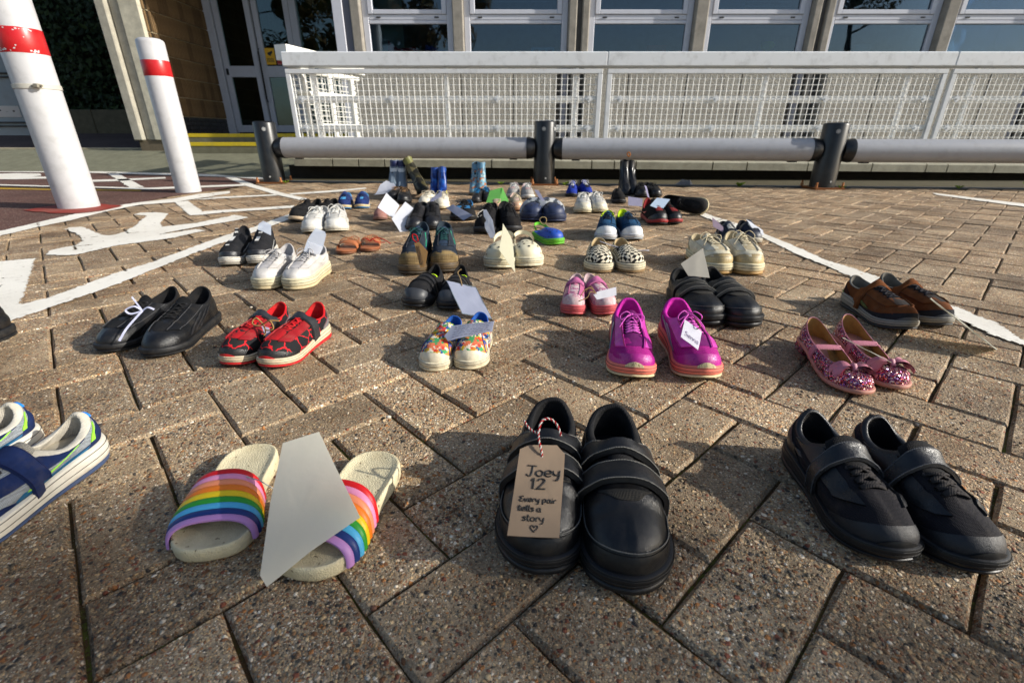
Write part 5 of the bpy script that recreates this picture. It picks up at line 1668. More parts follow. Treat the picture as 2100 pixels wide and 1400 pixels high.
redpat_ref = {}
def trainer(lab, toe, hdg, L, inner, up, sole_hex, out_hex, kind='mesh', toecap=None, counter=None, eye=None, lace='e8e6e0', lining='c8c4bc', stripes=None, side=None,
            strap=None, rows=5, bow=True, tongue=None, name='trainer', group='trainers', umat=None, tail=True, toe_kind='leather', cat='shoe', bow_size=1.0, split=.28, dirt=None, mud=None, **k):
    q = dict(M=72, K=16); q.update(k)
    s = Shoe(name, lab, toe, hdg, L, inner, cat, group, **q)
    um = umat or M(kind, up)
    lumin = max(hexc(up)[:3])
    stc = M('fabric', '5a5a5c' if lumin < .08 else ('8d867a' if lumin > .4 else '2c2428'))
    if name == 'trainer' and umat is redpat_ref.get('m'): stc = M('fabric', '8a1a20')
    s.upper(um)
    s.tongue(M('fabric', tongue or up))
    s.lining(M('fabric', lining))
    simple_sole(s, sole_hex, out_hex, split, dirt=dirt)
    if toecap: s.patch('toe_cap', toe_region(.15, .30, .10), M(toe_kind, toecap), off=.005, na=30, stitch=(stc, 'top'))
    if mud: s.patch('mudguard', toe_region(.30, .20, .13), M(toe_kind, mud), off=.005, na=48, stitch=(stc, 'top'))
    if counter: s.patch('heel_counter', heel_region(.13, .62, .2), M(toe_kind, counter), off=.005, stitch=(stc, 'top'))
    if eye:
        for sd in (-1, 1): s.patch('eyestay', eyestay(sd, .40), M(toe_kind, eye), off=.013, na=16, reg=True, stitch=(stc, 'both'))
    if not eye and lace:
        for sd in (-1, 1): s.patch('eyestay', eyestay(sd, .42), um, off=.011, na=16, reg=True, stitch=(stc, 'both'))
    if lace: s.patch('throat', lambda a, b: ((a * 2 - 1) * .036, .44 + .56 * b), M('fabric', tongue or lining), off=.002, na=8, nb=8)
    if stripes:
        for sd in (1, -1):
            for i in range(3):
                u0 = .5 - sd * .0 if False else 0
                b0 = sd * (.165 + .045 * i)
                s.patch('stripe', band(b0, .16, b0 + sd * .018, .80, .020), M('leather', stripes), off=.006, na=12, nb=4)
    if side:
        for sd in (1, -1):
            s.patch('side_panel', band(sd * .33, .30, sd * .20, .62, .05), M('leather', side), off=.006, na=16, nb=4)
    if lace: s.laces(M('fabric', lace), s.p['xt'] + .015, s.p['xt'] + .24, rows, bow=bow, tails=tail, bow_size=bow_size)
    if strap: s.strap('strap', s.p['xt'] - .02, .10, 2, 178, M('leather', strap), th=.012, lift=.012, edge=None, flap=.02 if inner < 0 else -.02)
    return s

def PAIR(fn, desc, where, a, b, *args, **k):
    """two shoes; a is the one on the left of the photograph"""
    ka = dict(k); kb = dict(k)
    sa = fn(f'left {desc} {where}', a[0], a[1], a[2], +1, *args, **ka)
    sb = fn(f'right {desc} {where}', b[0], b[1], b[2], -1, *args, **kb)
    return sa, sb

# ---- front row -----------------------------------------------------------
RAINBOW = ['c8161c', 'd98ab0', 'e58a62', 'e2761a', 'e3c012', '2b8f2c', '4aa6d2', '17306e', 'b583bd']
def slide(lab, toe, hdg, L, inner):
    s = Shoe('slide_sandal', lab, toe, hdg, L, inner, 'sandal', 'rainbow slide sandals', th=.095, tb=.075, spring=.02, wf=1.27, toe_sq=.5, slump=0)
    foam = M('rubber', 'cfc5a8', .62, .35)
    Mn = 128; u = np.arange(Mn) / Mn
    o = s.lookup(s.out, u); n = s.lookup(s.nrm, u)
    zb = s.zb(o[:, 0]); zt = s.zs(o[:, 0]) + .01
    def lp(ins, z): return np.c_[o[:, 0] - n[:, 0] * ins, o[:, 1] - n[:, 1] * ins, z]
    m = MB()
    rows = [lp(.03, zb), lp(.008, zb + .006), lp(0, zb + .25 * (zt - zb)), lp(-.002, zb + .85 * (zt - zb)), lp(.003, zt + .006), lp(.010, zt + .011), lp(.020, zt + .008), lp(.045, zt - .006)]
    for f in (.75, .5, .25):
        r = lp(0, zt); c = np.c_[.5 + (o[:, 0] - .5) * (.9 * f + .02), o[:, 1] * .86 * f, zt - .010 - .010 * (1 - f)]
        rows.append(c)
    V = np.concatenate(rows) * L; F = []
    for k in range(len(rows) - 1):
        for i in range(Mn):
            F.append((k * Mn + i, k * Mn + (i + 1) % Mn, (k + 1) * Mn + (i + 1) % Mn, (k + 1) * Mn + i))
    b = (len(rows) - 1) * Mn
    for base in (0, b):
        for i in range(Mn // 2 - 1): F.append((base + i, base + i + 1, base + Mn - i - 2, base + Mn - i - 1))
    m.add(V, F)
    t = NT('footbed_foam'); c = t.coord()
    cell = t.mapr(t.vor(c, 330, 'DISTANCE_TO_EDGE'), 0, .25)
    g = t.noise(c, 30, 5, .65)
    cc = t.mix(t.mapr(g, .45, .75, 0, .5), hexc('cfc4a2'), hexc('9c8a66'))
    cc = t.mix(t.math('MULTIPLY', t.math('GREATER_THAN', t.noise(c, 140, 1), .71), .8), cc, hexc('6d5c42'))
    t.set(cc, .62, t.bump(cell, .0006, .7), spec=.3)
    s.put('footbed', m, t.m if True else foam, sharp=None)
    # the banded strap
    n_ = 30
    def arc(xc, lift):
        rows = []
        for a in np.linspace(-3, 183, n_):
            j = np.argmin(np.abs(s.out[:256, 0] - xc)); k_ = 256 + np.argmin(np.abs(s.out[256:, 0] - xc))
            yA, yB = s.out[j, 1], s.out[k_, 1]
            yc, hw = (yA + yB) / 2, (yA - yB) / 2 + .012
            ca, sa = math.cos(R(a)), math.sin(R(a))
            y = yc + hw * np.sign(ca) * abs(ca) ** .8
            z = .05 + (.098 + .115 * lift) * abs(sa) ** .72 * (1 if sa > 0 else -.3)
            rows.append((xc, y, z))
        return np.array(rows)
    xs = np.linspace(.50, .865, len(RAINBOW) + 1)
    def lf(x): return 1.0 - .7 * smooth01(np.array((x - .44) / .46))
    strap_e = s.root
    for i, hx in enumerate(RAINBOW):
        xa, xb = xs[i] + .0006, xs[i + 1] - .0006
        if i > 4: pass
        m = MB()
        rr = []
        for x, off in ((xa, -.006), (xa, .006), ((xa * .7 + xb * .3), .0125), ((xa * .3 + xb * .7), .0125), (xb, .006), (xb, -.006)):
            A_ = arc(x, lf(x))
            d = A_ - np.array([0, 0, .06]); d[:, 0] = 0; d /= np.linalg.norm(d, axis=1)[:, None]
            A_ = A_ + d * off
            # bands sweep forward at the sides
            A_[:, 0] += .035 * np.abs(np.linspace(-1, 1, n_)) ** 2 - .012
            rr.append(A_)
        rr.append(rr[0])
        m.grid(np.stack(rr, 1) * L)
        s.put('strap_band', m, M('rubber', hx, .45, .12), sharp=50)['label'] = ['red', 'pink', 'peach', 'orange', 'yellow', 'green', 'sky blue', 'navy', 'lilac'][i] + ' band of the strap'
    return s
PAIR(slide, 'cream slide sandal with rainbow banded strap', 'under the big blank sheet', ((-.326, .366), 10, .192), ((-.218, .343), -12, .198))

jA, jB = PAIR(school_shoe, 'black leather school shoe with two touch straps', 'in the front row', ((.024, .350), -8, .243), ((.117, .326), -4, .246))

def black_trainer(lab, toe, hdg, L, inner):
    s = Shoe('trainer', lab, toe, hdg, L, inner, 'shoe', 'black trainers', hT=.33, hH=.36, hS=.255, toeh=.115, wf=1.06, ay=.135, xt=.42, pad=.04, th=.13, tb=.085, spring=.05, M=120, K=26, bul=.03, noise=.01)
    s.upper(M('mesh', '1d1a21'))
    s.tongue(M('mesh', '17171b'), w=.21, up=.075, fwd=.17, back=.035, th=.034)
    s.lining(M('fabric', '0d0d10'), M('fabric', '121216'), M('leather', '101116', .32))
    s.sole([('outsole', 0, .3, blk_r, .008), ('midsole', .3, 1, blk_r, .016)])
    s.patch('toe_cap', toe_region(.17, .29, .12), M('leather', '14151a', .45), off=.004, na=40)
    s.patch('toe_bumper', toe_region(.05, .12, .02), blk_r, off=.012, na=20)
    s.patch('heel_counter', heel_region(.16, .7, .15), M('leather', '131419'), off=.006, na=30)
    for sd in (-1, 1):
        s.patch('eyestay', eyestay(sd, .46, .13, .05), M('leather', '0e0f13', .3), off=.013, na=20, reg=True)
        s.patch('side_panel', band(sd * .40, .26, sd * .26, .60, .05), M('leather', '1d1e22', .3), off=.007, na=20, nb=4)
    s.laces(M('fabric', '2a2626'), .565, .71, 4, .06, .066, r=.030, bow=False, lift=.018)
    s.strap('strap', .49, .095, 6, 174, M('leather', '15171c', .28), th=.014, lift=.018, edge=M('fabric', '55565a'), flap=.05 if inner < 0 else -.05)
    s.seam('pull_tab', lambda a: (.5 + 0 * a, .90 + .1 * a), M('fabric', '101014'), .018, 6)
    return s
bA, bB = PAIR(black_trainer, 'black mesh trainer with one touch strap', 'at right of the front row', ((.402, .362), -2, .202), ((.484, .347), -1, .206))

def blue_trainer(lab, toe, hdg, L, inner):
    s = Shoe('trainer', lab, toe, hdg, L, inner, 'shoe', 'blue and white trainers', hT=.285, hH=.305, hS=.215, toeh=.13, xt=.42, pad=.05, th=.14, tb=.11, spring=.04, M=110, K=24, bul=.035)
    s.upper(M('mesh', '9fa6ac'))
    s.tongue(M('mesh', 'a9a498'), w=.16, up=.05, fwd=.17)
    s.lining(M('fabric', 'b9b2a4'), M('fabric', 'a39c8c'), M('fabric', 'c2bcae'))
    s.sole([('outsole', 0, .2, M('rubber', '3a4a6a'), .008), ('midsole', .2, 1, M('rubber', 'cfcabd', .5, .3), .022)])
    nv = M('suede', '1b2a52'); tq = M('suede', '1e5f86')
    s.patch('toe_cap', toe_region(.20, .33, .16), nv, off=.005, na=44)
    s.patch('heel_counter', heel_region(.11, .95, .1), nv, off=.006, na=26, nb=10)
    for sd in (-1, 1):
        s.patch('mudguard', band(sd * .17, .12, sd * .40, .22, .03), nv, off=.006, na=30)
        s.patch('side_panel', lambda a, b, sd=sd: (sd * (.20 + .20 * a), .02 + .30 * b * (1 - .4 * a)), tq, off=.0045, na=26, nb=6)
        s.patch('eyestay', eyestay(sd, .44, .14, .05), nv, off=.006, na=20)
        s.patch('trim', band(sd * .215, .30, sd * .26, .97, .016), M('plastic', '8fd23a'), off=.007, na=16, nb=4)
        s.patch('trim', band(sd * .405, .28, sd * .40, .95, .016), M('plastic', '8fd23a'), off=.007, na=16, nb=4)
    s.patch('pull_tab', heel_region(.035, 1.0, .93, .86), M('fabric', '1e7fd8'), off=.012, na=10)
    s.laces(M('fabric', '1c7be0'), .555, .70, 4, .06, .065, r=.024, bow=False, lift=.014)
    s.strap('strap', .47, .115, 8, 172, nv, th=.014, lift=.012, edge=M('fabric', '16204a'), flap=.02)
    return s
PAIR(blue_trainer, 'navy and white trainer with lime trim', 'cut off by the left edge', ((-.730, .378), -5, .215), ((-.622, .346), -7, .222))

# ---- second row ----------------------------------------------------------
def purple(lab, toe, hdg, L, inner):
    s = trainer(lab, toe, hdg, L, inner, 'be1a92', 'e67a68', 'd4c49a', toecap=None, eye='c83aa8', lace='d65cbc', lining='bd1f98', rows=6, M=96, K=20, group='magenta running shoes',
                hT=.33, hH=.365, hS=.265, toeh=.115, xt=.42, ay=.132, th=.15, tb=.085, spring=.06, wf=1.02, pad=.035, counter='b01a88', split=.22, tongue='6e0e62', bow_size=.9)
    s.patch('toe_cap', toe_region(.20, .27, .10), M('leather', 'a0207f', .32), off=.004, na=40)
    cr = NT('crepe_rubber'); c = cr.coord(); bk = cr.new('ShaderNodeTexBrick'); cr.link(c, bk.inputs[0]); bk.inputs['Scale'].default_value = 90
    cr.set(cr.mix(bk.outputs['Fac'], hexc('d6c79c'), hexc('8f7d55')), .7, cr.bump(bk.outputs['Fac'], -.001, 1.0))
    s.patch('toe_bumper', toe_region(.030, .10, .03, -.0), cr.m, off=.020, na=20, nb=8)
    for sd in (1, -1):
        for i in range(3):
            s.patch('stripe', band(sd * (.175 + .042 * i), .22, sd * (.205 + .045 * i), .84, .022), M('plastic', '7f9097', .3), off=.0065, na=14, nb=4)
    return s
PAIR(purple, 'magenta running shoe with grey stripes and coral sole', 'behind the school shoes', ((.222, .768), -9, .238), ((.352, .764), -2, .240))

redpat = patch_mat('red_line_print', ['17171a', '1b1a1d', '1f1c1e', '151518', '22201f'], 36, edge=('c01a22', .034))
redpat_ref['m'] = redpat
def red_shoe(lab, toe, hdg, L, inner):
    s = trainer(lab, toe, hdg, L, inner, 'c01a22', 'cdbb9d', 'b81a22', umat=redpat, eye='8e161c', lace='c4161f', lining='c4141c', rows=4, M=88, K=18, group='red and black trainers', bow=False,
                tongue='b01820', hT=.33, hH=.36, hS=.27, toeh=.15, xt=.40, th=.13, tb=.08, strap=None, counter='6d6c70', split=.26)
    s.patch('toe_cap', toe_region(.16, .19, .09), M('leather', '141519', .28), off=.006, na=36)
    s.patch('toe_bumper', toe_region(.045, .07, .01), M('rubber', 'b81a20'), off=.014, na=20)
    s.strap('strap', .375, .12, 6, 174, M('leather', '2b2c30', .35), th=.013, lift=.014, flap=.03)
    return s
PAIR(red_shoe, 'red and black patterned trainer with one grey strap', 'left of the floral shoes', ((-.556, .829), -9, .20), ((-.474, .819), -12, .20))

floral_m = patch_mat('floral_print', ['c23a2c', '2f7f4a', 'c79a22', 'd9cdb6', '2e4f86', 'c86a4a', '3f8f5a', 'b8862a', 'd8d0c0', '27508f'], 120)
def floral(lab, toe, hdg, L, inner):
    s = Shoe('canvas_shoe', lab, toe, hdg, L, inner, 'shoe', 'floral canvas shoes', hT=.34, hH=.35, hS=.28, toeh=.17, xt=.42, wf=1.08, th=.10, tb=.10, spring=.01, pad=.02, M=88, K=18)
    s.upper(floral_m); s.tongue(floral_m, w=.2, up=.04, fwd=.16)
    s.lining(M('fabric', '1c55a8'))
    s.sole([('outsole', 0, .35, M('rubber', 'c9bc9c', None, .6), .014), ('midsole', .35, 1, M('rubber', 'd3c8ac', None, .6), .016)])
    s.patch('toe_cap', toe_region(.13, .25, .08), M('rubber', 'd6ccb2', None, .75), off=.008, na=36)
    for sd in (-1, 1):
        s.seam('piping', lambda a, sd=sd: (sd * (.13 - .075 * a + .03 * a * a), .08 + .72 * a), M('fabric', '1d4a94'), .006, 20)
    s.strap('strap', .52, .11, 4, 176, floral_m, th=.014, lift=.01, flap=.02)
    s.strap('strap', .40, .12, 2, 178, floral_m, th=.014, lift=.012, flap=.02)
    return s
PAIR(floral, 'small canvas shoe with bright leaf print and white toe', 'in the second row', ((-.158, .815), -12, .165), ((-.086, .822), -6, .168))

glit = glitter_mat('glitter', ['b0506a', 'c98a92', '7a2a4a', 'd8b0a8', '8a4a80', 'a83a3a', '5a3a6a', 'e0c8c0'], '3a1820')
pinkl = M('leather', 'b5707f', .45)
def pump(lab, toe, hdg, L, inner):
    s = Shoe('party_shoe', lab, toe, hdg, L, inner, 'shoe', 'pink glitter party shoes', hT=.155, hH=.335, hS=.185, toeh=.115, xt=.735, xo=.03, ay=.110, sqx=.8, th=.135, tb=.04, thin=.028, spring=.015, wf=.93, pad=.012, M=96, K=18, noise=.0, bul=.02, insole=.01, slump=0)
    s.upper(glit)
    s.lining(M('fabric', '9b7440'), M('fabric', 'a37c48'), pinkl)
    s.sole([('outsole', .0, 1, M('rubber', 'b07a6a'), .006)])
    m = MB(); m.prism([(.01 * L, -.085 * L), (.2 * L, -.10 * L), (.2 * L, .10 * L), (.01 * L, .085 * L)], .001, .115 * L); s.put('heel', m, glit, smooth=False)
    s.strap('strap', .40, .065, -2, 182, pinkl, th=.012, lift=.002)
    h = s.drape(.80 * L, 0); c = np.array([.80 * L, 0, h[0].z + .012 * L])
    m = MB(); m.tube([c + np.array([-.035, 0, .005]) * L, c + np.array([0, 0, .022]) * L, c + np.array([.035, 0, -.006]) * L], [.020 * L, .026 * L, .020 * L], 10)
    s.put('bow_knot', m, pinkl)
    for sd in (-1, 1):
        g = []
        for a in np.linspace(0, 1, 9):
            row = []
            for b in np.linspace(-1, 1, 7):
                wdt = (.018 + .062 * a ** .8)
                row.append(c + np.array([b * wdt + .01 * a, sd * (.015 + .15 * a - .018 * a * b * b), .02 + .030 * math.sin(a * 3.0) - .055 * a * a + .014 * math.cos(b * 6.0) * a]) * L)
            g.append(row)
        G = np.array(g); m = MB(); m.grid(G); m.grid((G - np.array([0, 0, .02 * L]))[:, ::-1])
        s.put('bow_loop', m, pinkl, sharp=None, fix=False)
    return s
PAIR(pump, 'pink glitter party shoe with satin bow', 'right of the magenta running shoes', ((.607, .716), -5, .215), ((.688, .735), -6, .215))

def football(lab, toe, hdg, L, inner):
    s = trainer(lab, toe, hdg, L, inner, BLK, '17181b', '141518', kind='leather', lace='141416', lining='151517', rows=5, stripes='1e1f23', name='football_boot', group='black football boots', M=88, K=18,
                hT=.29, hH=.32, hS=.24, toeh=.105, xt=.42, th=.075, tb=.06, spring=.03, wf=.93, bow=False, bow_size=.8)
    m = MB()
    for (x, y) in ((.9, .0), (.8, .12), (.8, -.12), (.66, .13), (.66, -.13), (.16, .08), (.16, -.08), (.04, 0)):
        m.tube([(x * L, y * L, .03 * L + s.zb(np.array([x]))[0] * L), (x * L, y * L, -.0 * L)], [.03 * L, .018 * L], 8)
    s.put('stud', m, blk_r)
    return s
PAIR(football, 'black leather football boot', 'at the left with a white ribbon', ((-.850, .892), -4, .235), ((-.727, .868), 5, .245))
trainer('toe end of a black shoe poking in at the left edge', (-1.15, .80), 4, .22, -1, BLK, '17181b', '141518', kind='leather', lace='141416', lining='151517', group='black shoes', toeh=.14)

# ---- third row -----------------------------------------------------------
def brown(lab, toe, hdg, L, inner):
    s = trainer(lab, toe, hdg, L, inner, '63391d', '8f8a7e', '2f3031', kind='suede', lace='1a1a24', lining='6d6a62', rows=4, mud='26272b', toe_kind='suede', counter='3d241c', eye='6e4020', bow=False, group='brown suede trainers',
                M=88, K=18, hT=.32, hH=.35, hS=.26, th=.15, tb=.085, spring=.05, toeh=.14, tongue='2a2422')
    s.strap('strap', .405, .11, 6, 174, M('suede', '6e4020'), th=.014, lift=.012, flap=.03)
    s.patch('toe_bumper', toe_region(.06, .10, .02), M('rubber', '4a4c4e'), off=.012, na=20)
    s.patch('heel_light', heel_region(.08, .16, .02), M('plastic', '6f7d22', .25), off=.016, na=14)
    for sd in (-1, 1): s.patch('side_panel', band(sd * .22, .2, sd * .25, .5, .05), M('suede', '5d6338'), off=.007, na=12)
    return s
PAIR(brown, 'brown suede trainer with dark toe guard', 'near the right edge', ((.905, 1.005), -2, .225), ((1.015, 1.03), 2, .222))

PAIR(school_shoe, 'plain black velcro school trainer with chunky sole', 'in front of the cream trainers', ((.468, 1.040), 0, .25), ((.557, 1.028), 3, .25), near=False, th=.11, tb=.10, toeh=.12, hT=.29, hH=.33, M=88, K=18)

def pinkshoe(lab, toe, hdg, L, inner):
    s = trainer(lab, toe, hdg, L, inner, 'b58a92', 'c4545a', 'b84a50', kind='fabric', lace=None, lining='b79ea0', eye='b8618a', rows=3, group='little pink trainers', M=72, K=16, hT=.36, hH=.39, hS=.30, toeh=.14, xt=.40, th=.11, tb=.13, spring=.05,
                umat=patch_mat('pink_worn_print', ['b58a92', 'c9b4b4', 'a86a86', 'bfa4a4'], 90), counter='c2b2b0', tongue='b0607f')
    s.strap('strap', .39, .12, 6, 174, M('fabric', 'b4628c'), th=.014, lift=.012, flap=.03)
    return s
PAIR(pinkshoe, 'small worn pink trainer with coral sole', 'behind the magenta running shoes', ((.150, 1.113), -11, .172), ((.243, 1.112), 11, .172))

def vsandal(lab, toe, hdg, L, inner):
    s = Shoe('closed_sandal', lab, toe, hdg, L, inner, 'sandal', 'black closed toe sandals', hT=.31, hH=.35, hS=.22, toeh=.15, xt=.44, ay=.105, th=.12, tb=.09, spring=.04, wf=1.02, M=80, K=16)
    s.upper(M('fabric', '17171a')); s.lining(M('fabric', '131315'))
    s.sole([('outsole', 0, .4, blk_r, .014), ('midsole', .4, 1, blk_r, .02)])
    s.patch('toe_cap', toe_region(.15, .36, .12), M('rubber', '34363a', .45, .2), off=.012, na=34)
    s.strap('strap', .62, .09, 8, 172, M('fabric', '19191c'), th=.014, lift=.006)
    s.strap('strap', .50, .08, 0, 180, M('leather', '1b1b1f'), th=.014, lift=.01)
    s.strap('strap', .36, .14, -6, 186, M('fabric', '131316'), th=.016, lift=.014, flap=.07 if inner > 0 else -.02)
    m = MB(); L_ = L
    r = s.ring(.36, 55, 95, 6)
    G = np.stack([r + np.array([d * L, 0, .024 * L]) for d in (-.012, .012)], 1); m.grid(G); s.put('logo_tab', m, M('plastic', 'a6c81e'), fix=False)
    return s
PAIR(vsandal, 'black closed sandal with touch straps and rubber toe', 'under the laminated sheet', ((-.262, 1.168), -12, .208), ((-.160, 1.150), -3, .208))

chk = checker_mat()
def slipon(lab, toe, hdg, L, inner):
    s = Shoe('slip_on_shoe', lab, toe, hdg, L, inner, 'shoe', 'checkered slip-on shoes', hT=.27, hH=.275, hS=.205, toeh=.13, xt=.50, ay=.115, th=.11, tb=.105, spring=.012, wf=1.03, pad=.018, M=88, K=18)
    s.upper(chk); s.lining(M('fabric', 'b39c74'), M('fabric', 'a88f66'), M('leather', 'b9a680'))
    s.sole([('outsole', 0, .2, M('rubber', '8f7450'), .012), ('midsole', .2, 1, M('rubber', 'cfc4a6', None, .6), .014)])
    s.seam('piping', lambda a: (a, .05 + 0 * a), M('fabric', '1c1c1c'), .004, 90, off=.004)
    for sd in (-1, 1): s.patch('gusset', lambda a, b, sd=sd: (sd * (.13 + .06 * b), .62 + .38 * a), M('fabric', '2a2622'), off=.003, na=10)
    s.patch('heel_counter', heel_region(.17, .98, .5, .03), M('leather', 'bfae88'), off=.004, na=26, nb=8)
    return s
PAIR(slipon, 'black and cream checkered slip-on shoe', 'in the middle of the display', ((.288, 1.524), -8, .252), ((.402, 1.524), 1, .252))

PAIR(trainer, 'chunky cream leather trainer with beige toe', 'behind the velcro school trainers', ((.680, 1.494), 0, .268), ((.772, 1.487), -8, .275), 'cfc6ac', 'd2c6a2', 'a9844c', kind='leather', lace='cdbf9f', toecap='b09a6c', mud='b9a678', counter='b09a6c', eye='cbc3ae', side='cfc8b8',
     lining='b7a888', group='cream leather trainers', M=88, K=18, hT=.35, hH=.33, hS=.26, th=.13, tb=.12, spring=.02, toeh=.15, wf=1.0, bow_size=1.2)
PAIR(trainer, 'navy and grey trainer with off-white sole', 'half hidden behind the cream trainers', ((.905, 1.935), -9, .215), ((1.015, 1.975), -6, .21), '2c3140', 'c4bcaa', '8a8478', kind='suede', lace='c8c6c0', toecap='4a4c52', lining='25262c', group='navy and grey trainers', strap='30343f', bow=False)

def clog(lab, toe, hdg, L, inner, col='d6cdb0', sole_c=None, liner=None, strap_c=None, group='cream clogs'):
    s = Shoe('clog', lab, toe, hdg, L, inner, 'shoe', group, hT=.285, hH=.16, hS=.155, toeh=.16, xt=.47, xo=.035, ay=.125, th=.13, tb=.115, spring=.03, wf=1.12, pad=.012, M=80, K=18, sag=-.02, noise=.002, bul=.035, slump=.003)
    mt = M('rubber', col, .5, .25)
    s.upper(mt); s.lining(M('rubber', col, .6, .3))
    s.sole([('outsole', 0, .3, M('rubber', sole_c or col, None, .6), .014), ('midsole', .3, 1, M('rubber', sole_c or col, None, .4), .018)])
    hole = M('plastic', '2a2620', .7)
    m = MB()
    for u_, v_ in [(q, .5) for q in (-.085, -.03, .03, .085)] + [(q, .64) for q in (-.10, -.04, .04, .10)] + [(q, .36) for q in (-.065, 0, .065)] + [(q, .76) for q in (-.07, .0, .07)]:
        p = s.S(np.array(u_), np.array(v_)); n = s.N(np.array([u_]), np.array([v_]))[0]
        p = Vector(p) ; n = Vector(n)
        if n.z < 0: n = -n
        a = n.orthogonal().normalized(); b = n.cross(a)
        r = .017 * L
        m.add([p + n * .003 * L + (a * math.cos(t_) + b * math.sin(t_)) * r for t_ in np.linspace(0, 6.283, 10)[:-1]], [tuple(range(9))])
    for q in (-.16, -.125, -.09, .09, .125, .16):
        p = Vector(s.S(np.array(q), np.array(.12))); n = Vector(s.N(np.array([q]), np.array([.12]))[0]); 
        a = n.orthogonal().normalized(); b = n.cross(a)
        m.add([p + n * .003 * L + (a * math.cos(t_) + b * math.sin(t_)) * .012 * L for t_ in np.linspace(0, 6.283, 9)[:-1]], [tuple(range(8))])
    s.put('vent_hole', m, hole, smooth=False, fix=False)
    # heel strap
    pts = []
    for a in np.linspace(-100, 100, 15):
        pts.append((.24 * L - .225 * L * math.cos(R(a)), .155 * L * math.sin(R(a)) * 1.0, (.225 + .075 * math.cos(R(a))) * L))
    m = MB(); rows = []
    for p in pts:
        rows.append([np.array(p) + np.array([0, 0, z * L]) for z in (-.03, -.015, .015, .03)])
    G = np.array(rows); m.grid(G); m.grid((G * np.array([.965, .94, 1]) + np.array([.006 * L, 0, 0]))[:, ::-1])
    s.put('heel_strap', m, M('rubber', strap_c or col, .5, .25), sharp=60, fix=False)
    if liner:
        s.strap('fleece_cuff', .36, .19, -4, 184, patch_mat('fleece_print', ['a9acb2', 'd6d6d2', '4f545c', 'c9ccd0'], 55), th=.06, lift=.03)
    return s
PAIR(clog, 'cream foam clog with round vent holes', 'with a standing white card between', ((-.046, 1.566), -5, .262), ((.060, 1.586), 5, .256))
PAIR(clog, 'navy foam clog with grey fleece lining', 'in the far middle', ((.100, 2.525), -6, .29), ((.228, 2.495), 5, .295), '25304e', '222c48', True, '25304e', 'navy lined clogs')
kc = clog('small blue and green foam clog standing alone with a twine loop', (.192, 1.95), 24, .20, 1, '1f4aa8', '5fae2a', None, '62b82c', 'single kids clog')

def hike(lab, toe, hdg, L, inner):
    s = trainer(lab, toe, hdg, L, inner, '252c36', '5a4a34', '3b3226', kind='suede', lace='1f4a4a', lining='25313c', rows=5, toecap='84704c', toe_kind='suede', name='hiking_boot', group='muddy hiking boots', cat='boot', tongue='27384c',
                M=80, K=22, hT=.46, hH=.50, hS=.45, toeh=.19, xt=.40, xo=.02, ay=.11, th=.13, tb=.11, spring=.03, wf=1.06, boot=.55, mud='6f5c3e', umat=None, bow_size=.8, dirt=.9)
    s.patch('ankle_panel', lambda a, b: (.09 + .82 * a, .40 + .58 * b), M('fabric', '1e2a3a'), off=.006, na=50, nb=8)
    for sd in (-1, 1): s.patch('trim', band(sd * .14, .5, sd * .14, .98, .02), M('fabric', '1f8a6a'), off=.011, na=10, nb=4)
    return s
PAIR(hike, 'muddy brown hiking boot with navy ankle and teal laces', 'with a brown paper tag', ((-.330, 1.490), -2, .25), ((-.222, 1.515), 6, .25))

PAIR(trainer, 'white leather trainer with yellowed sole', 'holding a clear plastic sleeve', ((-.733, 1.333), 2, .236), ((-.642, 1.330), -2, .238), 'bcb8b3', 'c9bf9f', 'c0b08a', kind='leather', lace='b4b1b0', eye='c2beba', side='c6c3bf', lining='b5b1b0',
     toecap=None, group='white leather trainers', M=88, K=18, hT=.35, hH=.36, hS=.28, toeh=.105, th=.145, tb=.13, spring=.015, wf=1.0)
def hitop(lab, toe, hdg, L, inner):
    s = trainer(lab, toe, hdg, L, inner, '1b1c20', 'cfc9bd', '8a8478', kind='fabric', lace=None, lining='1e1e22', name='high_top_trainer', group='black high-top trainers', M=80, K=20, hT=.42, hH=.47, hS=.36, toeh=.15, xt=.38, th=.14, tb=.115, spring=.045, wf=1.0, boot=.25, mud='202126', umat=None)
    m = MB(); L_ = L
    yc = 0
    rows = []
    for t_ in np.linspace(0, 1, 14):
        v_ = .42 + .58 * t_
        p = s.S(np.array(0.0), np.array(v_))
        rows.append([(p[0] + .004 * L, y * L, p[2] + .014 * L) for y in (-.028, .028)])
    e = rows[-1]
    rows.append([(a[0] - .02 * L, a[1], a[2] + .07 * L) for a in e]); rows.append([(a[0] - .06 * L, a[1], a[2] + .08 * L) for a in e]); rows.append([(a[0] - .08 * L, a[1], a[2] + .02 * L) for a in e])
    m.grid(np.array(rows)); s.put('pull_strap', m, stripe_mat('lettered_webbing', '1a1a1c', 'd2d0ca', 70), fix=False)
    for sd in (-1, 1): s.patch('tick_mark', band(sd * .17, .15, sd * .30, .42, .03), M('leather', 'c9c9c6'), off=.006, na=14, nb=4)
    return s
PAIR(hitop, 'black high-top trainer with lettered pull strap', 'left of the white leather trainers', ((-.980, 1.600), 8, .215), ((-.885, 1.618), 14, .225))

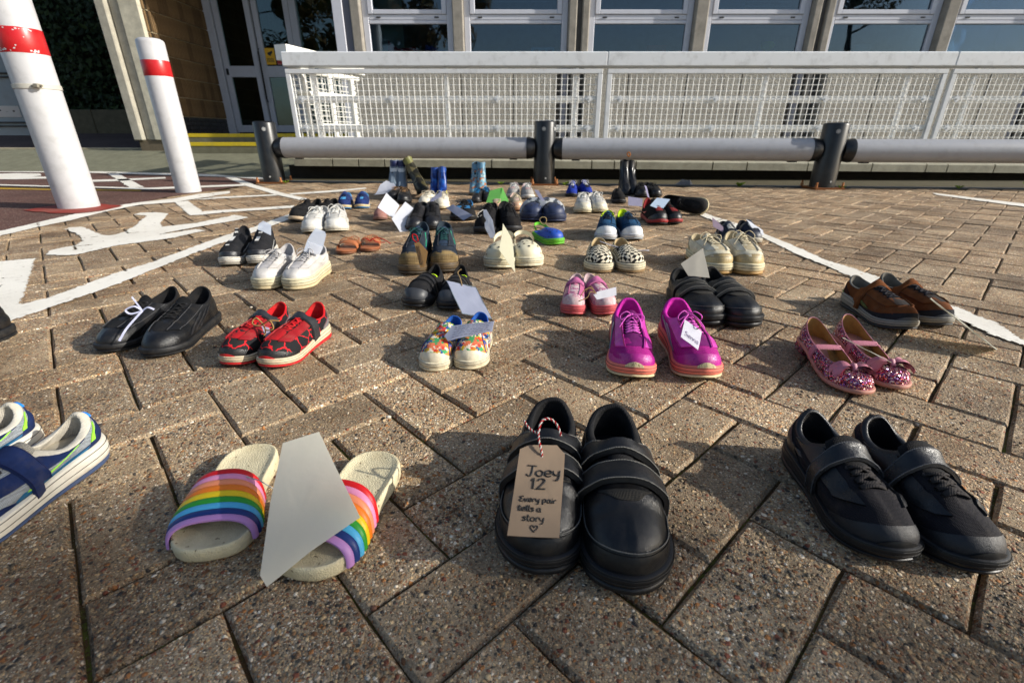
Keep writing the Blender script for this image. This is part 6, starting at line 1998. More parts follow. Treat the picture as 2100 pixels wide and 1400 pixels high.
def tan(lab, toe, hdg, L, inner):
    s = Shoe('flat_sandal', lab, toe, hdg, L, inner, 'sandal', 'tan flat sandals', th=.06, tb=.055, spring=.02, wf=1.0, hT=.12, hH=.1, hS=.1, slump=0)
    tn = M('leather', 'a05f3a', .5)
    s.sole([('sole', 0, .55, M('rubber', '7a4a2e'), .006), ('footbed', .55, 1, tn, .004)])
    n_ = 20
    rows = []
    for x in np.linspace(.52, .72, 6):
        r = []
        for a in np.linspace(0, 180, n_):
            r.append((x * L, .19 * L * math.cos(R(a)), .05 * L + .15 * L * math.sin(R(a)) ** .7 * (1 - (x - .52) * .8)))
        rows.append(r)
    G = np.array(rows); m = MB(); m.grid(G); m.grid((G * np.array([1, .95, .96]))[:, ::-1]); s.put('strap', m, tn, sharp=None, fix=False)
    m = MB()
    for a in np.linspace(10, 170, 16):
        c = np.array((.51 * L, .19 * L * math.cos(R(a)), .055 * L + .15 * L * math.sin(R(a)) ** .7))
        m.tube([c, c + np.array([-.02, 0, .03]) * L, c + np.array([-.05, 0, .02]) * L], .008 * L, 4)
    s.put('fringe', m, M('suede', 'a8693f'))
    r = [(.06 * L, .0, .17 * L)]
    m = MB(); m.tube([(.30 * L, .12 * L, .05 * L), (.1 * L, .1 * L, .14 * L), (.03 * L, 0, .17 * L), (.1 * L, -.1 * L, .14 * L), (.30 * L, -.12 * L, .05 * L)], .015 * L, 6, flat=.5); s.put('heel_strap', m, tn)
    return s
PAIR(tan, 'tan flat sandal with fringed toe strap', 'behind the clear plastic sleeve', ((-.640, 1.78), 4, .205), ((-.555, 1.825), 10, .20))

# ---- far rows ------------------------------------------------------------
F = dict(M=56, K=14)
PAIR(trainer, 'clean white trainer with white laces', 'in front of the black and tan trainers', ((-.925, 2.19), 6, .285), ((-.818, 2.215), 14, .29), 'bcbab5', 'c4c0b5', 'bfb8a5', kind='leather', lace='d4d2cc', lining='bdbab4', eye='c2c0bb', group='clean white trainers', toecap='d0cec8', **F)
PAIR(trainer, 'black running shoe with tan panels', 'behind the clean white trainers', ((-1.135, 2.50), -10, .27), ((-1.02, 2.53), -2, .27), '19191c', 'bfa88a', '1e1d1c', kind='mesh', lace='17171a', lining='1d1b1a', side='b58a5c', counter='b58a5c', group='black and tan running shoes', **F)
PAIR(trainer, 'navy trainer with pale blue collar', 'by the crossing white lines', ((-1.022, 2.955), 10, .24), ((-.925, 2.985), 10, .24), '1f2f5e', 'bda982', '3d7fb0', kind='suede', lace='17254a', lining='4a9bd0', counter='4a9bd0', group='navy and sky blue trainers', bow=False, strap='213468', **F)
PAIR(trainer, 'tall black leather brogue ankle boot', 'right of the two blank sheets', ((-.470, 2.25), -4, .25), ((-.375, 2.27), 8, .25), '1a1a1d', '17171a', '141416', kind='leather', lace='0f0f12', lining='1a1a1c', group='black brogues', hT=.42, hH=.42, hS=.38, boot=.4, bow=False, **F)
trainer('dull pink slipper showing below the blank sheets', (-.70, 2.56), 10, .20, 1, '9a6f68', '8d665c', '7a5a50', kind='suede', lace=None, lining='9a6f68', group='single pink slipper', **F)
PAIR(trainer, 'black leather shoe with a thin tan tie', 'behind the blank sheets', ((-.835, 3.39), -6, .23), ((-.715, 3.22), 6, .25), '1c1b1c', '151517', '141416', kind='leather', lace='8a6a4a', lining='1d1c1c', group='black tied shoes', **F)
PAIR(trainer, 'white canvas plimsoll with rounded toe', 'with a small card between them', ((-.548, 3.02), -4, .25), ((-.428, 2.955), 4, .25), 'cfc9b8', 'd4cdb8', 'c2b592', kind='fabric', lace='cfc6b0', lining='bdb5a2', toecap='d0c9b6', toe_kind='rubber', group='white plimsolls', toeh=.16, bow_size=1.3, **F)
PAIR(trainer, 'small black shoe with a blue tie', 'left of the green card', ((-.245, 3.255), -8, .19), ((-.165, 3.305), 6, .19), '1a1a1c', '161618', '141416', kind='leather', lace='1f7fb8', lining='1c1c1e', group='small black shoes', hT=.4, hH=.42, hS=.36, **F)
PAIR(trainer, 'dark trainer with a blue pull tab', 'under the tilted blank card', ((-.300, 2.545), -14, .25), ((-.228, 2.55), 10, .25), '1a1a1d', '161618', '131315', kind='mesh', lace='19191b', lining='2a6fa0', group='dark trainers', **F)
PAIR(trainer, 'big black laced shoe with plain vamp', 'either side of the white hanging tag', ((-.135, 2.185), -8, .285), ((.005, 2.205), 10, .285), '19181a', '2a2a2c', '141416', kind='suede', lace='141416', lining='19191b', group='big black laced shoes', hT=.36, hH=.37, hS=.3, toeh=.13, M=64, K=16)
PAIR(trainer, 'beige and pink trainer', 'under the green card', ((-.100, 2.905), -8, .245), ((.030, 2.89), 4, .25), 'bfae92', 'b58f6c', 'a8785a', kind='mesh', lace='c4b8a0', lining='c0a49a', counter='c4b6a0', group='beige trainers', toecap='b9957a', **F)
PAIR(trainer, 'pale grey and white trainer with pink lining', 'behind the green card', ((.0, 3.53), -6, .26), ((.118, 3.47), 4, .26), 'b9b6b2', 'c9c5bc', 'aaa69c', kind='mesh', lace='d0ceca', lining='b89a98', counter='cbc8c4', group='pale grey trainers', **F)
PAIR(trainer, 'royal blue trainer with a white knotted lace', 'against the drain behind the striped trainers', ((.430, 3.585), -10, .24), ((.568, 3.63), 10, .24), '1638a8', '16171c', '131418', kind='mesh', lace='c9c9d0', lining='17181c', counter='1a3fb0', group='royal blue trainers', hH=.42, hT=.38, **F)
PAIR(trainer, 'white leather trainer with three dark side stripes', 'in the far middle right', ((.408, 2.79), -7, .285), ((.512, 2.805), 2, .285), 'bfbdb7', 'c2b99e', 'b8ac8c', kind='leather', lace='d2d0ca', lining='bdb9b2', stripes='2a2c34', toecap='cdc6b2', group='striped white trainers', **F)
def lime(lab, toe, hdg, L, inner):
    s = trainer(lab, toe, hdg, L, inner, '164a70', 'c9cacc', '9aa0a4', kind='mesh', lace='15202c', lining='a8c414', rows=4, group='blue trainers with lime lining', M=72, K=16, hT=.34, hH=.37, hS=.28, toeh=.16, counter='a6c212', toecap='cfd0d0', toe_kind='rubber', tail=True, tongue='164a70')
    return s
PAIR(lime, 'teal blue trainer with acid yellow lining', 'behind the checkered slip-ons', ((.400, 2.030), -12, .262), ((.525, 2.030), 2, .262))
trainer('small black flat shoe with a card tied to its right side', (.712, 3.225), -4, .24, 1, '1c1b1c', '232224', '18181a', kind='suede', lace=None, lining='161618', group='single flat shoe', **F)
PAIR(trainer, 'black leather lace-up shoe', 'against the drain right of the black wellingtons', ((.945, 3.555), -8, .26), ((1.055, 3.56), 6, .26), '17171a', '161618', '141416', kind='leather', lace='121214', lining='18181a', group='black lace-ups by the drain', **F)
PAIR(trainer, 'black basketball trainer with red sole flashes', 'under the pale folded card', ((.745, 2.408), 2, .262), ((.835, 2.430), 8, .25), '19181a', '9a2226', '1c1b1d', kind='suede', lace='19181a', lining='7d1a1e', side='c01f26', toecap='201f21', group='black and red basketball trainers', bow=False, hH=.4, hT=.38, M=72, K=16)
# overturned shoe, sole towards the camera
ov = trainer('black trainer lying on its side with the patterned sole showing', (1.0, 2.9), 60, .26, 1, '17171a', 'b7a884', '1b1b1c', kind='mesh', lace='141416', lining='18181a', group='single overturned trainer', **F)
m = MB()
for a in np.linspace(0, 6.283, 25)[:-1]:
    m.tube([(.7 * .26 + .05 * math.cos(a), .03 * math.sin(a), .004), (.7 * .26 + .05 * math.cos(a + .262), .03 * math.sin(a + .262), .004)], .004, 5)
ov.put('tread_ring', m, M('rubber', 'a58a58'))
ov.root.rotation_euler = (R(74), R(4), R(-42)); ov.root.location = (1.015, 2.83, .048)

# wellingtons --------------------------------------------------------------
def welly(lab, toe, hdg, L, inner, mat, rim, solec, hgt=1.05, band_c=None, group='wellingtons', lean=0.0, sole_h=.08):
    s = Shoe('wellington_boot', lab, toe, hdg, L, inner, 'boot', group, hT=hgt, hH=hgt, hS=hgt, toeh=.19, xt=.36, xo=.01, ay=.135, sqx=1.0, boot=1.0, th=sole_h + .03, tb=sole_h, spring=.02, wf=1.05, pad=.02, M=64, K=34, noise=.022, bul=.0)
    s.upper(mat); s.lining(M('fabric', '1a1a1c'), None, M('rubber', rim))
    s.sole([('outsole', 0, 1, M('rubber', solec), .012)])
    s.patch('rim_band', lambda a, b: (a, .90 + .09 * b), M('rubber', rim, .4), off=.008, na=60)
    if band_c: s.patch('stripe', lambda a, b: (a, .80 + .07 * b), M('rubber', band_c, .4), off=.008, na=60)
    return s
PAIR(welly, 'shiny grey wellington boot with navy top', 'behind the crumpled paper, far left', ((-.893, 3.62), -3, .22), ((-.820, 3.62), 3, .22), M('rubber', '66727e', .25, .15), '1c2450', '2a2e36', 1.08, 'c2c6c8', 'grey and navy wellingtons')
camo = patch_mat('camouflage', ['3f3a24', '5a5238', '2a281c', '6e6648', '1e1d17'], 26, .35)
cw = welly('camouflage wellington boot leaning left against the blue boots', (-.64, 3.56), 6, .24, 1, camo, '6a6a3a', '1e1d18', 1.1, None, 'camouflage wellington')
cw.root.rotation_euler.x += 0; cw.root.rotation_euler = (R(0), R(0), cw.root.rotation_euler.z)
cw.root.rotation_mode = 'XYZ'
cw.root.rotation_euler = Matrix.Rotation(R(-26), 3, 'Y').to_euler() if False else (Matrix.Rotation(R(-27), 3, 'Y') @ Matrix.Rotation(R(6 - 90), 3, 'Z')).to_euler()
cw.root.location.z += .03
bluep = patch_mat('blue_boot_print', ['0f2a6a', '153c88', '0b2258', '2458a0', '0f2a6a', 'a89a20', '12357c'], 42, .3)
PAIR(welly, 'royal blue printed wellington boot with yellow flecks', 'behind the white plimsolls', ((-.548, 3.40), -2, .175), ((-.480, 3.36), 3, .185), bluep, '1c4690', '0f265c', 1.15, None, 'blue printed wellingtons')
flow = patch_mat('floral_boot_print', ['4a7288', '6a94a6', '98a4a0', '3a6076', '7c9ca6', '98603f', '567f92'], 60, .35)
PAIR(welly, 'pale blue floral wellington boot with muddy toe', 'in the far centre', ((-.292, 3.69), -6, .21), ((-.226, 3.66), 2, .215), flow, '55809a', '6d6048', 1.05, None, 'floral wellingtons')
PAIR(welly, 'tall plain black wellington boot', 'in front of the second barrier bar', ((.855, 3.70), -3, .225), ((.925, 3.73), 3, .225), M('rubber', '121214', .28, .15), '19191b', '17171a', 1.05, None, 'black wellingtons')

# ================================================================== CARDS, TAGS, RIBBONS
white_p = M('paper', 'e6e8ee'); cream_p = M('paper', 'd0cdbd'); kraft = M('paper', 'ab9680')
ink = M('plastic', '101012', .6)
def card(key, name, label, mat, cat='card', th=.0004, bend=0.0, sub=8, group=None):
    """a sheet through the corner points, slightly cockled, with real thickness"""
    P = [np.array(p) for p in CARDS[key]]
    c = sum(P) / len(P)
    o = empty(name, tuple(c), 0, label, cat, group)
    n = np.zeros(3)
    for i in range(len(P)):
        a, b = P[i] - c, P[(i + 1) % len(P)] - c
        n += np.cross(a, b)
    n /= np.linalg.norm(n)
    V = []; F = []
    k = len(P); rings = [0, .35, .7, 1.0]
    edge = []
    for i in range(k):
        for t_ in np.linspace(0, 1, 4, endpoint=False):
            edge.append(P[i] * (1 - t_) + P[(i + 1) % k] * t_)
    ne = len(edge)
    size = max(np.linalg.norm(p - c) for p in P)
    ax = P[0] - c; ax = ax / np.linalg.norm(ax)
    def warp(p):
        d = p - c
        return p + n * (bend * size * (((d @ ax) / size) ** 2 - .4) + .012 * size * math.sin(9 * (d @ ax) / size + 1.7 * key.__len__()))
    for sgn in (1, -1):
        b0 = len(V)
        V.append(warp(c) + n * sgn * th)
        for r in rings[1:]:
            for e in edge: V.append(warp(c + (e - c) * r) + n * sgn * th)
        for i in range(ne):
            F.append((b0, b0 + 1 + i, b0 + 1 + (i + 1) % ne))
            for q in range(2):
                a = b0 + 1 + q * ne
                F.append((a + i, a + ne + i, a + ne + (i + 1) % ne, a + (i + 1) % ne))
    s0 = 1 + 2 * ne; s1 = 1 + 3 * ne + s0
    for i in range(ne): F.append((s0 + i, s1 + i, s1 + (i + 1) % ne, s0 + (i + 1) % ne))
    m = MB(); m.add([v - c for v in V], F)
    m.build('sheet', mat, o, sharp=30)
    return o, P, c, n, warp
def twine(o, pts, r, mat, nm='string'):
    c = np.array(o.location)
    m = MB(); m.tube(catm([np.array(p) - c for p in pts], 5), r, 6); return m.build(nm, mat, o, sharp=None)

GL = {   # pen strokes, unit em: x 0..1, y 0 baseline..1 cap height
 'J': ([[(0, 1), (.8, 1)], [(.45, 1), (.42, .25), (.3, .02), (.1, .02), (0, .18)]], .78),
 'o': ([[(.3, .6), (.05, .45), (.05, .15), (.3, 0), (.55, .15), (.55, .45), (.3, .6)]], .72),
 'e': ([[(.05, .3), (.55, .33), (.5, .55), (.28, .62), (.05, .42), (.05, .15), (.28, 0), (.55, .08)]], .7),
 'y': ([[(0, .6), (.05, .3), (.25, .15), (.5, .3), (.55, .62)], [(.55, .62), (.52, .05), (.4, -.3), (.15, -.32)]], .7),
 '1': ([[(.0, .8), (.18, 1), (.18, 0)]], .5),
 '2': ([[(0, .8), (.2, 1), (.5, .95), (.55, .7), (.05, .05), (.0, .02), (.65, .04)]], .8),
 'E': ([[(.55, .95), (.2, .95), (.05, .78), (.3, .55), (.05, .32), (.12, .06), (.55, .06)]], .72),
 'v': ([[(0, .6), (.25, 0), (.5, .6)]], .6),
 'r': ([[(.05, .6), (.08, 0)], [(.07, .4), (.25, .6), (.45, .55)]], .52),
 'p': ([[(.05, .6), (.05, -.35)], [(.05, .5), (.3, .62), (.55, .42), (.45, .12), (.08, .08)]], .68),
 'a': ([[(.5, .5), (.28, .62), (.05, .4), (.08, .1), (.3, 0), (.5, .2)], [(.52, .62), (.52, .08), (.6, 0)]], .72),
 'i': ([[(.1, .58), (.1, 0)], [(.1, .82), (.11, .86)]], .28),
 't': ([[(.2, .95), (.18, .15), (.3, 0), (.45, .06)], [(0, .62), (.42, .64)]], .55),
 'l': ([[(.1, 1), (.1, .1), (.2, 0)]], .32),
 's': ([[(.45, .55), (.2, .62), (.05, .47), (.4, .28), (.42, .1), (.2, 0), (0, .08)]], .56),
 'S': ([[(.5, .9), (.25, 1), (.05, .8), (.45, .45), (.45, .12), (.2, 0), (0, .12)]], .62),
 'n': ([[(.05, .6), (.05, 0)], [(.05, .4), (.28, .62), (.48, .45), (.5, 0)]], .66),
 '<': ([[(.5, .1), (.05, .6), (.1, .95), (.35, .95), (.5, .7), (.65, .95), (.92, .95), (.95, .6), (.42, .02)], [(.5, .1), (.62, .0)]], 1.0),
}
def write(o, P, warp, n, lines, pen, mat, up):
    """lines: (text, left fraction, baseline fraction, em as a fraction of the width); up: index order giving TL, TR, BR, BL"""
    TL, TR, BR, BL = [P[i] for i in up]
    c = np.array(o.location); W_ = np.linalg.norm(TR - TL); H_ = np.linalg.norm(BL - TL)
    if n @ (np.array([0, 0, .42]) - c) < 0: n = -n
    m = MB()
    for txt, x, y, em in lines:
        for ch in txt:
            if ch == ' ':
                x += em * .4; continue
            st_, adv = GL[ch]
            for s_ in st_:
                pts = []
                for (gx, gy) in catm([np.array(p + (0,)) for p in s_], 4) if False else [(q[0], q[1]) for q in catm([np.array(p) for p in s_], 4)]:
                    fx = x + gx * em; fy = y - gy * em * W_ / H_
                    top = TL * (1 - fx) + TR * fx; bot = BL * (1 - fx) + BR * fx
                    p = warp(top * (1 - fy) + bot * fy) + n * .0011
                    pts.append(p - c)
                m.tube(pts, pen, 5)
            x += adv * em
    o2 = m.build('writing', mat, o, sharp=None)
    return o2

# kraft tag on the school shoe
o, P, c, n, wp_ = card('joey', 'luggage_tag', 'brown paper luggage tag lettered Joey 12 on red and white string', kraft, 'tag', th=.0005, bend=.06)
quad = [P[0] + (P[1] - P[0]) * .0 + (P[1] - P[0]) * np.array([0, 0, 0]), P[3], P[4], P[5]]
TLc = P[0] + (P[1] - P[0]) * .35; TRc = P[3] + (P[2] - P[3]) * .35
write(o, [TLc, TRc, P[4], P[5]], wp_, n, [('Joey', .19, .345, .28), ('12', .33, .50, .28)], .0008, ink, (0, 1, 2, 3))
write(o, [TLc, TRc, P[4], P[5]], wp_, n, [('Every pair', .13, .645, .135), ('tells a', .12, .745, .14), ('story', .24, .845, .15), ('<', .42, .955, .15)], .00058, ink, (0, 1, 2, 3))
ey = (P[1] + P[2]) * .5 * .86 + (P[4] + P[5]) * .5 * .14
if n @ (np.array([0, 0, .42]) - c) < 0: n = -n
a_ = (P[2] - P[1]) / np.linalg.norm(P[2] - P[1]); b_ = np.cross(n, a_)
m = MB()
r0, r1 = .0052, .0022
V = []; k = 20
for rr, hh in ((r0, .0004), (r0 * .95, .0012), (r1 * 1.05, .0012), (r1, .0004)):
    for q in range(k):
        t_ = 6.2832 * q / k; V.append(ey - c + n * hh + (a_ * math.cos(t_) + b_ * math.sin(t_)) * rr)
m.add(V, [(i * k + q, i * k + (q + 1) % k, (i + 1) * k + (q + 1) % k, (i + 1) * k + q) for i in range(3) for q in range(k)])
m.build('eyelet', M('leather', 'a5722e', .45), o)
m = MB(); m.add([ey - c + n * .0013 + (a_ * math.cos(t_) + b_ * math.sin(t_)) * r1 for t_ in np.linspace(0, 6.283, 13)[:-1]], [tuple(range(12))]); m.build('eyelet_hole', ink, o, smooth=False, fix=False)
def twist(o, pts, r, ca, cb):
    c = np.array(o.location); C_ = catm([np.array(p) - c for p in pts], 14)
    for ph, mt in ((0, ca), (math.pi, cb)):
        V = []
        for i, p in enumerate(C_):
            t_ = C_[min(i + 1, len(C_) - 1)] - C_[max(i - 1, 0)]; t_ = t_ / (np.linalg.norm(t_) + 1e-9)
            u_ = np.cross(t_, [0, .3, 1]); u_ /= np.linalg.norm(u_) + 1e-9; w_ = np.cross(t_, u_)
            th = ph + i * .8
            V.append(p + (u_ * math.cos(th) + w_ * math.sin(th)) * r * .55)
        m = MB(); m.tube(V, r * .62, 6); m.build('string', mt, o, sharp=None)
red_s = M('cord', 'b01a22'); wht_s = M('cord', 'd0ccc4')
kn = ey + np.array([-.0035, .016, .021])
twist(o, [ey + n * .0006, ey + n * .003 + np.array([-.001, .004, .005]), ey + np.array([-.003, .011, .015]), kn], .0013, red_s, wht_s)
twist(o, [kn, kn + np.array([.004, .010, .009]), kn + np.array([.013, .014, .010]), kn + np.array([.022, .012, .003]), kn + np.array([.026, .004, -.006])], .0013, red_s, wht_s)
twist(o, [kn, kn + np.array([-.006, .004, .0]), kn + np.array([-.012, .007, .004]), kn + np.array([-.016, .010, .010])], .0013, red_s, wht_s)

o, P, c, n, w_ = card('slide', 'paper_sheet', 'big blank sheet propped across the rainbow slides', M('paper', 'e8e5d8'), 'paper', th=.0004, bend=.16)
m = MB(); cc = np.array(o.location); m.tube([np.array(q) - cc for q in ((-.318, .455, .045), (-.300, .45, .044), (-.268, .44, .03))], .0007, 5); m.build('thread', wht_s, o)
o, P, c, n, w_ = card('sienna', 'name_card', 'white square card pencilled with a name on the magenta shoe', white_p, 'card', bend=.05)
write(o, [P[0], P[1], P[2], P[3]], w_, n, [('Sienna', .14, .78, .22)], .00036, M('plastic', '7a6a90', .7), (0, 1, 2, 3))
twine(o, [P[0] * .35 + P[1] * .65 + (c - P[0]) * .12, P[0] * .3 + P[1] * .7 + np.array([.004, -.004, .006]), P[0] * .4 + P[1] * .6 + np.array([.002, .01, .012])], .0011, M('cord', '8a6a42'))
o, P, c, n, w_ = card('pink', 'blank_tag', 'small blank white tag tied with twine on the little pink shoes', white_p, 'tag')
for q in (((-.008, .004, .0), (-.02, .004, .012), (-.035, .0, .008), (-.045, -.01, -.004)), ((-.006, .0, .0), (-.022, -.006, .006), (-.03, -.012, -.006), (-.05, -.02, -.012)), ((-.01, .002, .004), (-.02, .014, .014), (-.03, .01, .0))):
    twine(o, [P[4] + np.array(v) + np.array([.014, 0, .002]) for v in q], .0012, M('cord', 'a5855a'))
o, P, c, n, w_ = card('floral', 'gift_tag', 'blue white gift tag covered in handwriting across the floral shoes', M('paper', 'c4c8d8'), 'tag', bend=.04)
if n @ (np.array([0, 0, .42]) - c) < 0: n = -n
m = MB(); rs = random.Random(8)
TL, TR, BR, BL = P[0], P[1], P[2], P[3]
for r_ in range(5):
    fy = .14 + r_ * .17; fx = .08
    while fx < .92:
        wl__ = rs.uniform(.03, .10); pts = []
        for q in range(7):
            x_ = fx + wl__ * q / 6; y_ = fy + (rs.uniform(-.05, .05) if q % 2 else rs.uniform(-.02, .02))
            p = w_((TL * (1 - x_) + TR * x_) * (1 - y_) + (BL * (1 - x_) + BR * x_) * y_) + n * .0009
            pts.append(p - c)
        m.tube(pts, .00022, 4)
        fx += wl__ + .025
m.build('writing', M('plastic', '3a3f58', .7), o, sharp=None)
o, P, c, n, w_ = card('velcro', 'laminated_sheet', 'laminated white sheet leaning on the black closed sandals', M('paper', 'c3c8da', .3), 'sheet', bend=-.04)
m = MB(); rim = [p + (p - c) * .05 for p in P]; 
m.add([p - c for p in rim] + [p - c for p in P], [(i, (i + 1) % 4, 4 + (i + 1) % 4, 4 + i) for i in range(4)]); m.build('laminate_edge', M('plastic', '6f7a80', .15), o, smooth=False, fix=False)
twine(o, [P[0] * .55 + P[1] * .45 + (c - P[0]) * .1, P[0] * .55 + P[1] * .45 + np.array([0, .012, .012]), P[0] * .6 + P[1] * .4 + np.array([-.004, .03, .022]), P[0] * .58 + P[1] * .42 + np.array([.004, .034, .03])], .0016, M('cord', 'a58a62'))
card('grey_paper', 'paper_slip', 'plain grey slip standing inside the velcro school trainer', M('paper', 'b4b1a8'), 'paper', bend=.08)
card('pink_card', 'note_card', 'lilac note card on the navy and grey trainers', M('paper', 'bba9bb'), 'card')
card('white_card', 'blank_card', 'white card hanging from the right navy and grey trainer', white_p, 'card')
card('croc', 'folded_card', 'white card standing on its corner between the cream clogs', M('paper', 'd6d4c0'), 'card', bend=.05)
o, P, c, n, w_ = card('hike', 'luggage_tag', 'narrow tan luggage tag with red string on the hiking boots', M('paper', 'b8925f'), 'tag', th=.0006)
if n @ (np.array([0, 0, .42]) - c) < 0: n = -n
rs = random.Random(5); m = MB()
for r_ in range(4):
    pts = []
    for q in range(16):
        t_ = .15 + .75 * q / 15; s_ = .2 + r_ * .2
        p = (P[0] * (1 - s_) + P[1] * s_) * (1 - t_) + (P[4] * (1 - s_) + P[3] * s_) * t_
        pts.append(w_(p) + n * .0016 - c + a_ * rs.uniform(-.0018, .0018))
    m.tube(pts, .0005, 4)
m.build('writing', ink, o, sharp=None)
twine(o, [P[0] * .5 + P[1] * .5, P[0] + np.array([-.003, 0, .012]), P[0] + np.array([-.004, .004, .026]), P[0] + np.array([.008, .004, .022]), P[1] * .5 + P[0] * .5 + np.array([.004, 0, .004])], .0022, red_s)
card('big_left', 'paper_sheet', 'blank white sheet tilted left of two, by the brogues', white_p, 'paper')
card('big_right', 'paper_sheet', 'blank white sheet standing upright right of two, by the brogues', white_p, 'paper')
card('blk_card', 'blank_card', 'blank bluish card lying over the dark trainers', M('paper', 'c6c9da'), 'card', bend=.06)
o, P, c, n, w_ = card('btc_tag', 'gift_tag', 'scalloped white tag hanging between the big black laced shoes', white_p, 'tag')
twine(o, [P[0], P[0] + np.array([-.02, -.03, -.012]), P[0] + np.array([-.024, -.03, -.03]), P[0] + np.array([-.004, -.02, -.02])], .0015, wht_s)
gmt = M('paper', '7fc96a')
o, P, c, n, w_ = card('green_a', 'green_card', 'folded light green card propped on the beige trainers', gmt, 'card', bend=0)
P2 = [np.array(p) for p in CARDS['green_b']]
m = MB(); nn_ = np.cross(P2[1] - P2[0], P2[2] - P2[0]); nn_ /= np.linalg.norm(nn_)
m.add([p - c + nn_ * .0004 * s for s in (1, -1) for p in P2], [(0, 1, 2), (5, 4, 3), (0, 3, 4, 1), (1, 4, 5, 2), (2, 5, 3, 0)]); m.build('folded_flap', gmt, o, smooth=False, fix=False)
card('plim', 'blank_tag', 'small lilac tag tied between the white plimsolls', M('paper', 'b9bbd0'), 'tag')
card('ncroc', 'blank_tag', 'lilac card tucked between the navy lined clogs', M('paper', 'b7b6cc'), 'tag')
o, P, c, n, w_ = card('welly', 'paper_sheet', 'crumpled white paper over the feet of the grey wellingtons', M('paper', 'cdd0da'), 'paper', bend=-.25)
card('small_blk', 'note_card', 'lilac note card beside the single black flat shoe', M('paper', 'aaa8c0'), 'card')
card('blkred', 'folded_card', 'pale blue card on top of the basketball trainers', M('paper', 'bfcfe2'), 'card')
card('slit', 'blank_tag', 'narrow lilac tag between the black lace-ups by the drain', M('paper', 'b9b4d0'), 'tag')
clear = NT('clear_plastic')
trn = clear.new('ShaderNodeBsdfTransparent'); trn.inputs[0].default_value = (.78, .82, .88, 1)
gls = clear.new('ShaderNodeBsdfPrincipled'); gls.inputs['Base Color'].default_value = (.6, .64, .72, 1); gls.inputs['Roughness'].default_value = .12
mx = clear.new('ShaderNodeMixShader'); mx.inputs[0].default_value = .48
clear.link(trn.outputs[0], mx.inputs[1]); clear.link(gls.outputs[0], mx.inputs[2]); clear.link(mx.outputs[0], clear.out.inputs['Surface'])
card('sleeve_b', 'plastic_sleeve', 'clear plastic sleeve behind the black high-top trainers', clear.m, 'sleeve', th=.0008, bend=.1)
o, P, c, n, w_ = card('sleeve_w', 'plastic_sleeve', 'clear plastic sleeve with a paper slip in the white leather trainer', clear.m, 'sleeve', th=.0008, bend=.1)
P3 = [np.array(p) for p in CARDS['sleeve_paper']]
m = MB(); m.add([p - c for p in P3], [(0, 1, 2, 3)]); m.build('paper_slip', white_p, o, smooth=False, fix=False)
o, P, c, n, w_ = card('red_card', 'gift_tag', 'tiny printed tag with twine bow between the red and black trainers', M('paper', 'c2bcd2'), 'tag')
tc = P[0] + np.array([.008, -.006, .006])
for q in (((0, 0, 0), (.018, -.006, .010), (.026, -.014, -.004), (.010, -.012, -.008), (0, 0, 0)), ((0, 0, 0), (-.014, .004, .012), (-.022, 0, .002), (-.010, -.004, -.002), (0, 0, 0)), ((0, 0, 0), (.006, -.008, -.012), (.004, -.014, -.020)), ((0, 0, 0), (.012, .004, .006), (.03, .008, .004))):
    twine(o, [tc + np.array(v) for v in q], .0014, M('cord', 'b08a55'))

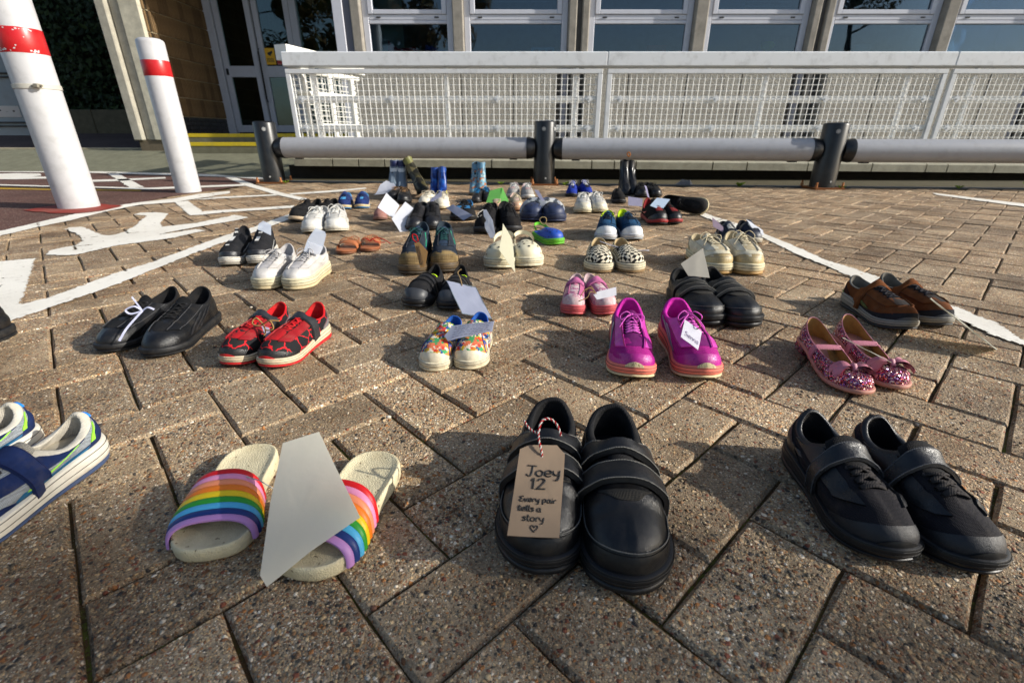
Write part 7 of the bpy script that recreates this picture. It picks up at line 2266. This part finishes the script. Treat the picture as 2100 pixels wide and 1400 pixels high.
# white ribbon on the football boots
rb = empty('ribbon', (-.79, .955, .075), 0, 'white satin ribbon tying the black football boots together', 'ribbon')
rm = M('fabric', 'c6c8e0', .5)
def ribbon(pts, w):
    C_ = catm([np.array(p, float) for p in pts], 5); rows = []
    for i, p in enumerate(C_):
        t_ = C_[min(i + 1, len(C_) - 1)] - C_[max(i - 1, 0)]; t_ /= np.linalg.norm(t_) + 1e-9
        u_ = np.cross(t_, [.2, -.6, .75]); u_ /= np.linalg.norm(u_) + 1e-9
        rows.append([p - u_ * w, p, p + u_ * w])
    m = MB(); m.grid(np.array(rows)); m.build('strip', rm, rb, sharp=None, fix=False)
ribbon([(0, 0, 0), (-.014, 0, .010), (-.030, -.006, .004), (-.020, -.008, -.004), (0, 0, 0)], .002)
ribbon([(0, 0, 0), (.012, .002, .007), (.026, 0, .003)], .002)
ribbon([(0, 0, 0), (-.004, -.02, -.010), (-.010, -.045, -.025), (-.014, -.065, -.042)], .0024)
ribbon([(0, 0, 0), (-.02, .012, .02), (-.026, .016, .026)], .0016)
# loose strings on other pairs
def cordset(name, label, loc, sets, r, hx):
    e = empty(name, loc, 0, label, 'string')
    for st in sets:
        m = MB(); m.tube(catm([np.array(q, float) for q in st], 5), r, 6); m.build('cord', M('cord', hx), e, sharp=None)
cordset('red_twine', 'red twine tied round the right tan sandal', (-.56, 1.87, .035), [((0, 0, 0), (.02, .01, .012), (.05, .01, .006), (.08, 0, -.01)), ((0, 0, 0), (.015, -.012, .012), (.03, -.015, 0), (.06, -.004, -.004)), ((0, 0, 0), (-.015, 0, .012), (-.03, .004, .006))], .0016, 'c01a1e')
cordset('orange_cord', 'orange cord looped at the top of the black wellingtons', (.83, 3.62, .275), [((0, 0, 0), (-.012, 0, .02), (.0, 0, .03), (.012, 0, .012), (0, 0, 0))], .004, 'b06a22')
cordset('twine_loop', 'twine loop standing on the small blue and green clog', (.135, 2.08, .062), [((0, 0, 0), (-.016, 0, .02), (-.008, 0, .032), (.010, 0, .03), (.012, 0, .012), (0, 0, 0))], .002, 'b8a070')
cordset('white_string', 'thin white string linking the checkered slip-ons', (.36, 1.68, .062), [((-.05, .0, .012), (-.01, -.01, .0), (.05, -.03, -.012), (.12, -.03, -.014))], .0016, 'c9c9d6')
# sheets seen edge on
card('edge_sheet', 'paper_sheet', 'white sheet seen edge-on beside the brown suede trainers', M('paper', 'cfcdbf'), 'paper', th=.0006)
card('edge_tag', 'blank_tag', 'thin tag seen edge-on between the pink glitter party shoes', M('paper', 'cfcdbf'), 'tag')
